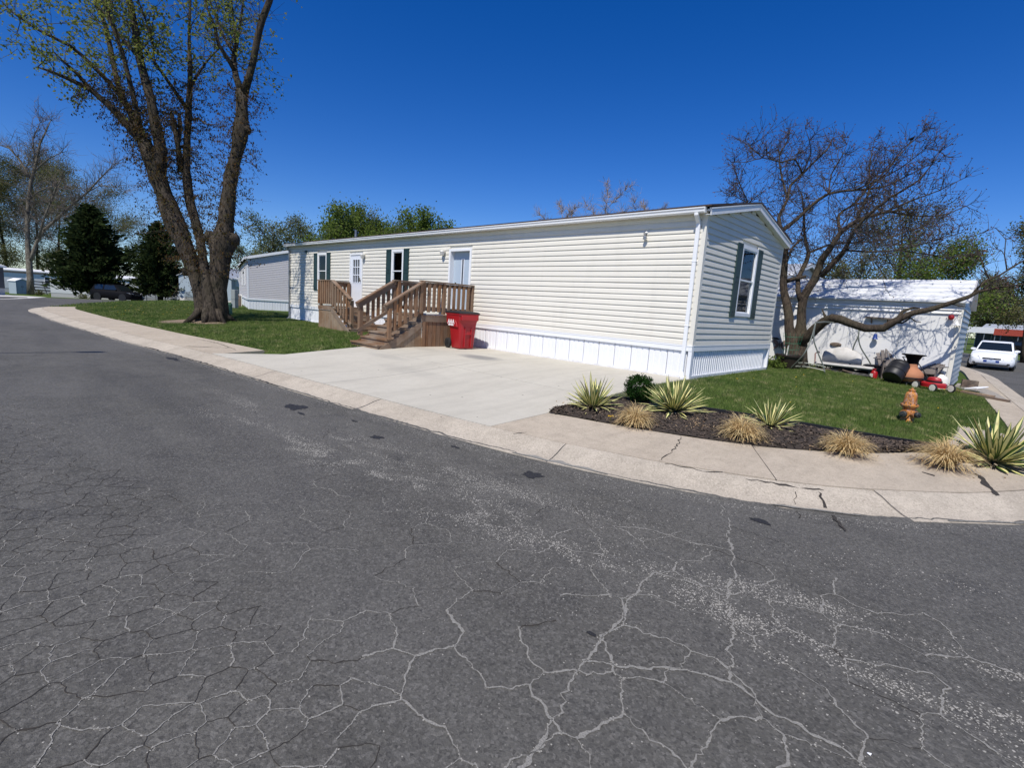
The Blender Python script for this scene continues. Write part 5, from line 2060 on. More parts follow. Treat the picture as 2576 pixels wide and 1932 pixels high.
# ---- background trees
def far_tree(name, label, group, loc, h, spread, trunk_r, leaf, nleaf, lsize, seed, bark_='bark_grey', twm='twig_far', low=.25, ntw=5, twr=.02, lean=(0, 0), up=.45, levels=3):
    q = random.Random(seed)
    rg = np.random.default_rng(seed)
    base = Vector((loc[0], loc[1], H(loc[0], loc[1]) - .07 if len(loc) < 3 else loc[2]))
    root = thing(name, label, 'tree', base, 0, group)
    mb = MB()
    top = base + Vector((lean[0], lean[1], h * .72))
    stem = [base - Vector((0, 0, .1)), base.lerp(top, .3) + randdir(q) * .02 * h, base.lerp(top, .65) + randdir(q) * .03 * h, top]
    C, rr = limb(mb, stem, [trunk_r * 1.25, trunk_r, trunk_r * .6, trunk_r * .15], 8, .08, q, h / 12)
    tips = []
    tw = MB()
    nb = max(7, int(14 * spread / max(1, h) * 2))
    for b in range(nb):
        f = low + (1 - low) * (b + q.random()) / nb
        c = base.lerp(top, min(.98, f))
        a = b * 2.4 + q.random()
        rad = spread * (.55 + .45 * math.sin(math.pi * min(1, (f - low) / (1 - low) * .9 + .12)))
        d = Vector((math.cos(a), math.sin(a), up + .5 * q.random())).normalized()
        ln = rad * q.uniform(.75, 1.1)
        pts = [c]
        dd = d.copy()
        for s in range(5):
            dd = (dd + .2 * randdir(q, .15)).normalized()
            pts.append(pts[-1] + dd * ln / 5)
        limb(mb, pts, [trunk_r * .42 * (1.1 - f * .7), trunk_r * .3 * (1.1 - f * .7), trunk_r * .2, trunk_r * .14, trunk_r * .09, trunk_r * .05], 6, .06, q, ln / 5)
        for j in range(1, 6):
            for _ in range(ntw):
                p2, d2 = twig(tw, pts[j], (dd + 1.1 * randdir(q, .25)).normalized(), ln * q.uniform(.18, .42), twr, q, 4, .02, .3)
                tips += p2[2:]
                if levels > 2:
                    for _s in range(3):
                        p3, d3 = twig(tw, p2[q.randrange(1, 4)], (d2 + randdir(q, .2)).normalized(), ln * q.uniform(.10, .24), twr * .65, q, 3, .02, .3)
                        tips += p3[1:]
    mb.build('trunk', M[bark_], root, smooth=True, fixn=False)
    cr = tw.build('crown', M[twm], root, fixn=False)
    if nleaf:
        P = np.array([tuple(p - base) for p in tips])
        k = rg.integers(0, len(P), nleaf)
        P = P[k] + rg.normal(0, spread * .085, (nleaf, 3))
        lf = link('leaves', leaf_mesh('leaves', P, lsize, M[leaf], .7, rg), cr)
        lf['kind'] = 'stuff'
    return root


def conifer(label, loc, h, r, seed, group=None, z=None, wide=.5):
    q = random.Random(seed)
    rg = np.random.default_rng(seed)
    base = Vector((loc[0], loc[1], H(*loc) - .07 if z is None else z))
    root = thing('cedar_tree', label, 'tree', base, 0, group)
    mb = MB()
    limb(mb, [base - Vector((0, 0, .1)), base + Vector((0, 0, h * .5)), base + Vector((0, 0, h * .97))], [r * .08, r * .05, .02], 8, .05, q, 1.0)
    P, D = [], []
    nb = 300
    for i in range(nb):
        f = (i + q.random()) / nb
        zz = h * (.10 + .88 * f)
        prof = (1 - f) ** .68 * (.70 + .30 * min(1, f / .18))
        a = i * 2.399 + q.random() * .5
        ln = r * prof * q.uniform(.55, 1.15) * (.92 + .75 * mnoise.noise(Vector((math.cos(a) * 1.6, math.sin(a) * 1.6, zz * .55 + seed)))) + .15
        rise = .22 + .35 * f
        n = max(5, int(26 * (ln / r) + 5))
        for k in range(n):
            u = (k + q.random()) / n
            rad = ln * (.18 + .82 * u)
            sp = .10 * ln * (1 - u * .5)
            P.append((rad * math.cos(a) + q.gauss(0, sp), rad * math.sin(a) + q.gauss(0, sp), zz + rise * rad * .55 - .28 * u * u * ln * .6 + q.gauss(0, .07 * h / 8)))
            D.append((math.cos(a), math.sin(a), .35))
        if i % 3 == 0:
            mb.tube([base + Vector((0, 0, zz)), base + Vector((ln * .85 * math.cos(a), ln * .85 * math.sin(a), zz + rise * ln * .35))], [.035, .008], 4, caps=False)
    mb.build('trunk', M['bark_grey'], root, fixn=False)
    P, D = np.repeat(np.array(P), 3, 0), np.repeat(np.array(D), 3, 0)
    P = P + rg.normal(0, .10 * r / 3, P.shape)
    c = link('crown', leaf_mesh('crown', P, .34 * r / 3, M['leaf_dark'], .42, rg, dirs=D), root)
    c['kind'] = 'stuff'
    return root


G1 = 'bare and budding trees behind the far homes'


def hor(px):
    return 687.1 + .0657 * px


def col(px, t, off=0.0):
    """ground point below the picture column px at distance t"""
    p = DEP(px, hor(px), t)
    s = sdist([p.x], [p.y])[0]
    return Vector((p.x, p.y, float(Hs(s, [p.x])[0]) - (.07 if s < 1.7 else 0) + off))


# ---- pale bare sycamore far up the street
def sycamore():
    q = random.Random(3)
    T0 = 68
    base = col(76, T0)
    root = thing('sycamore_tree', 'tall bare sycamore with pale bark beside the little grey-blue shed', 'tree', base)
    at = lambda x, y, d=0.0: DEP(.3376 * x, 200 + .3376 * y, T0 + d)
    w = T0 / 1269.57 * .3376 / 2 * .85
    mb = MB()
    limbs = []
    def L(P, ws, n=8):
        limbs.append(limb(mb, [at(*p) for p in P], [k * w for k in ws], n, .08, q, 1.2))
    L([(228, 1600), (225, 1480), (215, 1330), (205, 1200), (205, 1000), (232, 760), (265, 640), (300, 470), (340, 390), (380, 300)], [52, 44, 46, 34, 30, 27, 22, 16, 12, 5], 9)
    L([(228, 745), (190, 670), (140, 590), (70, 510), (-10, 485)], [20, 17, 14, 12, 6])
    L([(255, 690), (300, 640), (360, 590), (460, 540)], [16, 14, 11, 5])
    L([(265, 630), (250, 520), (245, 440), (300, 320)], [14, 11, 9, 4])
    L([(230, 1350), (275, 1210), (330, 1120), (400, 1060), (540, 930), (650, 840), (760, 720), (860, 630)], [32, 28, 26, 24, 20, 16, 11, 4])
    L([(290, 1180, -1), (330, 1030, -1.5), (370, 930, -2), (420, 800, -2), (455, 740, -2)], [20, 15, 13, 11, 5])
    L([(210, 900), (290, 830), (380, 795), (480, 815)], [16, 12, 10, 4])
    L([(350, 990, -1), (420, 985, -1), (470, 1010, -1), (560, 1075, -1)], [10, 9, 7, 4])
    L([(205, 1080), (260, 950), (350, 915), (430, 900)], [13, 10, 7, 3])
    L([(540, 930), (600, 950), (660, 970)], [12, 8, 4])
    L([(640, 845), (740, 790), (860, 800), (930, 840)], [11, 8, 6, 3])
    mb.build('trunk', M['bark_pale'], root, smooth=True, fixn=False)
    tw = MB()
    for C, rr in limbs:
        for i, c in enumerate(C):
            if rr[i] > .8 or c.z < 6:
                continue
            for _ in range(10):
                d = (randdir(q, .35) + .5 * (c - base - Vector((0, 0, 8))).normalized()).normalized()
                p, d2 = twig(tw, c, d, q.uniform(1.2, 3.4), .028, q, 5, .02, .28)
                for _s in range(4):
                    p2, d3 = twig(tw, p[q.randrange(1, 5)], (d2 + .9 * randdir(q, .3)).normalized(), q.uniform(.7, 1.8), .017, q, 4, .02, .3)
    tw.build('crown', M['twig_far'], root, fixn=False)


sycamore()
kw = dict(bark_='bark_grey')
G1 = 'olive trees in a line behind the far homes'
LBS = ['olive budding tree rising behind the dark grey home', 'tall olive budding tree behind the little shed', 'olive budding tree right behind the sycamore trunk', 'olive budding tree behind the pink-striped home', 'olive budding tree behind the left flank of the broad cedar',
       'lower olive tree behind the right flank of the broad cedar', 'thin bare-looking tree between the two cedars', 'thin far tree behind the smaller cedar']
for i, (px, t, h, sp, lf, nl) in enumerate([(-70, 84, 25, 8, 'leaf_olive', 19000), (18, 88, 29, 9, 'leaf_olive', 24000), (95, 90, 29, 8.5, 'leaf_olive', 20000), (160, 94, 29, 8.5, 'leaf_olive', 17000), (225, 88, 26, 8, 'leaf_olive', 17000), (300, 98, 21, 6.5, 'leaf_olive', 8000), (380, 104, 15, 6, 'leaf_olive', 3000), (470, 108, 12, 5, 'leaf_olive', 3000)]):
    p = col(px, t)
    far_tree('budding_tree', LBS[i], G1, (p.x, p.y), h, sp, .20, lf, int(nl * 1.5), .17, 100 + i, ntw=5, twr=.035, low=.06)
p = col(235, 56)
conifer('broad dark cedar standing right behind the black parked car', (p.x, p.y), 10.2, 4.7, 31)
p = col(402, 57)
conifer('smaller dark cedar behind the chain-link fence', (p.x, p.y), 8.9, 3.7, 32)
p = col(690, 45)
far_tree('pale_tree', 'airy tree with pale new leaves rising behind the neighbouring grey home', None, (p.x, p.y), 9.0, 3.0, .16, 'leaf_pale', 7000, .14, 51, ntw=5, twr=.018)
p = col(625, 52)
far_tree('small_tree', 'low thin tree beside the neighbouring grey home', None, (p.x, p.y), 7.2, 2.6, .12, 'leaf_pale', 4000, .13, 57, ntw=5, twr=.018)
p = col(880, 43)
far_tree('green_tree', 'full fresh green tree rising behind the cream roof near its vent pipe', None, (p.x, p.y), 9.2, 4.2, .2, 'leaf_bright', 26000, .17, 52, ntw=6, low=.2)
p = col(960, 47)
far_tree('green_tree', 'pale yellow-green tree filling the gap between two green ones behind the cream roof', None, (p.x, p.y), 9.3, 4.2, .2, 'leaf_pale', 18000, .15, 54, ntw=6, low=.2)
p = col(780, 48)
far_tree('green_tree', 'thin yellow-green tree behind the far end of the cream roof', None, (p.x, p.y), 8.8, 3.4, .18, 'leaf_pale', 9000, .14, 55, ntw=6, low=.2)
p = col(1055, 44)
far_tree('green_tree', 'rounded green tree with brownish top behind the middle of the cream roof', None, (p.x, p.y), 9.4, 4.0, .2, 'leaf_bright', 20000, .17, 53, ntw=7, low=.2)
for i, (px, t, h, lab) in enumerate(((1395, 50, 14.6, 'short bare tree top showing over the cream roof'), (1505, 50, 17.2, 'taller bare pale tree top showing over the cream roof'), (1598, 52, 16.4, 'bare tree top showing over the cream roof nearest its gable'))):
    p = col(px, t)
    far_tree('bare_tree', lab, None, (p.x, p.y), h, 3.4 + .8 * (i == 1), .09, None, 0, .2, 60 + i, 'twig_pale', twm='twig_pale', ntw=10, twr=.018, low=.45, up=.9)
p = col(2225, 38)
far_tree('olive_tree', 'twiggy olive tree rising behind the white garage roof', None, (p.x, p.y), 12.5, 5.2, .2, 'leaf_olive', 15000, .11, 70, twm='twig', ntw=6, twr=.022, low=.2)
p = col(2330, 31)
far_tree('green_tree', 'low bright green leafy tree just behind the white garage', None, (p.x, p.y), 7.4, 3.2, .13, 'leaf_bright', 16000, .13, 71, ntw=6, low=.15)
p = col(2120, 33)
far_tree('green_tree', 'low green bushy tree between the white garage and the home behind it', None, (p.x, p.y), 6.0, 2.8, .10, 'leaf_olive', 9000, .12, 72, ntw=5, low=.15)
p = col(2590, 34)
far_tree('feathery_tree', 'tall feathery grey-green tree beside the street beyond the white car', None, (p.x, p.y), 11.5, 3.0, .2, 'leaf_olive', 18000, .12, 73, ntw=6, low=.2)
G2 = 'trees closing the end of the side street'
for i, (px, t, h) in enumerate(((2420, 112, 14), (2475, 104, 13), (2535, 100, 15), (2600, 96, 16), (2665, 92, 16))):
    p = col(px, t)
    far_tree('budding_tree', ['brownish tree at the garage side of the mass closing the side street', 'brownish olive tree behind the low white carport', 'olive tree behind the far small white gable', 'tall olive tree behind the red-roofed carport', 'tall olive tree behind the far white house'][i], G2, (p.x, p.y), h * 1.15, 6.8, .3, 'leaf_olive', 12000, .27, 80 + i, ntw=5, twr=.04, low=.05)


# ------------------------------------------------------------------ lawns: real blades
def lawn():
    out = []
    def blades(n, x0, x1, y0, y1, ok, h0, h1, w):
        x = nrg.uniform(x0, x1, n)
        y = nrg.uniform(y0, y1, n)
        s = sdist(x, y)
        k = ok(x, y, s)
        x, y, s = x[k], y[k], s[k]
        z = Hs(s, x)
        m = len(x)
        cl = 0.65 + .7 * (np.sin(x * 3.1 + 1.3 * np.sin(y * 2.2)) * np.sin(y * 2.7 + x * .9) * .5 + .5)
        h = nrg.uniform(h0, h1, m) * cl
        a = nrg.uniform(0, 6.28, m)
        lx, ly = nrg.normal(0, .45, m) * h, nrg.normal(0, .45, m) * h
        wx, wy = np.cos(a) * w, np.sin(a) * w
        V = np.stack([np.stack([x - wx, y - wy, z - .006], 1), np.stack([x + wx, y + wy, z - .006], 1), np.stack([x + lx, y + ly, z + h], 1)], 1)
        out.append(V.reshape(-1, 3))
    bedb = np.array([(p.x, p.y) for p in bb])
    def right_ok(x, y, s):
        yb = np.interp(x, bedb[:, 0], bedb[:, 1])
        inside = (x > .09) & ((y > yb + .03) | (x > 4.7)) & (s > np.where(y > .8, .98, 1.52))
        inside |= (x <= .09) & (y > HW + .05)
        return inside & ~((y > 7.25) & (x < 3.6)) & (s > .95)
    blades(165000, -1.2, 5.2, -2.8, 8.6, right_ok, .025, .060, .0042)
    dx, dy = -16.0, -4.1
    def left_ok(x, y, s):
        dd = ((x - dx) / 1.25) ** 2 + ((y - dy) / 1.05) ** 2
        return (s > 1.57) & ~((x > -HL - .05) & (y > -.04)) & (dd > nrg.uniform(.05, 1.3, len(x)))
    blades(210000, -30, -7.03, -7.2, 1.5, left_ok, .03, .070, .0075)
    blades(26000, -48, -28, -8, 12, lambda x, y, s: s > .5, .05, .10, .02)
    V = np.concatenate(out)
    o = link('grass', npmesh('grass', V, np.arange(len(V)).reshape(-1, 3), M['grass']))
    tag(o, 'short green lawn grass round the homes', 'grass', kind='stuff')


lawn()
M['dandelion'] = plain('dandelion_yellow', (0.65, 0.42, 0.02), 0.8)
M['weed'] = leafmat('weed_leaf', (0.10, 0.15, 0.02), (0.22, 0.24, 0.05), 0.4, 3)


def weeds():
    P = []
    for _ in range(150):
        x, y = rnd.uniform(.9, 3.6), 7.1 + rnd.gauss(-.2, .22)
        P.append((x, y, H(x, y) + rnd.uniform(.03, .09)))
    for _ in range(110):
        x, y = rnd.uniform(-27, -18.5), rnd.uniform(-6, -1)
        P.append((x, y, H(x, y) + .06))
    for _ in range(14):
        x, y = rnd.uniform(.5, 4.5), rnd.uniform(-1.5, 6)
        P.append((x, y, H(x, y) + .045))
    o = link('dandelions', leaf_mesh('dandelions', P, .024, M['dandelion'], 1.0))
    tag(o, 'scattered yellow dandelion heads in the lawns', 'flowers', kind='stuff')
    P = []
    for _ in range(2600):
        x, y = rnd.uniform(-.4, 3.7), 7.0 + rnd.gauss(0, .16)
        P.append((x, y, H(x, y) + abs(rnd.gauss(0, .06))))
    o = link('weeds', leaf_mesh('weeds', P, .055, M['weed'], .4))
    tag(o, 'yellowish weeds growing along the foot of the white garage', 'weeds', kind='stuff')


weeds()

# ------------------------------------------------------------------ planting bed
t = NT('yucca_leaf')
tc = t.n.new('ShaderNodeAttribute')
tc.attribute_name = 'across'
colr = t.ramp(tc.outputs['Fac'], [(0.0, (0.045, 0.095, 0.018)), (0.20, (0.075, 0.135, 0.028)), (0.27, (0.72, 0.65, 0.27)), (0.73, (0.76, 0.69, 0.32)), (0.80, (0.075, 0.135, 0.028)), (1.0, (0.045, 0.095, 0.018))])
colr = t.mix(t.ramp(t.noise(7, 3), [(0.55, 0.0), (0.75, 0.6)]), colr, (0.28, 0.22, 0.12))
M['yucca'] = t.done(colr, 0.45, None, 0, 0.4)
M['yucca_dead'] = plain('dead_yucca_leaf', (0.30, 0.25, 0.18), 0.9, var=0.4, nscale=20)
M['sedge'] = leafmat('straw_sedge', (0.60, 0.41, 0.19), (0.74, 0.60, 0.34), 0.25, 9, (0.26, 0.23, 0.08))


def yucca(label, x, y, r, h, seed, n=95, leaves=1.0):
    q = random.Random(seed)
    base = Vector((x, y, bedz(x, y) - .04))
    root = thing('yucca_plant', label, 'plant', base, 0, 'variegated yuccas in the planting bed')
    def leaf(a, el, ln, w, droop):
        """one folded sword leaf: 5 stations x 3 points"""
        d = Vector((math.cos(a) * math.cos(el), math.sin(a) * math.cos(el), math.sin(el)))
        sidev = Vector((-math.sin(a), math.cos(a), 0))
        pts, attr = [], []
        p = Vector((math.cos(a) * .03, math.sin(a) * .03, .02))
        st = 7
        dd = d.copy()
        for k in range(st):
            u = k / (st - 1)
            ww = w * (0.55 + 1.2 * u) * (1 - u ** 3) * .9 + .0012
            if k == st - 1:
                ww = .0008
            nrm = sidev.cross(dd).normalized()
            for c in (-1, -.5, 0, .5, 1):
                pts.append(p + sidev * (c * ww) + nrm * (abs(c) * ww * .45))
                attr.append((c + 1) / 2)
            p = p + dd * (ln / (st - 1))
            dd = (dd + Vector((0, 0, -droop * (.4 + u)))).normalized()
        fs = [(i * 5 + j, i * 5 + j + 1, i * 5 + 5 + j + 1, i * 5 + 5 + j) for i in range(st - 1) for j in range(4)]
        return pts, fs, attr
    big = []
    mb = MB()
    at = []
    for i in range(n):
        f = i / n
        el = R(82 - 90 * f ** .75 + q.uniform(-11, 11))
        a = i * 2.399 + q.uniform(-.3, .3)
        ln = (h * 1.05 if el > R(45) else r) * q.uniform(.72, 1.08)
        if q.random() < .12:
            ln *= .6
        pts, fs, attr = leaf(a, el, ln, q.uniform(.012, .019) * leaves, q.choice((.0, .02, .05, .10, .17)))
        m1 = MB().add(pts, fs)
        me = m1.mesh('leaf', M['yucca'], True)
        at1 = me.attributes.new('across', 'FLOAT', 'POINT')
        at1.data.foreach_set('value', attr)
        link('leaf', me, root)
    mb = MB()
    for i in range(60):
        a = q.uniform(0, 6.28)
        pts, fs, attr = leaf(a, R(q.uniform(-16, 30)), r * q.uniform(.4, .75), .011, .05)
        mb.add(pts, fs)
    o = mb.build('dead_leaves', M['yucca_dead'], root, local=True, fixn=False, smooth=True)
    o['kind'] = 'stuff'
    return root


yucca('spiky yellow-striped yucca at the driveway corner of the bed', .36, -3.66, .39, .45, 1, 125, 1.15)
yucca('big yellow-striped yucca next to the round dark shrub', 1.20, -2.98, .50, .47, 2, 140, 1.25)
yucca('small neat yellow-striped yucca in the middle of the bed', 2.30, -2.62, .37, .37, 3, 84, 1.0)
yucca('broad-leaved cream-striped yucca at the far end of the bed past the hydrant', 4.34, -1.72, .47, .54, 4, 110, 2.0)


def sedge(label, x, y, r, h, seed):
    q = random.Random(seed)
    base = Vector((x, y, bedz(x, y) - .045))
    root = thing('sedge_clump', label, 'grass clump', base, 0, 'dry sedge clumps along the pavement')
    mb = MB()
    for i in range(760):
        a = q.uniform(0, 6.28)
        el = R(q.choice((q.uniform(60, 88), q.uniform(45, 75), q.uniform(30, 65))))
        ln = (r * 1.35 if el < R(60) else h * 1.45) * q.uniform(.6, 1.05)
        d = Vector((math.cos(a) * math.cos(el), math.sin(a) * math.cos(el), math.sin(el)))
        s = Vector((-math.sin(a), math.cos(a), 0)) * .0048
        b0 = q.uniform(0, .05)
        p = Vector((math.cos(a) * b0, math.sin(a) * b0, 0))
        o = len(mb.v)
        st = 5
        for k in range(st + 1):
            u = k / st
            mb.v += [tuple(p + s * (1 - u * .8)), tuple(p - s * (1 - u * .8))]
            p = p + d * (ln / st)
            d = (d + Vector((q.gauss(0, .10), q.gauss(0, .10), -.62 * (.35 + u)))).normalized()
            if p.z < .012:
                p.z = .012 + q.random() * .012
        for k in range(st):
            mb.f.append((o + 2 * k, o + 2 * k + 1, o + 2 * k + 3, o + 2 * k + 2))
    o = mb.build('blades', M['sedge'], root, local=True, fixn=False)
    o['kind'] = 'stuff'
    return root


sedge('straw-coloured sedge clump beside the dandelion at the bed edge', 1.13, -3.86, .24, .22, 5)
sedge('shaggy straw-coloured sedge clump between the big and the small yucca', 2.22, -3.36, .26, .25, 6)
sedge('straw-coloured sedge clump with green tips alone on bare mulch', 3.17, -2.90, .27, .23, 7)
sedge('large arching straw sedge clump touching the broad-leaved yucca', 3.98, -2.42, .31, .27, 8)

q = random.Random(9)
base = Vector((.62, -2.92, bedz(.62, -2.92) - .05))
root = thing('box_shrub', 'round dark green shrub between two yuccas by the driveway', 'shrub', base)
mb = MB()
P = []
for i in range(46):
    d = randdir(q, .55)
    pts, dd = twig(mb, (0, 0, .03), d, q.uniform(.2, .30), .006, q, 4, .03, .2)
for i in range(5200):
    d = randdir(q, .1)
    rr = (.58 + .42 * q.random()) * (1 + .22 * mnoise.noise(d * 3.5))
    p = Vector((d.x * .215, d.y * .215, d.z * .20)) * rr + Vector((0, 0, .235))
    if p.z > .03:
        P.append(tuple(p))
mb.build('stem', M['twig'], root, local=True, fixn=False)
o = link('foliage', leaf_mesh('foliage', P, .024, M['box'], .6), root)
o['kind'] = 'stuff'

# fallen leaves and straw on the mulch
M['litter_leaf'] = leafmat('dead_leaf', (0.30, 0.19, 0.10), (0.42, 0.33, 0.22), 0.2, 12)
P = []
for (cx_, cy_, r_, n_) in ((1.13, -3.92, .30, 70), (2.22, -3.42, .34, 90), (3.17, -2.98, .32, 70), (3.98, -2.50, .36, 80), (1.6, -3.35, .35, 150), (.36, -3.66, .35, 70), (2.3, -2.62, .35, 50)):
    for _ in range(n_):
        x_, y_ = cx_ + rnd.gauss(0, r_ * .6), cy_ + rnd.gauss(0, r_ * .4)
        P.append((x_, y_, bedz(x_, y_) + .012))
o = link('dead_leaves', leaf_mesh('dead_leaves', P, .034, M['litter_leaf'], .35, flat=.6))
tag(o, 'fallen straw and dead leaves scattered over the mulch', 'leaf litter', kind='stuff')

# one dandelion at the edge of the bed and a curl of dead leaf
mb = MB()
z = bedz(.86, -4.0)
mb.tube([(.86, -4.0, z - .04), (.865, -4.0, z + .03)], .003, 5)
dl = tag(mb.build('dandelion', M['weed'], fixn=False), 'yellow dandelion growing at the front edge of the bed', 'flower')
P = [(.865 + rnd.gauss(0, .014), -4.0 + rnd.gauss(0, .014), z + .035 + rnd.gauss(0, .004)) for _ in range(40)]
link('flower_head', leaf_mesh('flower_head', P, .016, M['dandelion'], .6), dl)


# ------------------------------------------------------------------ fire hydrant
def hydrant():
    x, y = 3.37, .17
    z = H(x, y)
    root = thing('fire_hydrant', 'chipped orange fire hydrant with dark outlet caps standing on the right lawn', 'fire hydrant', (x, y, z))
    mb = MB()
    mb.lathe([(.085, -.03), (.085, .03), (.075, .04), (.078, .20), (.10, .215), (.102, .235), (.075, .24)], 20)
    body = mb.build('barrel', M['orange'], root, local=True, auto=35)
    mb = MB()
    mb.lathe([(.108, .232), (.112, .236), (.112, .258), (.106, .262), (.085, .266)], 24)
    fl = mb.build('flange', M['orange'], root, local=True, auto=35)
    for k in range(8):
        a = k * math.pi / 4 + .2
        mb = MB()
        mb.lathe([(.010, .225), (.010, .275), (.004, .278)], 6, (.099 * math.cos(a), .099 * math.sin(a), 0))
        mb.build('bolt', M['hyddark'], fl, local=True)
    mb = MB()
    mb.lathe([(.086, .264), (.083, .30), (.078, .36), (.074, .405), (.060, .435), (.040, .450), (.026, .455)], 20)
    mb.build('bonnet', M['orange'], root, local=True, auto=35)
    mb = MB()
    mb.lathe([(.040, .452), (.044, .458), (.044, .474), (.036, .480), (.018, .484), (.016, .505), (.0, .507)], 12)
    mb.build('operating_nut', M['orange'], root, local=True, auto=35)
    cd = (Vector((CAM.x, CAM.y, 0)) - Vector((x, y, 0))).normalized()
    ang0 = math.atan2(cd.y, cd.x)
    for (da, r, ln, cap, zc) in ((-.40, .058, .115, .044, .115), (.85, .048, .125, .040, .125), (2.6, .046, .12, .040, .13)):
        a = ang0 + da
        Mx = Matrix.Rotation(a, 3, 'Z') @ Matrix.Rotation(R(90), 3, 'Y')
        mb = MB()
        mb.lathe([(r, .05), (r, ln - .01), (r * 1.08, ln - .008), (r * 1.08, ln)], 16, (0, 0, zc), Mx)
        nz = mb.build('outlet', M['orange'], root, local=True, auto=35)
        mb = MB()
        mb.lathe([(cap, ln + .0005), (cap * 1.08, ln + .008), (cap * 1.08, ln + .04), (cap * .9, ln + .05), (.014, ln + .052), (.014, ln + .075), (0, ln + .076)], 14, (0, 0, zc), Mx)
        mb.build('outlet_cap', M['hyddark'], nz, local=True, auto=35)


hydrant()


# ------------------------------------------------------------------ wheeled bins
def bin_tree(label, loc, rz, text=True, name='wheeled_bin'):
    """front faces local +x, wheels at -x"""
    root = thing(name, label, 'bin', loc, rz)
    def ring(hx, hy, z, xo, r=.05, n=4):
        pts = []
        for (sx, sy, a0) in ((1, 1, 0), (-1, 1, 90), (-1, -1, 180), (1, -1, 270)):
            for k in range(n + 1):
                a = R(a0 + 90 * k / n)
                pts.append((xo + sx * (hx - r) + r * math.cos(a), sy * (hy - r) + r * math.sin(a), z))
        return pts
    mb = MB()
    rings = [ring(.19, .215, .02, .045), ring(.20, .225, .06, .045), ring(.245, .255, .52, .02), ring(.262, .266, .60, -.005, .05), ring(.285, .285, .70, -.02), ring(.315, .295, .74, -.025), ring(.325, .30, .86, -.02), ring(.345, .315, .865, -.02), ring(.345, .315, .90, -.02)]
    mb.loft(rings)
    body = mb.build('body', M['red'], root, local=True, auto=28)
    # bulging shoulder on both sides, drum front skirt
    mb = MB()
    for s in (-1, 1):
        y0, y1 = s * .262, s * .295
        pts = [(-.30, .80), (-.30, .66), (-.22, .575), (.20, .555), (.15, .66), (.10, .74), (.0, .79)]
        mb.prism(pts, 'y', min(y0, y1), max(y0, y1))
    mb.build('shoulder', M['red'], body, local=True, bevel=.008)
    mb = MB()
    mb.box(.285, .345, -.26, .26, .735, .862)
    mb.build('front_skirt', M['red'], body, local=True, bevel=.01)
    # grab bar recess on the front
    mb = MB()
    mb.box(.245, .262, -.085, .085, .40, .52)
    mb.build('recess', M['blackp'] if False else M['red'], body, local=True)
    mb = MB()
    mb.box(.236, .285, -.11, -.085, .06, .56)
    mb.box(.236, .285, .085, .11, .06, .56)
    mb.bar((.272, -.09, .385), (.272, .09, .385), .03, .03)
    mb.build('grab_bar', M['red'], body, local=True, bevel=.006)
    mb = MB()
    rings = [ring(.355, .325, .902, -.02), ring(.36, .33, .915, -.02), ring(.33, .30, .945, -.02, .06), ring(.22, .20, .962, -.02, .06), ring(.02, .02, .966, -.02, .01)]
    mb.loft(rings)
    mb.bar((-.36, -.25, .91), (-.36, .25, .91), .035, .03)
    lid = mb.build('lid', M['blackp'], root, local=True, auto=35)
    mb = MB()
    mb.tube([(-.34, -.22, .86), (-.41, -.22, .87), (-.41, .22, .87), (-.34, .22, .86)], .016, 8)
    mb.build('handle', M['red'], body, local=True)
    Mx = Matrix.Rotation(R(90), 3, 'X')
    for s in (-1, 1):
        mb = MB()
        mb.lathe([(.03, -.03), (.085, -.03), (.125, -.026), (.13, -.012), (.13, .012), (.125, .026), (.085, .03), (.03, .03)], 22, (-.23, s * .27, .13), Mx)
        w = mb.build('wheel', M['rubber'], root, local=True, auto=40)
        mb = MB()
        mb.lathe([(.0, -.012), (.03, -.034), (.03, .034), (.0, .036)], 12, (-.23, s * .27, .13), Mx)
        for k in range(5):
            a = k * 6.283 / 5
            mb.bar((-.23 + .02 * math.cos(a), s * .305, .13 + .02 * math.sin(a)), (-.23 + .08 * math.cos(a), s * .302, .13 + .08 * math.sin(a)), .016, .008, (0, 1, 0))
        mb.build('hub', M['blackp'], w, local=True)
    mb = MB()
    mb.tube([(-.23, -.25, .13), (-.23, .25, .13)], .012, 8)
    mb.build('axle', M['metal'], root, local=True)
    if text:
        for txt, size, zc, bold in (('AAA', .15, .635, .005), ('DISPOSAL', .056, .585, .004)):
            cu = bpy.data.curves.new('lettering', 'FONT')
            cu.body = txt
            cu.size = size
            cu.align_x = 'CENTER'
            cu.extrude = .0012
            cu.offset = bold
            ob = bpy.data.objects.new('lettering', cu)
            COL.objects.link(ob)
            bpy.context.view_layer.update()
            me = bpy.data.meshes.new_from_object(ob.evaluated_get(bpy.context.evaluated_depsgraph_get()))
            bpy.data.objects.remove(ob)
            me.materials.clear()
            me.materials.append(M['white'])
            l = link('lettering', me, body)
            l.rotation_euler = (R(90), 0, 0)
            l.location = (-.085, -.298, zc)
    return root


bin_tree('red wheeled rubbish bin with black lid and white AAA lettering beside the porch', (-5.80, -.78, H(-5.8, -.8) + .004), R(-6))
p = col(607, 52)
bin_tree('red wheeled bin standing far off at the corner of the neighbouring grey home', (p.x, p.y, p.z), R(-20), False)


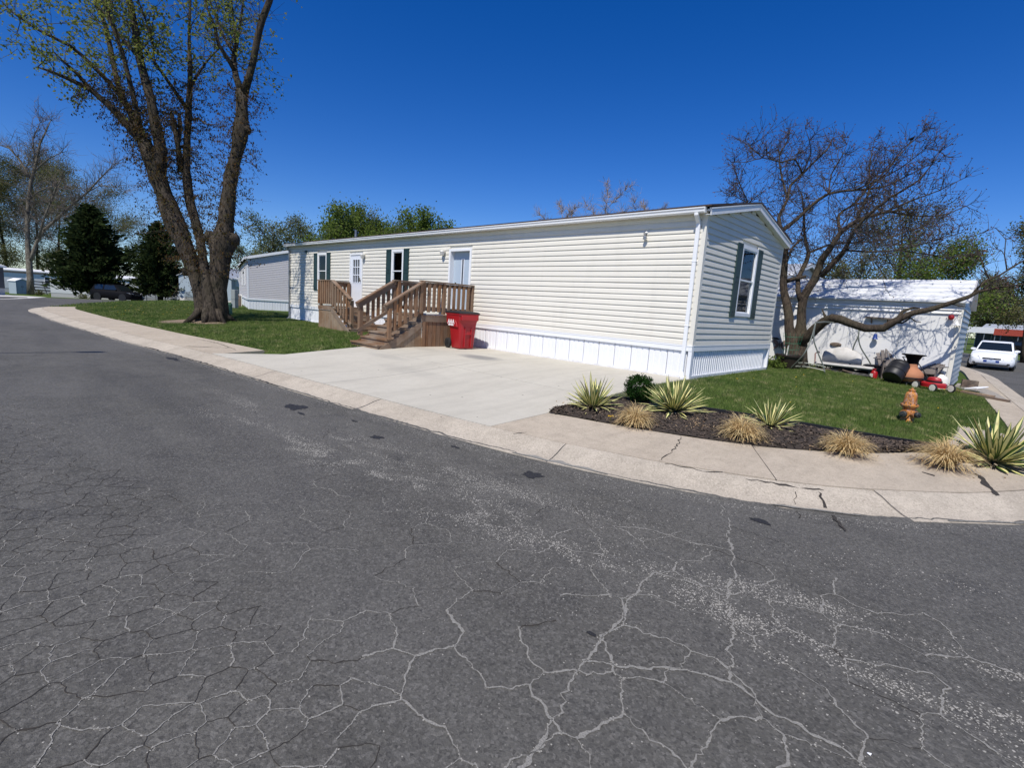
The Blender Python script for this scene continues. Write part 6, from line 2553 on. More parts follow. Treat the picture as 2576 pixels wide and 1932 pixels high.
# ------------------------------------------------------------------ white garage behind the lawn
M['garage_white'] = plain('chalky_white_panel', (0.735, 0.73, 0.715), 0.6, var=0.12, nscale=1.5, bump=0.15, bscale=3)
M['garage_roof'] = plain('white_metal_roof', (0.68, 0.69, 0.70), 0.5, var=0.08)
M['alu'] = plain('dull_aluminium_siding', (0.40, 0.42, 0.44), 0.5, 0.2, var=0.15)
M['mauve'] = plain('grey_fascia_paint', (0.42, 0.41, 0.42), 0.6)  # shade on the white fascia trim, put into its colour as grey
M['oldwood'] = wood('old_board', (0.10, 0.065, 0.045), (0.19, 0.13, 0.09), (0.20, 0.17, 0.14), 0.5, 'x')


def garage():
    gx0, gx1, gyf = -4.6, 3.42, 7.32
    gyb = 11.6
    zb, zw, ze_, zt = -.22, 1.68, 1.96, 2.56
    root = thing('garage', 'low white metal garage with a sloped roof shaded by the bare fruit tree', 'garage', (0, gyf, 0))
    mb = MB()
    mb.box(gx0, gx1 - .02, gyf + .01, gyb, zb, ze_ + .02)
    mb.prism([(gyf + .02, ze_ + .02), (gyb, ze_ + .02), (gyb - .9, zt - .05), (gyf + .95, zt - .05)], 'x', gx0, gx1 - .02)
    wall_g = mb.build('wall', M['garage_white'], root)
    # large smooth wall panels
    n = 7
    pwid = (gx1 - gx0) / n
    for i in range(n):
        a = gx0 + i * pwid
        mb = MB()
        mb.box(a + .004, a + pwid - .004, gyf - .012, gyf + .009, zb, zw)
        mb.build('panel', M['garage_white'], wall_g, bevel=.004)
    # two lapped boards over them
    for k in range(3):
        z = zw + .004 + k * .093
        mb = MB()
        mb.prism([(gyf - .05, z), (gyf - .05, z + .012), (gyf - .004, z + .091), (gyf + .008, z + .091), (gyf + .008, z)], 'x', gx0, gx1)
        mb.build('siding_course', M['garage_white'], wall_g)
    # roof slope in lapped sheets
    n = 5
    for k in range(n):
        f0, f1 = k / n, (k + 1) / n
        y0, z0 = gyf - .10 + f0 * 1.05, ze_ + .01 + f0 * (zt - ze_)
        y1, z1 = gyf - .10 + f1 * 1.05, ze_ + .01 + f1 * (zt - ze_)
        mb = MB()
        mb.prism([(y0 - .04, z0 - .015), (y0 - .04, z0 + .030), (y1, z1 + .004), (y1, z1 - .02)], 'x', gx0 - .1, gx1 + .12)
        mb.build('roof_sheet', M['garage_roof'], root)
    mb = MB()
    mb.prism([(gyf + .94, zt - .01), (gyf + .94, zt + .03), (gyb - .9, zt + .03), (gyb + .1, ze_), (gyb + .1, ze_ - .03), (gyb - .9, zt - .02)], 'x', gx0 - .1, gx1 + .12)
    mb.build('roof', M['garage_roof'], root)
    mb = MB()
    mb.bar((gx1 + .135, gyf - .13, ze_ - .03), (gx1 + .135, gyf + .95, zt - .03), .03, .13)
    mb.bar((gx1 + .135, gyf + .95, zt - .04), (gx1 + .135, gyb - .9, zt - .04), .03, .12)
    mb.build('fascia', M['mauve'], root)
    # right end: lapped dull siding
    for k in range(15):
        z = zb + .02 + k * .145
        mb = MB()
        mb.prism([(gx1 + .025, z), (gx1 + .022, z + .02), (gx1 - .004, z + .143), (gx1 - .018, z + .143), (gx1 - .018, z)], 'y', gyf + .1, gyb - .02)
        mb.build('end_course', M['alu'], wall_g)
    mb = MB()
    mb.box(gx1 - .05, gx1 + .035, gyf - .035, gyf + .09, zb, ze_ - .01)
    mb.build('corner_board', M['trim_cream'], root)
    return root


garage()

# things hung on the garage wall
GY = 7.305


def wallpt(px, py):
    d = fwd + rgt * ((px - 1288) / 1269.57) - upv * ((py - 966) / 1269.57)
    t = (GY - CAM.y) / d.y
    p = CAM + t * d
    return p


def c6(x, y):
    return wallpt(1860 + .32369 * x, 660 + .32369 * y)


p = c6(750, 638)
mb = MB()
mb.lathe([(.0, -.02), (.13, -.02), (.145, 0), (.12, .02), (.0, .03)], 18, (0, 0, 0), Matrix.Rotation(R(90), 3, 'X'))
mb.v = [(x * 1.0 + p.x, y + p.y - .025, z * .42 + p.z) for x, y, z in mb.v]
tag(mb.build('wall_plaque', M['oldwood'], auto=40), 'small brown oval plaque hung on the white garage wall', 'plaque')
p = c6(1060, 575)
mb = MB()
mb.lathe([(.0, .075), (.03, .07), (.045, .03), (.05, -.03), (.075, -.075), (.0, -.07)], 12, (p.x, p.y - .085, p.z))
bl = tag(mb.build('wall_bell', M['blue'], auto=40), 'dark blue bell hung on the white garage wall', 'bell')
mb = MB()
mb.tube([(p.x, p.y, p.z + .12), (p.x, p.y - .085, p.z + .12), (p.x, p.y - .085, p.z + .07)], .007, 6)
mb.build('hanger', M['metal'], bl)
a, b = c6(985, 425), c6(1215, 440)
sh = thing('wall_shelf', 'broken wooden shelf fixed to the white garage wall behind the low limb', 'shelf', (a.x, a.y, a.z))
mb = MB()
mb.bar((a.x, GY - .10, a.z), (b.x, GY - .10, a.z - .02), .16, .035)
mb.build('board', M['oldwood'], sh)
mb = MB()
mb.bar((a.x + .05, GY - .03, a.z - .16), (b.x, GY - .03, a.z - .13), .02, .10)
mb.build('back_board', M['garage_white'], sh)
for x in (a.x + .15, b.x - .15):
    mb = MB()
    mb.bar((x, GY - .01, a.z - .17), (x, GY - .15, a.z - .03), .03, .03)
    mb.build('bracket', M['oldwood'], sh)
# butterfly plaque and little bird near the pot
p = c6(315, 640)
bt = thing('metal_butterfly', 'rusty metal butterfly hung on the garage wall left of the fruit tree', 'ornament', (p.x, p.y - .03, p.z))
M['rust'] = plain('rusty_pink_metal', (0.28, 0.17, 0.15), 0.7, var=0.3)
for s in (-1, 1):
    for zz, r in ((.06, .12), (-.06, .09)):
        mb = MB()
        n = 12
        pts = [(s * (.02 + r * .75 + r * .75 * math.cos(k * 6.283 / n)), zz + r * .62 * math.sin(k * 6.283 / n) + .05 * math.cos(k * 6.283 / n) * (1 if zz > 0 else -1)) for k in range(n)]
        mb.prism(pts, 'y', -.004, .004)
        mb.build('wing', M['rust'], bt, local=True)
mb = MB()
mb.tube([(0, -.008, -.10), (0, -.012, 0), (0, -.008, .11)], [.008, .016, .008], 7)
mb.build('body', M['blackp'], bt, local=True)


def bird(label, p, rz, scale, mat):
    root = thing('bird', label, 'bird', p, rz)
    mb = MB()
    mb.tube([(-.11, 0, .045), (-.07, 0, .055), (-.02, 0, .075), (.03, 0, .09), (.06, 0, .115), (.085, 0, .135), (.105, 0, .135)], [.006, .02, .038, .042, .030, .024, .008], 10)
    for v in range(len(mb.v)):
        x, y, z = mb.v[v]
        mb.v[v] = (x * scale, y * scale, z * scale)
    mb.build('body', mat, root, local=True, smooth=True)
    mb = MB()
    mb.add([(-.09 * scale, -.016 * scale, .055 * scale), (-.09 * scale, .016 * scale, .055 * scale), (-.20 * scale, .022 * scale, .02 * scale), (-.20 * scale, -.022 * scale, .02 * scale), (-.20 * scale, 0, .028 * scale)],
           [(0, 1, 4), (1, 2, 4), (0, 4, 3)])
    mb.build('tail', mat, root, local=True, fixn=False)
    mb = MB()
    mb.tube([(.10 * scale, 0, .135 * scale), (.135 * scale, 0, .130 * scale)], [.007 * scale, .001], 6)
    mb.build('beak', mat, root, local=True)
    for s in (-1, 1):
        mb = MB()
        mb.tube([(.0, s * .014 * scale, .06 * scale), (.01 * scale, s * .014 * scale, 0)], .003 * scale, 5)
        mb.build('leg', mat, root, local=True)
    return root


# blackbird perched near the top of the fruit tree
T0 = (Vector((.15, 6.3, 0)) - CAM).dot(fwd)
bp = DEP(1760 + .36889 * 1440, 260 + .36889 * 262, T0 - .6)
bird('black bird perched on a high outer twig of the bare fruit tree', bp, R(60), .95, M['carblack'])
ft = [o for o in bpy.data.objects if o.name == 'fruit_tree'][0]
mb = MB()
limb(mb, [DEP(1760 + .36889 * 1300, 260 + .36889 * 430, T0 + .1), DEP(1760 + .36889 * 1380, 260 + .36889 * 310, T0 - .3), DEP(1760 + .36889 * 1440, 260 + .36889 * 263, T0 - .6), DEP(1760 + .36889 * 1510, 260 + .36889 * 215, T0 - .7)], [.02, .013, .009, .004], 6, .03, rnd)
mb.build('perch_twig', M['twig_red'], ft, fixn=False)
p = c6(283, 592)
mb = MB()
mb.tube([(p.x - .10, p.y - .06, p.z), (p.x - .03, p.y - .06, p.z + .012), (p.x + .05, p.y - .06, p.z + .005), (p.x + .15, p.y - .06, p.z - .015)], [.008, .03, .035, .006], 8)
mb.tube([(p.x, p.y, p.z), (p.x, p.y - .06, p.z)], .006, 5)
tag(mb.build('bird_ornament', M['hyddark'], smooth=True), 'dark flat bird ornament on the garage wall above the butterfly', 'ornament')
# red ball and lamp at the garage corner
p = c6(1648, 428)
mb = MB()
mb.lathe([(.001, -.065), (.033, -.056), (.056, -.033), (.065, 0), (.056, .033), (.033, .056), (.001, .065)], 14, (p.x, p.y - .075, p.z))
rb = tag(mb.build('red_ball', M['red'], smooth=True), 'shiny red ball fixed near the corner of the white garage', 'ball')
p = c6(1690, 478)
lm_ = thing('wall_lamp', 'small white bell-shaped lamp on the garage corner board below the red ball', 'lamp', (p.x, p.y, p.z))
mb = MB()
mb.lathe([(.0, .06), (.02, .055), (.035, .01), (.085, -.03), (.08, -.035), (.0, -.02)], 14, (p.x, p.y - .12, p.z))
mb.build('lamp_shade', M['white'], lm_, auto=40)
mb = MB()
mb.tube([(p.x, p.y, p.z + .07), (p.x, p.y - .12, p.z + .09), (p.x, p.y - .12, p.z + .05)], .008, 6)
mb.build('bracket', M['white'], lm_)

# ------------------------------------------------------------------ clutter along the garage
gz_ = lambda x, y: H(x, y)


M['potbrown'] = plain('brown_black_plastic', (0.030, 0.021, 0.017), 0.45, var=0.2)


def pot():
    x, y = .24, 5.52
    z = gz_(x, y)
    root = thing('plant_pot', 'large black plastic pot with a green wire trellis under the fruit tree', 'pot', (x, y, z))
    mb = MB()
    mb.lathe([(.23, 0), (.29, .18), (.335, .33), (.36, .33), (.365, .372), (.33, .372), (.315, .30), (0, .285)], 26)
    mb.build('pot', M['potbrown'], root, local=True, auto=35)
    mb = MB()
    mb.lathe([(.0, .262), (.272, .262), (.26, .275), (.0, .285)], 20)
    mb.build('soil', M['mulch'], root, local=True)
    M['wiregreen'] = plain('green_wire', (0.02, 0.12, 0.06), 0.5)
    for k in range(4):
        mb = MB()
        zz = .34 + k * .17
        r = .17 + .02 * k
        mb.tube([(r * math.cos(a * .4488), r * math.sin(a * .4488), zz + .01 * math.sin(a)) for a in range(15)], .004, 5)
        mb.build('wire_ring', M['wiregreen'], root, local=True)
    for k in range(6):
        a = k * 1.047
        mb = MB()
        mb.tube([(.15 * math.cos(a), .15 * math.sin(a), .26), (.24 * math.cos(a), .24 * math.sin(a), .95)], .0035, 5)
        mb.build('wire', M['wiregreen'], root, local=True)
    mb = MB()
    mb.bar((-.05, -.14, .26), (-.03, -.15, .62), .022, .022)
    mb.build('stake', M['trim_cream'], root, local=True)


pot()
q = random.Random(77)
x, y = -.02, 5.15
root = thing('leafy_plant', 'bushy bright green plant at the back corner of the cream home', 'plant', (x, y, gz_(x, y)))
P = []
mb = MB()
for i in range(30):
    d = randdir(q, .8)
    pts, dd = twig(mb, (q.gauss(0, .05), q.gauss(0, .05), 0), d, q.uniform(.2, .36), .005, q, 4, .0, .25)
    for p in pts[1:]:
        for _ in range(9):
            P.append(tuple(p + randdir(q) * q.uniform(.01, .07)))
P = [p for p in P if p[2] > .01]
mb.build('stem', M['twig'], root, local=True, fixn=False)
o = link('foliage', leaf_mesh('foliage', P, .062, M['leaf_bright'], .55), root)
o['kind'] = 'stuff'


def swing_frame():
    """dismantled garden-swing frame: two curved A-sides and a top bar"""
    t1 = (Vector((.9, 5.3, 0)) - CAM).dot(fwd)
    t2 = (Vector((1.9, 7.0, 0)) - CAM).dot(fwd)
    A = lambda x, y, t: DEP(1860 + .32369 * x, 660 + .32369 * y, t)
    root = thing('swing_frame', 'bare curved pale metal frame of a garden swing before the garage', 'swing frame', (.9, 5.5, gz_(.9, 5.5)))
    M['palemetal'] = plain('pale_green_grey_tube', (0.17, 0.185, 0.16), 0.45, 0.3)
    def leg(P, r=.017):
        mb = MB()
        C = catmull(P, .08)
        mb.tube(C, r, 8)
        return mb.build('leg', M['palemetal'], root, smooth=True)
    apex = A(592, 468, t1)
    f1 = Vector((.32, 5.35, gz_(.32, 5.35)))
    f2 = A(660, 890, t1)
    f2.z = gz_(f2.x, f2.y)
    leg([f1, A(500, 715, t1), A(560, 585, t1), apex])
    leg([f2, A(650, 800, t1), A(608, 695, t1), A(577, 590, t1), apex])
    ap2 = A(930, 525, t2)
    f3 = A(1050, 880, t2)
    f3.z = gz_(f3.x, f3.y)
    f4 = A(860, 800, t2 + .2)
    f4.z = max(f4.z, 0) * 0 + gz_(f4.x, f4.y)
    leg([f3, A(1020, 790, t2), A(945, 665, t2), A(926, 585, t2), ap2])
    leg([f4, A(862, 770, t2 + .2), A(890, 650, t2 + .1), A(926, 570, t2), ap2])
    mb = MB()
    mb.tube([apex, A(660, 462, t1 + .1), A(745, 468, t1 + .25)], .02, 8)
    mb.build('top_bar', M['palemetal'], root)
    # low curved side truss between the front feet
    for dzz in (0.07, .17):
        mb = MB()
        P = [f1.lerp(f2, k / 6) + Vector((0, 0, dzz + .05 * math.sin(math.pi * k / 6))) for k in range(7)]
        mb.tube(P, .009, 6)
        mb.build('truss_rail', M['palemetal'], root)
    for k in range(6):
        a = f1.lerp(f2, k / 6) + Vector((0, 0, .07 + .05 * math.sin(math.pi * k / 6)))
        b = f1.lerp(f2, (k + 1) / 6) + Vector((0, 0, .17 + .05 * math.sin(math.pi * (k + 1) / 6)))
        mb = MB()
        mb.tube([a, b], .006, 5)
        mb.build('truss_strut', M['palemetal'], root)


swing_frame()


def cushion_bench():
    root = thing('garden_bench', 'low garden bench with dirty white cushions against the garage', 'bench', (1.15, 6.85, gz_(1.15, 6.85)))
    M['cushion'] = plain('dirty_white_cushion', (0.52, 0.50, 0.47), 0.9, var=0.35, nscale=7, bump=0.5, bscale=12)
    mb = MB()
    n = 22
    for i in range(n + 1):
        u = i / n
        x = -.42 + .9 * u
        hgt = .40 * (math.sin(math.pi * min(1, .12 + .80 * u))) ** .5 + .02 * mnoise.noise(Vector((u * 6, 0, 0)))
        for (y, z) in ((.03, .24), (-.10, .26), (-.13, .30 + hgt * .4), (-.04, .27 + hgt), (.06, .28 + hgt), (.10, .24)):
            mb.v.append((x, y, z))
    for i in range(n):
        for j in range(6):
            a = i * 6 + j
            b = i * 6 + (j + 1) % 6
            mb.f.append((a, b, b + 6, a + 6))
    mb.f.append(tuple(range(6)))
    mb.f.append(tuple(reversed(range(n * 6, n * 6 + 6))))
    mb.build('back_cushion', M['cushion'], root, local=True, smooth=True)
    mb = MB()
    mb.box(-.52, .80, -.42, .02, .17, .235)
    c = mb.build('seat_cushion', M['cushion'], root, local=True, bevel=.02)
    mb = MB()
    mb.box(-.50, .78, -.36, .04, .135, .165)
    mb.build('seat', M['blackp'], root, local=True)
    for x in (-.46, .74):
        for y in (-.33, .0):
            mb = MB()
            mb.bar((x, y, 0), (x, y, .14), .03, .03)
            mb.build('leg', M['hyddark'], root, local=True)
    mb = MB()
    mb.tube([(-.52, -.34, .15), (-.56, -.30, .45), (-.55, -.05, .50), (-.54, .06, .47)], .018, 7)
    mb.build('arm', M['rust'], root, local=True)


cushion_bench()


for i_, (x0_, y0_, x1_, y1_, z0_, z1_, lab_) in enumerate(((.75, 6.5, 1.35, 6.62, .02, .12, 'dark old board pushed under the front of the white bench'), (1.3, 6.45, 1.75, 6.6, .10, .02, 'crooked dark board leaning under the white bench'), (.5, 6.3, .95, 6.2, .02, .05, 'dark board lying between the pot and the white bench'))):  # boards added for the mess and the dark under the bench
    mb = MB()
    mb.bar((x0_, y0_, gz_(x0_, y0_) + z0_), (x1_, y1_, gz_(x1_, y1_) + z1_), .09, .03)
    tag(mb.build('old_board', M['oldwood']), lab_, 'board')
t_ = thing('tarp_heap', 'crumpled black tarp heaped under the white bench', 'tarp', (1.3, 6.75, gz_(1.3, 6.75)))  # black heap added to stand for the dark under the bench
mb = MB()
nn_ = 16
for i_ in range(nn_ + 1):
    for j_ in range(9):
        u_, v_ = i_ / nn_, j_ / 8
        h_ = .13 * math.sin(math.pi * u_) ** .5 * math.sin(math.pi * v_) ** .5 * (1 + .8 * mnoise.noise(Vector((u_ * 7, v_ * 5, 1))))
        mb.v.append((-.55 + 1.25 * u_, -.30 + .5 * v_, h_))
for i_ in range(nn_):
    for j_ in range(8):
        a_ = i_ * 9 + j_
        mb.f.append((a_, a_ + 9, a_ + 10, a_ + 1))
mb.build('sheet', M['blackp'], t_, local=True, fixn=False)


def crate():
    root = thing('storage_trough', 'low black plastic storage trough next to the white bench', 'trough', (2.02, 7.0, gz_(2.02, 7.0)))
    mb = MB()
    mb.box(-.30, .36, -.22, .22, 0, .30)
    mb.build('tub', M['blackp'], root, local=True, bevel=.02)
    mb = MB()
    mb.box(-.33, .39, -.25, .25, .302, .335)
    mb.build('lid', M['blackp'], root, local=True, bevel=.01)


crate()


def jug():
    x, y = 1.98, 6.55
    root = thing('petrol_can', 'small red plastic petrol can with a pale label on the grass', 'petrol can', (x, y, gz_(x, y)), R(-35))
    mb = MB()
    rings = []
    for z, hx, hy in ((0, .08, .055), (.01, .09, .065), (.16, .09, .065), (.20, .06, .045), (.215, .03, .03)):
        rings.append([(hx * math.cos(a * .3927) * (1.15 if a % 4 == 2 else 1), hy * math.sin(a * .3927) * 1.05, z) for a in range(16)])
    mb.loft(rings)
    b = mb.build('body', M['red'], root, local=True, auto=40)
    mb = MB()
    mb.tube([(-.05, 0, .20), (-.045, 0, .25), (.04, 0, .25), (.055, 0, .20)], .012, 7)
    mb.build('handle', M['red'], root, local=True)
    mb = MB()
    mb.box(-.04, .05, -.074, -.070, .03, .13)
    mb.build('label', M['trim_cream'], b, local=True)
    mb = MB()
    mb.tube([(.05, 0, .20), (.09, 0, .28)], [.018, .008], 8)
    mb.build('spout', M['blackp'], root, local=True)


jug()


def adirondack(label, x, y, rz, group):
    root = thing('garden_chair', label, 'chair', (x, y, gz_(x, y)), rz, group)
    M.setdefault('greychair', plain('weathered_grey_slat', (0.17, 0.145, 0.13), 0.8, var=0.3, nscale=20, rand=.3))
    m = M['greychair']
    n = 6
    for i in range(n):     # fan back slats
        u = (i - (n - 1) / 2) / ((n - 1) / 2)
        mb = MB()
        top = .80 - .13 * u * u
        mb.bar((u * .17, .18, .26), (u * .235, .40, top), .075, .018, (0, -1, .3))
        mb.build('back_slat', m, root, local=True)
    for i in range(6):
        y_ = -.28 + i * .085
        z_ = .34 - (y_ + .28) * .20
        mb = MB()
        mb.box(-.25, .25, y_, y_ + .075, z_, z_ + .018)
        mb.build('seat_slat', m, root, local=True)
    for s in (-1, 1):
        mb = MB()
        mb.box(s * .30 - .055, s * .30 + .055, -.34, .28, .52, .54)
        mb.build('arm', m, root, local=True)
        mb = MB()
        mb.box(s * .275 - .012, s * .275 + .012, -.30, -.21, 0, .52)
        mb.build('leg', m, root, local=True)
        mb = MB()
        mb.bar((s * .262, -.27, .31), (s * .262, .50, .03), .02, .09)
        mb.build('leg', m, root, local=True)
    mb = MB()
    mb.bar((-.22, .335, .56), (.22, .335, .56), .02, .06)
    mb.build('back_rail', m, root, local=True)


adirondack('grey slatted garden chair behind the black drum', 2.28, 6.98, R(25), 'grey slatted chairs at the garage')
adirondack('grey slatted garden chair hidden partly behind the terracotta chiminea', 2.98, 7.02, R(-12), 'grey slatted chairs at the garage')


def drum():
    x, y = 2.42, 6.05
    z = gz_(x, y)
    root = thing('black_drum', 'tilted black plastic drum leaning against the chiminea', 'drum', (x, y, z))
    ax = (rgt * .62 + Vector((0, 0, 1)) * .62 + Vector((fwd.x, fwd.y, 0)) * .35).normalized()
    rot = Vector((0, 0, 1)).rotation_difference(ax).to_matrix()
    prof = [(.0, 0), (.20, 0), (.215, .02), (.225, .15), (.218, .16), (.218, .18), (.228, .19), (.228, .34), (.22, .355), (.22, .37), (.225, .40), (.21, .47), (.20, .475), (.19, .45), (0, .45)]
    mb = MB()
    mb.lathe(prof, 28, (0, 0, 0), rot)
    zmin = min(v[2] for v in mb.v)
    mb.v = [(a, b, c - zmin - .01) for a, b, c in mb.v]
    mb.build('drum', M['blackp'], root, local=True, auto=35)
    hd = Vector((.0, .10, .0))
    mb = MB()
    mb.tube([(-.02, .42, .35), (-.20, .46, .66), (-.24, .46, .74), (-.15, .52, .77), (-.06, .52, .66), (.05, .48, .45)], .010, 7)
    return root, mb


root, mb = drum()
tr = thing('hand_truck', 'thin metal hand-truck handle sticking up behind the black drum', 'hand truck', (2.3, 6.45, gz_(2.3, 6.45)))
mb.v = [(x + .12, y - .42, z) for x, y, z in mb.v]
mb.build('handle', M['metal'], tr, local=True)
mb = MB()
mb.bar((.10, 0, 0), (.10, .03, .45), .02, .02)
mb.bar((.17, .04, 0), (.17, .06, .45), .02, .02)
mb.bar((.05, -.06, .01), (.24, .0, .01), .12, .012)
mb.build('frame', M['metal'], tr, local=True)


def chiminea():
    x, y = 2.74, 6.42
    z = gz_(x, y)
    root = thing('chiminea', 'terracotta chiminea with a black flared chimney top on a low stand', 'chiminea', (x, y, z))
    mb = MB()
    mb.lathe([(.0, .10), (.16, .10), (.225, .14), (.262, .205), (.268, .25), (.255, .31), (.215, .365), (.16, .415), (.125, .45), (.112, .50), (.108, .56), (.0, .56)], 30)
    body = mb.build('bowl', M['terracotta'], root, local=True, auto=50)
    mb = MB()
    mb.lathe([(.262, .190), (.276, .195), (.276, .215), (.266, .220)], 30)
    mb.build('band', M['blackp'], body, local=True)
    mb = MB()
    mb.lathe([(.112, .545), (.115, .56), (.125, .64), (.16, .71), (.175, .735), (.245, .755), (.25, .77), (.24, .775), (.20, .765), (.15, .74), (.10, .62), (0, .62)], 28)
    mb.build('chimney', M['carblack'], root, local=True, auto=40)
    for k in range(3):
        a = k * 2.094 + .4
        mb = MB()
        mb.tube([(.16 * math.cos(a), .16 * math.sin(a), .14), (.21 * math.cos(a), .21 * math.sin(a), 0)], .012, 6)
        mb.build('stand_leg', M['hyddark'], root, local=True)
    mb = MB()
    mb.tube([(.19 * math.cos(k * .3142), .19 * math.sin(k * .3142), .085) for k in range(21)], .011, 6)
    mb.build('stand_ring', M['hyddark'], root, local=True)


chiminea()


def mower():
    x, y = 3.22, 6.28
    root = thing('lawn_mower', 'red push lawn mower with white wheels beside the chiminea', 'lawn mower', (x, y, gz_(x, y)), R(-38))
    # local +x = front
    mb = MB()
    def ring(z, sx, sy):
        return [(sx * math.cos(a * .3927) * (1.1 if a in (0, 8) else 1), sy * math.sin(a * .3927), z) for a in range(16)]
    mb.loft([ring(.09, .27, .23), ring(.17, .27, .23), ring(.20, .24, .20), ring(.205, .05, .05)])
    deck = mb.build('deck', M['red'], root, local=True, auto=40)
    mb = MB()
    mb.loft([ring(.20, .15, .12), ring(.27, .15, .125), ring(.315, .12, .10), ring(.33, .04, .04)])
    mb.build('engine', M['red'], root, local=True, auto=40)
    mb = MB()
    mb.loft([ring(.198, .165, .135), ring(.245, .168, .14)])
    mb.build('engine_base', M['blackp'], root, local=True, auto=40)
    Mx = Matrix.Rotation(R(90), 3, 'X')
    for sx, r in ((.22, .095), (-.22, .10)):
        for s in (-1, 1):
            mb = MB()
            mb.lathe([(.04, -.022), (r * .86, -.022), (r, -.014), (r, .014), (r * .86, .022), (.04, .022)], 20, (sx, s * .25, r), Mx)
            w = mb.build('wheel', M['rubber'], root, local=True, auto=40)
            mb = MB()
            mb.lathe([(.0, -.027), (r * .8, -.025), (r * .8, .025), (.0, .027)], 18, (sx, s * .25, r), Mx)
            mb.build('rim', M['trim_cream'], w, local=True)
    mb = MB()
    mb.tube([(-.22, -.17, .16), (-.55, -.17, .50), (-.78, -.17, .72), (-.78, .17, .72), (-.55, .17, .50), (-.22, .17, .16)], .011, 7)
    mb.build('handle', M['blackp'], root, local=True)
    return root


mower()
root = thing('water_jug', 'cream plastic water container between mower and garage corner', 'container', (3.28, 6.98, gz_(3.28, 6.98)))
mb = MB()
rings = []
for z, r in ((0, .13), (.02, .15), (.26, .15), (.32, .12), (.36, .06), (.38, .04)):
    rings.append([(r * 1.1 * math.cos(a * .3927), r * math.sin(a * .3927), z) for a in range(16)])
mb.loft(rings)
mb.build('body', M['trim_cream'], root, local=True, auto=35)
mb = MB()
mb.lathe([(.045, .38), (.045, .41), (0, .412)], 12)
mb.build('cap', M['blackp'], root, local=True)

# rough strip of broken slabs and boards past the garage
mb = MB()
mb.bar((3.85, 7.6, H(3.85, 7.6) + .10), (4.05, 7.9, H(4.05, 7.9) + .16), .30, .03, (-.4, -.3, .8))
tag(mb.build('broken_panel', M['white'], bevel=.008), 'curved white broken panel lying past the garage corner', 'panel')
for i, (x0, y0, x1, y1, w, m, lab) in enumerate(((3.45, 7.05, 4.55, 6.55, .10, 'oldwood', 'long old board lying on the ground past the garage corner'), (3.55, 7.35, 4.3, 7.15, .14, 'woodgrey', 'short greyed board lying beside the white broken panel'), (3.62, 9.0, 3.95, 9.05, .16, 'oldwood', 'stubby wooden block by the garage end wall'))):
    mb = MB()
    h_ = .05 if i < 2 else .22
    mb.bar((x0, y0, H(x0, y0) + h_ / 2), (x1, y1, H(x1, y1) + h_ / 2), w, h_)
    tag(mb.build('old_board', M[m]), lab, 'board')
M['gravel'] = plain('pale_rubble', (0.30, 0.27, 0.23), 0.95, var=0.5, nscale=18, bump=0.8, bscale=30)
mb = MB()
ring = [(3.5, 7.0), (4.6, 6.5), (4.35, 8.6), (4.0, 10.3), (3.5, 10.2)]
mb.v = [(3.9, 8.2, H(3.9, 8.2) + .03)] + [(x, y, H(x, y) + .012) for x, y in ring]
mb.f = [(0, 1 + k, 1 + (k + 1) % 5) for k in range(5)]
struct(mb.build('rubble_strip', M['gravel'], smooth=True))


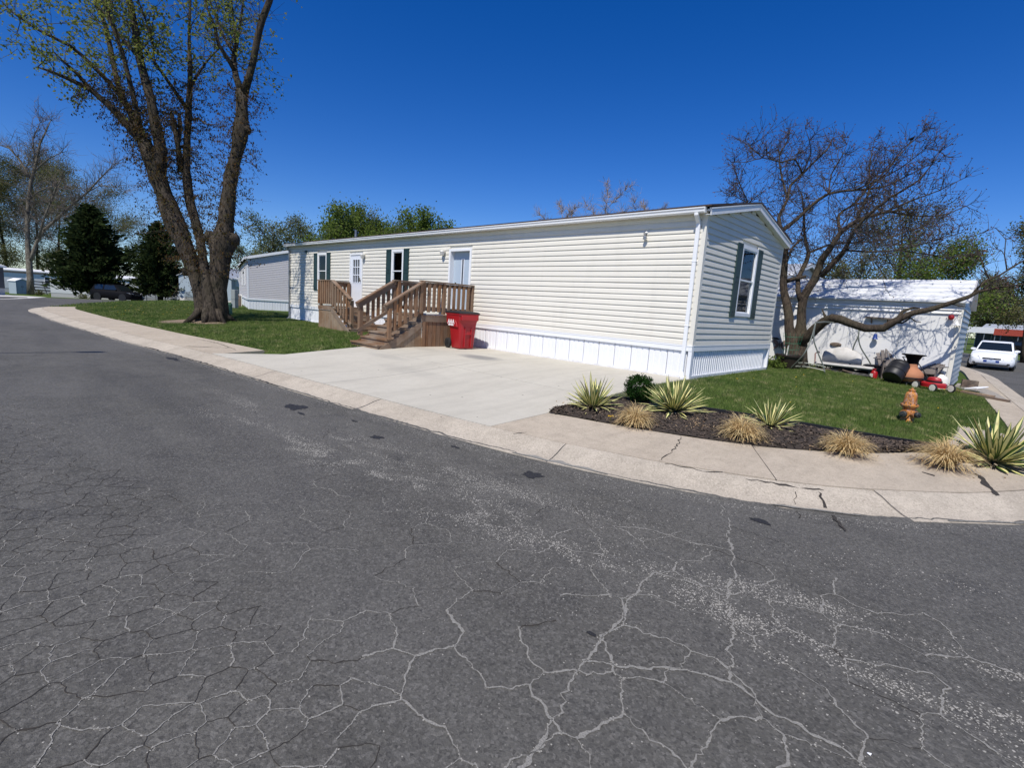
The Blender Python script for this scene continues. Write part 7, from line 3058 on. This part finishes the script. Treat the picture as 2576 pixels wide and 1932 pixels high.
# ------------------------------------------------------------------ cars
def car(label, loc, rz, paint, kind='sedan', plate=True):
    """front faces local -y, wheels on z = 0"""
    root = thing('parked_car', label, 'car', loc, rz)
    sed = kind == 'sedan'
    W = .84 if sed else .90
    # body stations along y: (y, half width at sill, half width at belt, z sill, z belt, z hood)
    if sed:
        st = [(-2.10, .52, .56, .34, .54, .58), (-2.02, .70, .72, .24, .62, .68), (-1.85, .80, .78, .20, .70, .77), (-1.2, .83, .80, .19, .82, .90), (-.75, .84, .81, .19, .88, .97), (.6, .84, .81, .19, .91, .99), (1.3, .83, .80, .20, .93, 1.02), (1.85, .80, .77, .24, .93, 1.03), (2.02, .70, .70, .32, .86, .95), (2.06, .60, .60, .40, .76, .80)]
        cab = [(-.98, .72, .92, .70, .95), (-.35, .73, .95, .60, 1.40), (.0, .73, .97, .585, 1.475), (.8, .73, .98, .575, 1.47), (1.25, .73, 1.0, .575, 1.42), (1.75, .71, 1.01, .66, 1.04)]
    else:
        st = [(-2.3, .60, .64, .40, .74, .80), (-2.2, .78, .80, .28, .84, .92), (-1.9, .88, .86, .26, .92, 1.02), (-1.1, .90, .88, .25, .98, 1.10), (.6, .90, .88, .25, 1.02, 1.14), (2.0, .90, .87, .27, 1.04, 1.16), (2.25, .85, .84, .35, 1.0, 1.12), (2.3, .80, .80, .42, .9, 1.0)]
        cab = [(-1.15, .80, 1.06, .76, 1.09), (-.5, .80, 1.08, .66, 1.62), (.0, .80, 1.1, .64, 1.72), (1.5, .80, 1.1, .64, 1.70), (1.95, .79, 1.1, .66, 1.60), (2.22, .78, 1.1, .74, 1.14)]
    mb = MB()
    rings = []
    for (y, a, b, z0, z1, z2) in st:
        rings.append([(-a * .92, y, z0), (-a, y, z0 + .08), (-a * 1.01, y, (z0 + z1) / 2), (-b, y, z1), (-b * .86, y, z2 - .01), (-b * .4, y, z2 + .015), (b * .4, y, z2 + .015), (b * .86, y, z2 - .01), (b, y, z1), (a * 1.01, y, (z0 + z1) / 2), (a, y, z0 + .08), (a * .92, y, z0)])
    mb.loft(rings)
    body = mb.build('body', M[paint], root, local=True, auto=45)
    mb = MB()
    rings = []
    for (y, a, z0, b, z1) in cab:
        rings.append([(-a, y, z0), (-b, y, z1 - .03), (-b * .85, y, z1), (b * .85, y, z1), (b, y, z1 - .03), (a, y, z0)])
    mb.loft(rings)
    cabin = mb.build('cabin', M[paint], root, local=True, auto=35)
    # glazing just proud of the cabin faces
    def pane(name, pts, off):
        c = sum((Vector(p) for p in pts), Vector()) / len(pts)
        n_ = (Vector(pts[1]) - Vector(pts[0])).cross(Vector(pts[2]) - Vector(pts[0])).normalized()
        if n_.dot(Vector(off)) < 0:
            n_ = -n_
        m_ = MB()
        P0 = [c + (Vector(p) - c) * .93 + n_ * .008 for p in pts]
        P1 = [p - n_ * .02 for p in P0]
        k_ = len(pts)
        m_.add(P0 + P1, [tuple(range(k_)), tuple(reversed(range(k_, 2 * k_)))] + [(i, (i + 1) % k_, k_ + (i + 1) % k_, k_ + i) for i in range(k_)])
        return m_.build(name, M['glass'], cabin, local=True)
    (y0, a0, z0, b0, z1), (y1, a1, z2, b1, z3) = cab[0], cab[1]
    pane('windscreen', [(-b0 * .97, y0 + .02, z1 + .016), (b0 * .97, y0 + .02, z1 + .016), (b1 * .95, y1 - .01, z3), (-b1 * .95, y1 - .01, z3)], (0, -1, 1))
    (y4, a4, z4, b4, z5), (y5, a5, z6, b5, z7) = cab[-2], cab[-1]
    pane('rear_window', [(-b4 * .9, y4 + .02, z5), (b4 * .9, y4 + .02, z5), (b5 * .95, y5 - .02, z7 + .02), (-b5 * .95, y5 - .02, z7 + .02)], (0, 1, 1))
    mid = (cab[2][0] + cab[3][0]) / 2 + .05
    for s in (-1, 1):
        a_, zb_ = cab[2][1], cab[2][2] + .04
        bt, ztp = cab[2][3], cab[2][4] - .07
        fx = lambda z: s * (a_ + (bt - a_) * (z - zb_) / (ztp - zb_))
        for (p0, p1, q0, q1) in ((cab[0][0] + .33, mid - .04, cab[1][0] + .16, mid - .04), (mid + .04, cab[-1][0] - .42, mid + .04, cab[-2][0] - .05)):
            pane('side_window', [(fx(zb_), p0, zb_), (fx(zb_), p1, zb_), (fx(ztp), q1, ztp), (fx(ztp), q0, ztp)], (s, 0, 0))
    # wheels with arches
    Mx = Matrix.Rotation(R(90), 3, 'Y')
    wr_ = .31 if sed else .37
    for s in (-1, 1):
        for y in ((-1.28, 1.22) if sed else (-1.42, 1.42)):
            mb = MB()
            mb.lathe([(.0, -.10), (wr_ + .05, -.10), (wr_ + .05, .02), (0, .02)], 24, (s * (W - .07), y, wr_ + .01), Mx)
            mb.build('wheel_arch', M['blackp'], body, local=True, auto=40)
            mb = MB()
            mb.lathe([(.0, -.09), (wr_ * .8, -.095), (wr_, -.07), (wr_, .07), (wr_ * .8, .095), (0, .09)], 24, (s * (W - .10), y, wr_), Mx)
            w = mb.build('wheel', M['rubber'], root, local=True, auto=40)
            mb = MB()
            mb.lathe([(.0, -.102), (wr_ * .62, -.098), (wr_ * .66, -.06), (wr_ * .66, .06), (wr_ * .62, .098), (0, .102)], 20, (s * (W - .10), y, wr_), Mx)
            mb.build('rim', M['metal'], w, local=True, auto=40)
    yf_ = st[0][0]
    zt_ = st[1][5]
    for s in (-1, 1):
        mb = MB()      # swept headlamps
        k_ = W / .84
        A = [(s * .40 * k_, yf_ - .012, zt_ - .15), (s * .71 * k_, yf_ + .06, zt_ - .11), (s * .795 * k_, yf_ + .22, zt_ + .04), (s * .46 * k_, yf_ + .02, zt_ - .025)]
        mb.add(A + [(x, y + .25, z) for x, y, z in A],
               [(0, 1, 2, 3), (7, 6, 5, 4), (0, 4, 5, 1), (3, 2, 6, 7), (0, 3, 7, 4), (1, 5, 6, 2)])
        mb.build('headlight', M['lamp_glass'], root, local=True)
        mb = MB()
        mb.loft([[(s * (.80 + .11 * math.cos(a * .7854)) , -.72 + k * .10, (1.00 if sed else 1.15) + .065 * math.sin(a * .7854)) for a in range(8)] for k in (0, 1)])
        mb.bar((s * .74, -.66, .95 if sed else 1.1), (s * .84, -.66, .98 if sed else 1.13), .06, .03)
        mb.build('mirror', M[paint], root, local=True, bevel=.008)
        mb = MB()
        mb.box(min(s * .42, s * .66), max(s * .42, s * .66), yf_ + .03, yf_ + .2, .30 if sed else .4, .37 if sed else .48)
        mb.build('air_intake', M['blackp'], root, local=True)
    mb = MB()
    mb.box(-.33, .33, yf_ - .016, yf_ + .1, .535 if sed else .68, .605 if sed else .80)
    gr = mb.build('grille', M['blackp'], root, local=True, bevel=.01)
    mb = MB()
    if sed:
        mb.bar((-.06, yf_ - .022, .572), (.06, yf_ - .022, .572), .012, .03)
        mb.bar((0, yf_ - .022, .546), (0, yf_ - .022, .598), .04, .012, (0, 1, 0))
    else:
        mb.bar((-.3, yf_ - .012, .74), (.3, yf_ - .012, .74), .012, .02)
    mb.build('badge', M['metal'], gr, local=True)
    if plate:
        mb = MB()
        mb.box(-.29, .29, yf_ - .004, yf_ + .1, .36, .50)
        mb.build('plate_recess', M['blue'], root, local=True, bevel=.01)
        mb = MB()
        mb.box(-.155, .155, yf_ - .016, yf_ - .006, .37, .49)
        mb.build('number_plate', M['plate'], root, local=True)
    mb = MB()
    mb.box(-.62, .62, yf_ + .01, yf_ + .15, st[1][3] - .02, st[1][3] + .05)
    mb.build('bumper_lip', M['blackp'], root, local=True, bevel=.01)
    for s in (-1, 1):
        mb = MB()
        mb.box(min(s * .52, s * .70), max(s * .52, s * .70), st[-1][0] - .12, st[-1][0] + .005, st[-1][4] - .06, st[-1][4] + .1)
        mb.build('tail_light', M['red'], root, local=True)
    return root


cx, cy = 4.02, 24.2
car('white sedan parked facing down the side street past the garage', (cx + .10, cy + 1.9, H(cx, cy) + .012), R(-2), 'carwhite').scale = (1, 1, .93)
p = col(293, 53)
car('black off-road car parked in the shade of the broad cedar', (p.x, p.y, p.z), R(128), 'carblack', 'suv', False)
p = col(2572, 50)
car('black car parked on the grass under the red-roofed carport', (p.x, p.y, p.z), R(75), 'carblack', 'sedan', False)


# ------------------------------------------------------------------ homes and yards further off
def small_home(name, label, loc, rz, L, Wd, zb, zw, zr, wallm, roofm, skirtm, band=None, wins=(), courses=0, skz=.5, group=None, eave=.15, cat='mobile home', door=None):
    """gable-ended home; local +x along the length, -y is the long side seen, x = L/2 the end wall; wins = (side, u0, u1, z0, z1)"""
    root = thing(name, label, cat, loc, rz, group)
    h = L / 2
    mb = MB()
    mb.box(-h, h, 0, Wd, skz, zw)
    for x in (-h, h - .06):
        mb.prism([(0, zw), (Wd, zw), (Wd / 2, zr - .04)], 'x', x, x + .06)
    wl_ = mb.build('wall', M[wallm], root, local=True)
    mb = MB()
    mb.box(-h + .02, h - .02, .02, Wd - .02, zb, skz)
    mb.build('skirting', M[skirtm], root, local=True)
    mb = MB()
    mb.prism([(-eave, zw - .01), (Wd / 2, zr), (Wd + eave, zw - .01), (Wd + eave, zw + .07), (Wd / 2, zr + .08), (-eave, zw + .07)], 'x', -h - eave, h + eave)
    rf = mb.build('roof', M[roofm], root, local=True)
    for s in (-1, 1):
        y0 = -eave - .01 if s < 0 else Wd + eave + .01
        mb = MB()
        mb.bar((h + eave + .012, y0, zw), (h + eave + .012, Wd / 2, zr + .015), .02, .15)
        mb.build('fascia', M['trim'], rf, local=True)
    mb = MB()
    mb.box(-h - eave, h + eave, -eave - .035, -eave - .012, zw - .06, zw + .06)
    mb.build('fascia', M['trim'], rf, local=True)
    if courses:
        cz = (zw - skz) / courses
        for k in range(courses):
            z = skz + k * cz
            mb = MB()
            mb.prism([(-.002, z), (-.022, z + .003), (-.018, z + cz * .7), (-.003, z + cz)], 'x', -h + .05, h - .05)
            mb.build('siding_course', M[wallm], wl_, local=True)
        kk = 0
        while True:
            z = skz + kk * cz
            f = max(0, (z + cz - zw) / (zr - zw))
            if f > .9:
                break
            mb = MB()
            mb.prism([(h + .002, z), (h + .022, z + .003), (h + .018, z + cz * .7), (h + .003, z + cz)], 'y', .05 + f * Wd / 2, Wd - .05 - f * Wd / 2)
            mb.build('siding_course', M[wallm], wl_, local=True)
            kk += 1
        for (x, y) in ((h, 0), (-h, 0), (h, Wd)):
            mb = MB()
            mb.box(x - .06, x + .03, y - .03 if y == 0 else y - .06, y + .06 if y == 0 else y + .03, skz - .02, zw)
            mb.build('corner_post', M['trim'], root, local=True)
        mb = MB()
        mb.box(h - .01, h + .032, -.035, Wd + .03, skz - .06, skz + .06)
        mb.box(-h, h - .012, -.035, -.003, skz - .06, skz + .06)
        mb.build('trim_band', M['trim'], root, local=True)
        sk = [o for o in root.children if o.name.startswith('skirting')][0]
        n = int(Wd / .42)
        for i in range(n):
            mb = MB()
            a = .03 + i * (Wd - .06) / n
            b = a + (Wd - .06) / n
            d = (b - a)
            mb.prism([(h - .019, a), (h - .002, a + .01), (h - .002, a + d * .30), (h - .012, a + d * .36), (h - .002, a + d * .42), (h - .002, a + d * .66), (h - .012, a + d * .72), (h - .002, a + d * .78), (h - .002, b - .012), (h - .019, b - .004)], 'z', zb, skz - .06)
            mb.build('skirting_panel', M[skirtm], sk, local=True)
        mb = MB()
        mb.box(h - .012, h + .02, 0, Wd, zb, zb + .09)
        mb.build('bottom_rail', M[skirtm], sk, local=True)
    if band:
        mb = MB()
        mb.box(-h - .01, h + .01, -.02, Wd + .01, zw - .34, zw - .10)
        mb.build('stripe', M[band], wl_, local=True)
    for (u0, u1, z0, z1) in wins:
        mb = MB()
        for (a, b, c, d) in ((u0 - .06, u0, z0 - .06, z1 + .06), (u1, u1 + .06, z0 - .06, z1 + .06), (u0, u1, z0 - .06, z0), (u0, u1, z1, z1 + .06), (u0, u1, (z0 + z1) / 2 - .025, (z0 + z1) / 2 + .025)):
            mb.box(a, b, -.05, 0.0, c, d)
        w_ = mb.build('window', M['trim'], root, local=True)
        mb = MB()
        mb.box(u0, u1, -.02, -.004, z0, z1)
        mb.build('pane', M['glass'], w_, local=True)
    if door:
        u0, u1, z0, z1 = door
        mb = MB()
        mb.box(u0, u1, -.04, -.004, z0, z1)
        d_ = mb.build('door', M['doorw'], root, local=True)
        mb = MB()
        mb.lathe([(.03, 0), (.03, .04), (0, .05)], 8, (u1 - .1, -.04, (z0 + z1) / 2 - .1), Matrix.Rotation(R(90), 3, 'X'))
        mb.build('door_handle', M['brass'], d_, local=True)
    return root


# next home along the street, its end wall facing us
nb = (-28.0, 1.55)
small_home('mobile_home', 'grey vinyl-sided mobile home with white skirting beyond the end of the cream home', (nb[0] - 8 * math.cos(R(16.5)), nb[1] + 8 * math.sin(R(16.5)), H(*nb)), R(-16.5), 16, 4.4, -.12, 2.95, 3.55, 'siding_grey', 'shingle', 'skirt', courses=22, skz=.62, wins=((4.5, 5.2, 1.5, 2.5), (-1, 0, 1.5, 2.5)))
# home behind the garage, parallel to the cream one
pk = DEP(2034, 663, 21.0)
small_home('mobile_home', 'grey-walled home whose gable shows above the white garage behind the fruit tree', (pk.x - 7, pk.y - 2.2, 0), 0, 14, 4.4, -.1, pk.z - .62, pk.z - .08, 'siding_grey', 'alu', 'skirt', skz=.6, courses=22)
VYAW = YAW


def facing(px):
    """turn so that local -y looks at the camera"""
    d = DEP(px, hor(px), 10) - CAM
    return math.atan2(d.y, d.x) - R(90)


M['pinkband'] = plain('faded_pink_band', (0.52, 0.34, 0.27), 0.6)
M['farwhite'] = plain('far_white_siding', (0.74, 0.74, 0.72), 0.55, var=0.08)
M['dkgrey'] = plain('dark_grey_siding', (0.085, 0.085, 0.095), 0.6, var=0.12)
M['shedblue'] = plain('grey_blue_plastic', (0.34, 0.40, 0.44), 0.5, var=0.08)
p = col(120, 77)
small_home('mobile_home', 'far white mobile home with a faded pink stripe under its flat roof', (p.x, p.y, p.z), facing(120) + R(6), 13, 4, -.1, 3.2, 3.5, 'farwhite', 'garage_roof', 'skirt', band='pinkband', skz=.6, wins=((-2.35, -1.75, 1.6, 2.5), (-.35, .65, 1.6, 2.5), (3.0, 4.0, 1.6, 2.5)), door=(1.4, 2.2, .62, 2.5))
p = col(330, 70)
small_home('mobile_home', 'far white mobile home half hidden behind the two dark cedars', (p.x, p.y, p.z), facing(330) - R(5), 17, 4, -.1, 3.0, 3.35, 'farwhite', 'garage_roof', 'skirt', skz=.6, wins=((-6, -5, 1.4, 2.3), (-2.0, -1, 1.4, 2.3), (3, 4.2, 1.4, 2.3)), door=(.6, 1.4, .62, 2.5))
p = col(-92, 46)
small_home('mobile_home', 'dark grey home end with pale skirting across the far street corner', (p.x, p.y, p.z), facing(-92) + R(28), 6, 4.2, -.1, 2.75, 3.2, 'dkgrey', 'alu', 'skirt', skz=.72, wins=((1.2, 2.0, 1.5, 2.3),))
p = col(640, 60)
small_home('house', 'pale blue-grey gabled house behind the far carport left of the grey home', (p.x, p.y, p.z), facing(640) + R(60), 9, 6, -.1, 2.6, 3.9, 'shedblue', 'alu', 'skirt', skz=.3, cat='house', wins=((-1, 0, 1.2, 2.1),))
p = col(2600, 66)
small_home('house', 'far white house with grey roof beside the red-roofed carport', (p.x, p.y, p.z), facing(2600) - R(10), 11, 6, -.1, 2.55, 3.5, 'farwhite', 'alu', 'skirt', skz=.3, cat='house', wins=((-3, -2, 1.1, 2.0), (1, 2, 1.1, 2.0)))
p = col(2527, 74)
small_home('house', 'far small house with a white gable behind the white carport', (p.x, p.y, p.z), facing(2527) - R(70), 8, 5, -.1, 2.7, 3.7, 'farwhite', 'alu', 'skirt', skz=.3, cat='house', wins=((-1, 0, 1.1, 2.0),))


def carport(label, px, t, wd, dp, z0, z1, mat, rz=0):
    p = col(px, t)
    root = thing('carport', label, 'carport', (p.x, p.y, p.z), facing(px) + rz)
    mb = MB()
    mb.box(-wd / 2, wd / 2, 0, dp, z1 - .14, z1)
    rf = mb.build('roof', M[mat], root, local=True, bevel=.02)
    mb = MB()
    mb.box(-wd / 2 - .04, wd / 2 + .04, -.05, -.002, z0, z1 + .03)
    mb.build('fascia', M[mat], rf, local=True)
    for x in (-wd / 2 + .1, 0, wd / 2 - .1):
        for y in (.1, dp - .1):
            mb = MB()
            mb.bar((x, y, 0), (x, y, z1 - .141), .07, .07)
            mb.build('post', M['metal'], root, local=True)
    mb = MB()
    mb.box(-wd / 2 + .1, wd / 2 - .1, dp - .02, dp, 0, z1 - .2)  # dark sheet added for the shade inside the carport
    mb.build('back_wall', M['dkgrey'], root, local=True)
    return root


M['redroof'] = plain('red_metal_roof', (0.34, 0.055, 0.03), 0.5, var=0.1)
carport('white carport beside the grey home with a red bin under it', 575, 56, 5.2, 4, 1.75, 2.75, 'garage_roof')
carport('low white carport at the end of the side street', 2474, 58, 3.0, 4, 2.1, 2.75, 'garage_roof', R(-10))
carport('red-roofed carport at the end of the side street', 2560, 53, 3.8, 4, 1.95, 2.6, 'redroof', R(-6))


# little plastic shed, dark rails and yard fence up the street
def shed():
    p = col(53, 70)
    root = thing('garden_shed', 'small grey-blue plastic shed next to the pale sycamore trunk', 'shed', (p.x, p.y, p.z), facing(53) + R(38))
    mb = MB()
    mb.box(-.75, .75, 0, 1.2, 0, 1.75)
    mb.prism([(-.75, 1.75), (.75, 1.75), (0, 2.05)], 'y', .0, 1.2)
    wl_ = mb.build('wall', M['shedblue'], root, local=True)
    mb = MB()
    mb.prism([(-.85, 1.72), (-.85, 1.80), (0, 2.14), (.85, 1.80), (.85, 1.72), (0, 2.05)], 'y', -.1, 1.3)
    mb.build('roof', M['skirt'], root, local=True)
    for s in (-1, 1):
        mb = MB()
        mb.box(min(s * .02, s * .62), max(s * .02, s * .62), -.03, -.004, .06, 1.68)
        d_ = mb.build('door', M['shedblue'], root, local=True)
        mb = MB()
        mb.box(s * .1 - .02, s * .1 + .02, -.05, -.031, .9, 1.1)
        mb.build('handle', M['blackp'], d_, local=True)


shed()


def rail_deck():
    p = col(137, 74)
    root = thing('timber_railing', 'dark sagging timber deck railing before the far pink-striped home', 'railing', (p.x, p.y, p.z), facing(137))
    for k, z in enumerate((.55, .95, 1.35, 1.75)):
        mb = MB()
        mb.bar((-2.6, 0, z + .08), (3.2, 0, z - .06), .06, .13)
        mb.build('rail', M['blackp'], root, local=True)
    for i in range(6):
        x = -2.5 + i * 1.1
        mb = MB()
        mb.bar((x + (.5 if i < 3 else 0), -.06, 0), (x, -.06, 1.9), .10, .09)
        mb.build('post', M['blackp'], root, local=True)


rail_deck()


def wire_fence():
    a, b = col(345, 60), col(490, 55)
    root = thing('wire_fence', 'low chain-link yard fence in front of the smaller cedar', 'fence', a)
    n = 7
    for i in range(n):
        p = a.lerp(b, i / (n - 1))
        mb = MB()
        hgt = 1.9 if i in (2, 5) else 1.25
        mb.tube([p, p + Vector((0, 0, hgt))], .035, 7)
        mb.build('post', M['metal'], root)
    for z in (1.2, .65):
        mb = MB()
        mb.tube([a + Vector((0, 0, z)), b + Vector((0, 0, z))], .022, 6)
        mb.build('rail', M['metal'], root)
    mb = MB()
    m = 110
    for i in range(m):
        for s in (-1, 1):
            u0 = i / m
            u1 = min(1, max(0, u0 + s * .08))
            p, q_ = a.lerp(b, u0), a.lerp(b, u1)
            k = abs(u1 - u0) / .08
            mb.tube([p + Vector((0, 0, .06)), q_ + Vector((0, 0, .06 + 1.12 * k))], .006, 3, caps=False)
    o = mb.build('mesh', M['metal'], root, fixn=False)
    o['kind'] = 'stuff'


wire_fence()
# low shrubs in the far yards
for i, (px, t, r, m, lab) in enumerate(((145, 72, .9, 'leaf_bright', 'small green shrub before the dark timber railing'), (210, 66, .8, 'leaf_olive', 'low olive shrub at the foot of the broad cedar'), (345, 60, .8, 'leaf_olive', 'brownish shrub at the corner of the wire fence'), (440, 58, .7, 'leaf_olive', 'dark low shrub behind the wire fence'), (95, 70, .7, 'leaf_olive', 'brownish shrub between the shed and the railing'))):
    p = col(px, t)
    q = random.Random(300 + i)
    root = thing('yard_shrub', lab, 'shrub', p)
    P = []
    mb = MB()
    for k in range(22):
        pts, dd = twig(mb, (q.gauss(0, r * .15), q.gauss(0, r * .15), 0), randdir(q, .8), r * q.uniform(.7, 1.2), .02, q, 4, 0, .25)
        for p_ in pts[1:]:
            for _ in range(9):
                P.append(tuple(p_ + randdir(q) * q.uniform(.02, .25) * r))
    mb.build('stem', M['twig'], root, local=True, fixn=False)
    P = [p_ for p_ in P if p_[2] > 0]
    o = link('foliage', leaf_mesh('foliage', P, .14, M[m], .6), root)
    o['kind'] = 'stuff'


# ---- utility boxes near the big maple
def pedestals():
    M['pedgrey'] = plain('grey_enamel', (0.26, 0.28, 0.27), 0.5, var=0.08)
    M['pedgreen'] = plain('pale_green_enamel', (0.10, 0.22, 0.13), 0.45, var=0.12)
    p = onground(591, 776)
    root = thing('power_pedestal', 'tall grey metal electric pedestal by the corner of the grey home', 'utility box', p, R(20))
    mb = MB()
    mb.box(-.16, .16, -.12, .12, 0, .52)
    mb.build('base', M['pedgrey'], root, local=True, bevel=.01)
    mb = MB()
    mb.box(-.17, .17, -.13, .13, .525, 1.10)
    u = mb.build('cabinet', M['pedgrey'], root, local=True, bevel=.012)
    mb = MB()
    mb.box(.171, .178, -.10, .10, .58, 1.05)
    mb.build('door', M['pedgrey'], u, local=True)
    p = onground(603, 771)
    root = thing('meter_frame', 'low grey-brown meter box in a pale frame behind the grey pedestal', 'utility box', p, R(15))
    mb = MB()
    mb.box(-.18, .18, -.05, .05, .02, .72)
    mb.build('panel', M['oldwood'], root, local=True)
    mb = MB()
    mb.tube([(-.22, 0, 0), (-.22, 0, .74), (-.17, 0, .79), (.17, 0, .79), (.22, 0, .74), (.22, 0, 0)], .028, 8)
    mb.build('frame', M['trim_cream'], root, local=True)
    p = onground(577, 792)
    root = thing('cable_pedestal', 'short round green cable pedestal close to the maple trunk', 'utility box', p)
    mb = MB()
    mb.lathe([(.12, -.02), (.12, .44), (.11, .445), (0, .445)], 18)
    mb.build('barrel', M['pedgreen'], root, local=True, auto=40)
    mb = MB()
    mb.lathe([(.128, .40), (.128, .47), (.10, .50), (0, .51)], 18)
    mb.build('cap', M['pedgreen'], root, local=True, auto=40)


pedestals()


# ---- street lamp across the road: only its arm's shadow reaches the picture
def street_lamp():
    k = (8.0 + .35) / TO_SUN.z
    head = Vector((-9.34, -7.86, -.35)) + TO_SUN * k
    base = Vector((head.x + .02, head.y - 3.0, 0))
    base.z = -.42
    root = thing('street_lamp', 'wooden-pole street lamp with a long arm on the opposite verge', 'street lamp', base)
    mb = MB()
    mb.tube([base - Vector((0, 0, .2)), base + Vector((0, 0, 8.9))], [.14, .10], 12)
    mb.build('pole', M['oldwood'], root)
    mb = MB()
    mb.tube([(base.x, base.y, 8.0), (base.x, base.y + 1.2, 8.08), (head.x, head.y - .2, 8.05)], .03, 8)
    mb.build('arm', M['metal'], root)
    mb = MB()
    mb.loft([[(head.x + w * math.cos(a * .7854), head.y + y, 8.03 + h_ * math.sin(a * .7854)) for a in range(8)] for (y, w, h_) in ((-.24, .05, .04), (-.1, .11, .06), (.14, .12, .06), (.26, .06, .03))])
    mb.build('lamp_head', M['metal'], root, auto=40)


street_lamp()
# white chip put in for a glint on the asphalt, and a stick
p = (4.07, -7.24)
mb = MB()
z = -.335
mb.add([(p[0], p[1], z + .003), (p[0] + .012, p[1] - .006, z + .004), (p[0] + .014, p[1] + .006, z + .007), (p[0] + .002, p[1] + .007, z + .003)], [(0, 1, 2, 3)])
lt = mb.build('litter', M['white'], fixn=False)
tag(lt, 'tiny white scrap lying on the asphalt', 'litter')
mb = MB()
p = onground(2335, 1194)
mb.bar((p.x - .05, p.y + .02, p.z + .006), (p.x + .05, p.y - .02, p.z + .006), .014, .008)
tag(mb.build('twig_piece', M['blackp']), 'short dark stick lying on the pavement slab', 'stick')
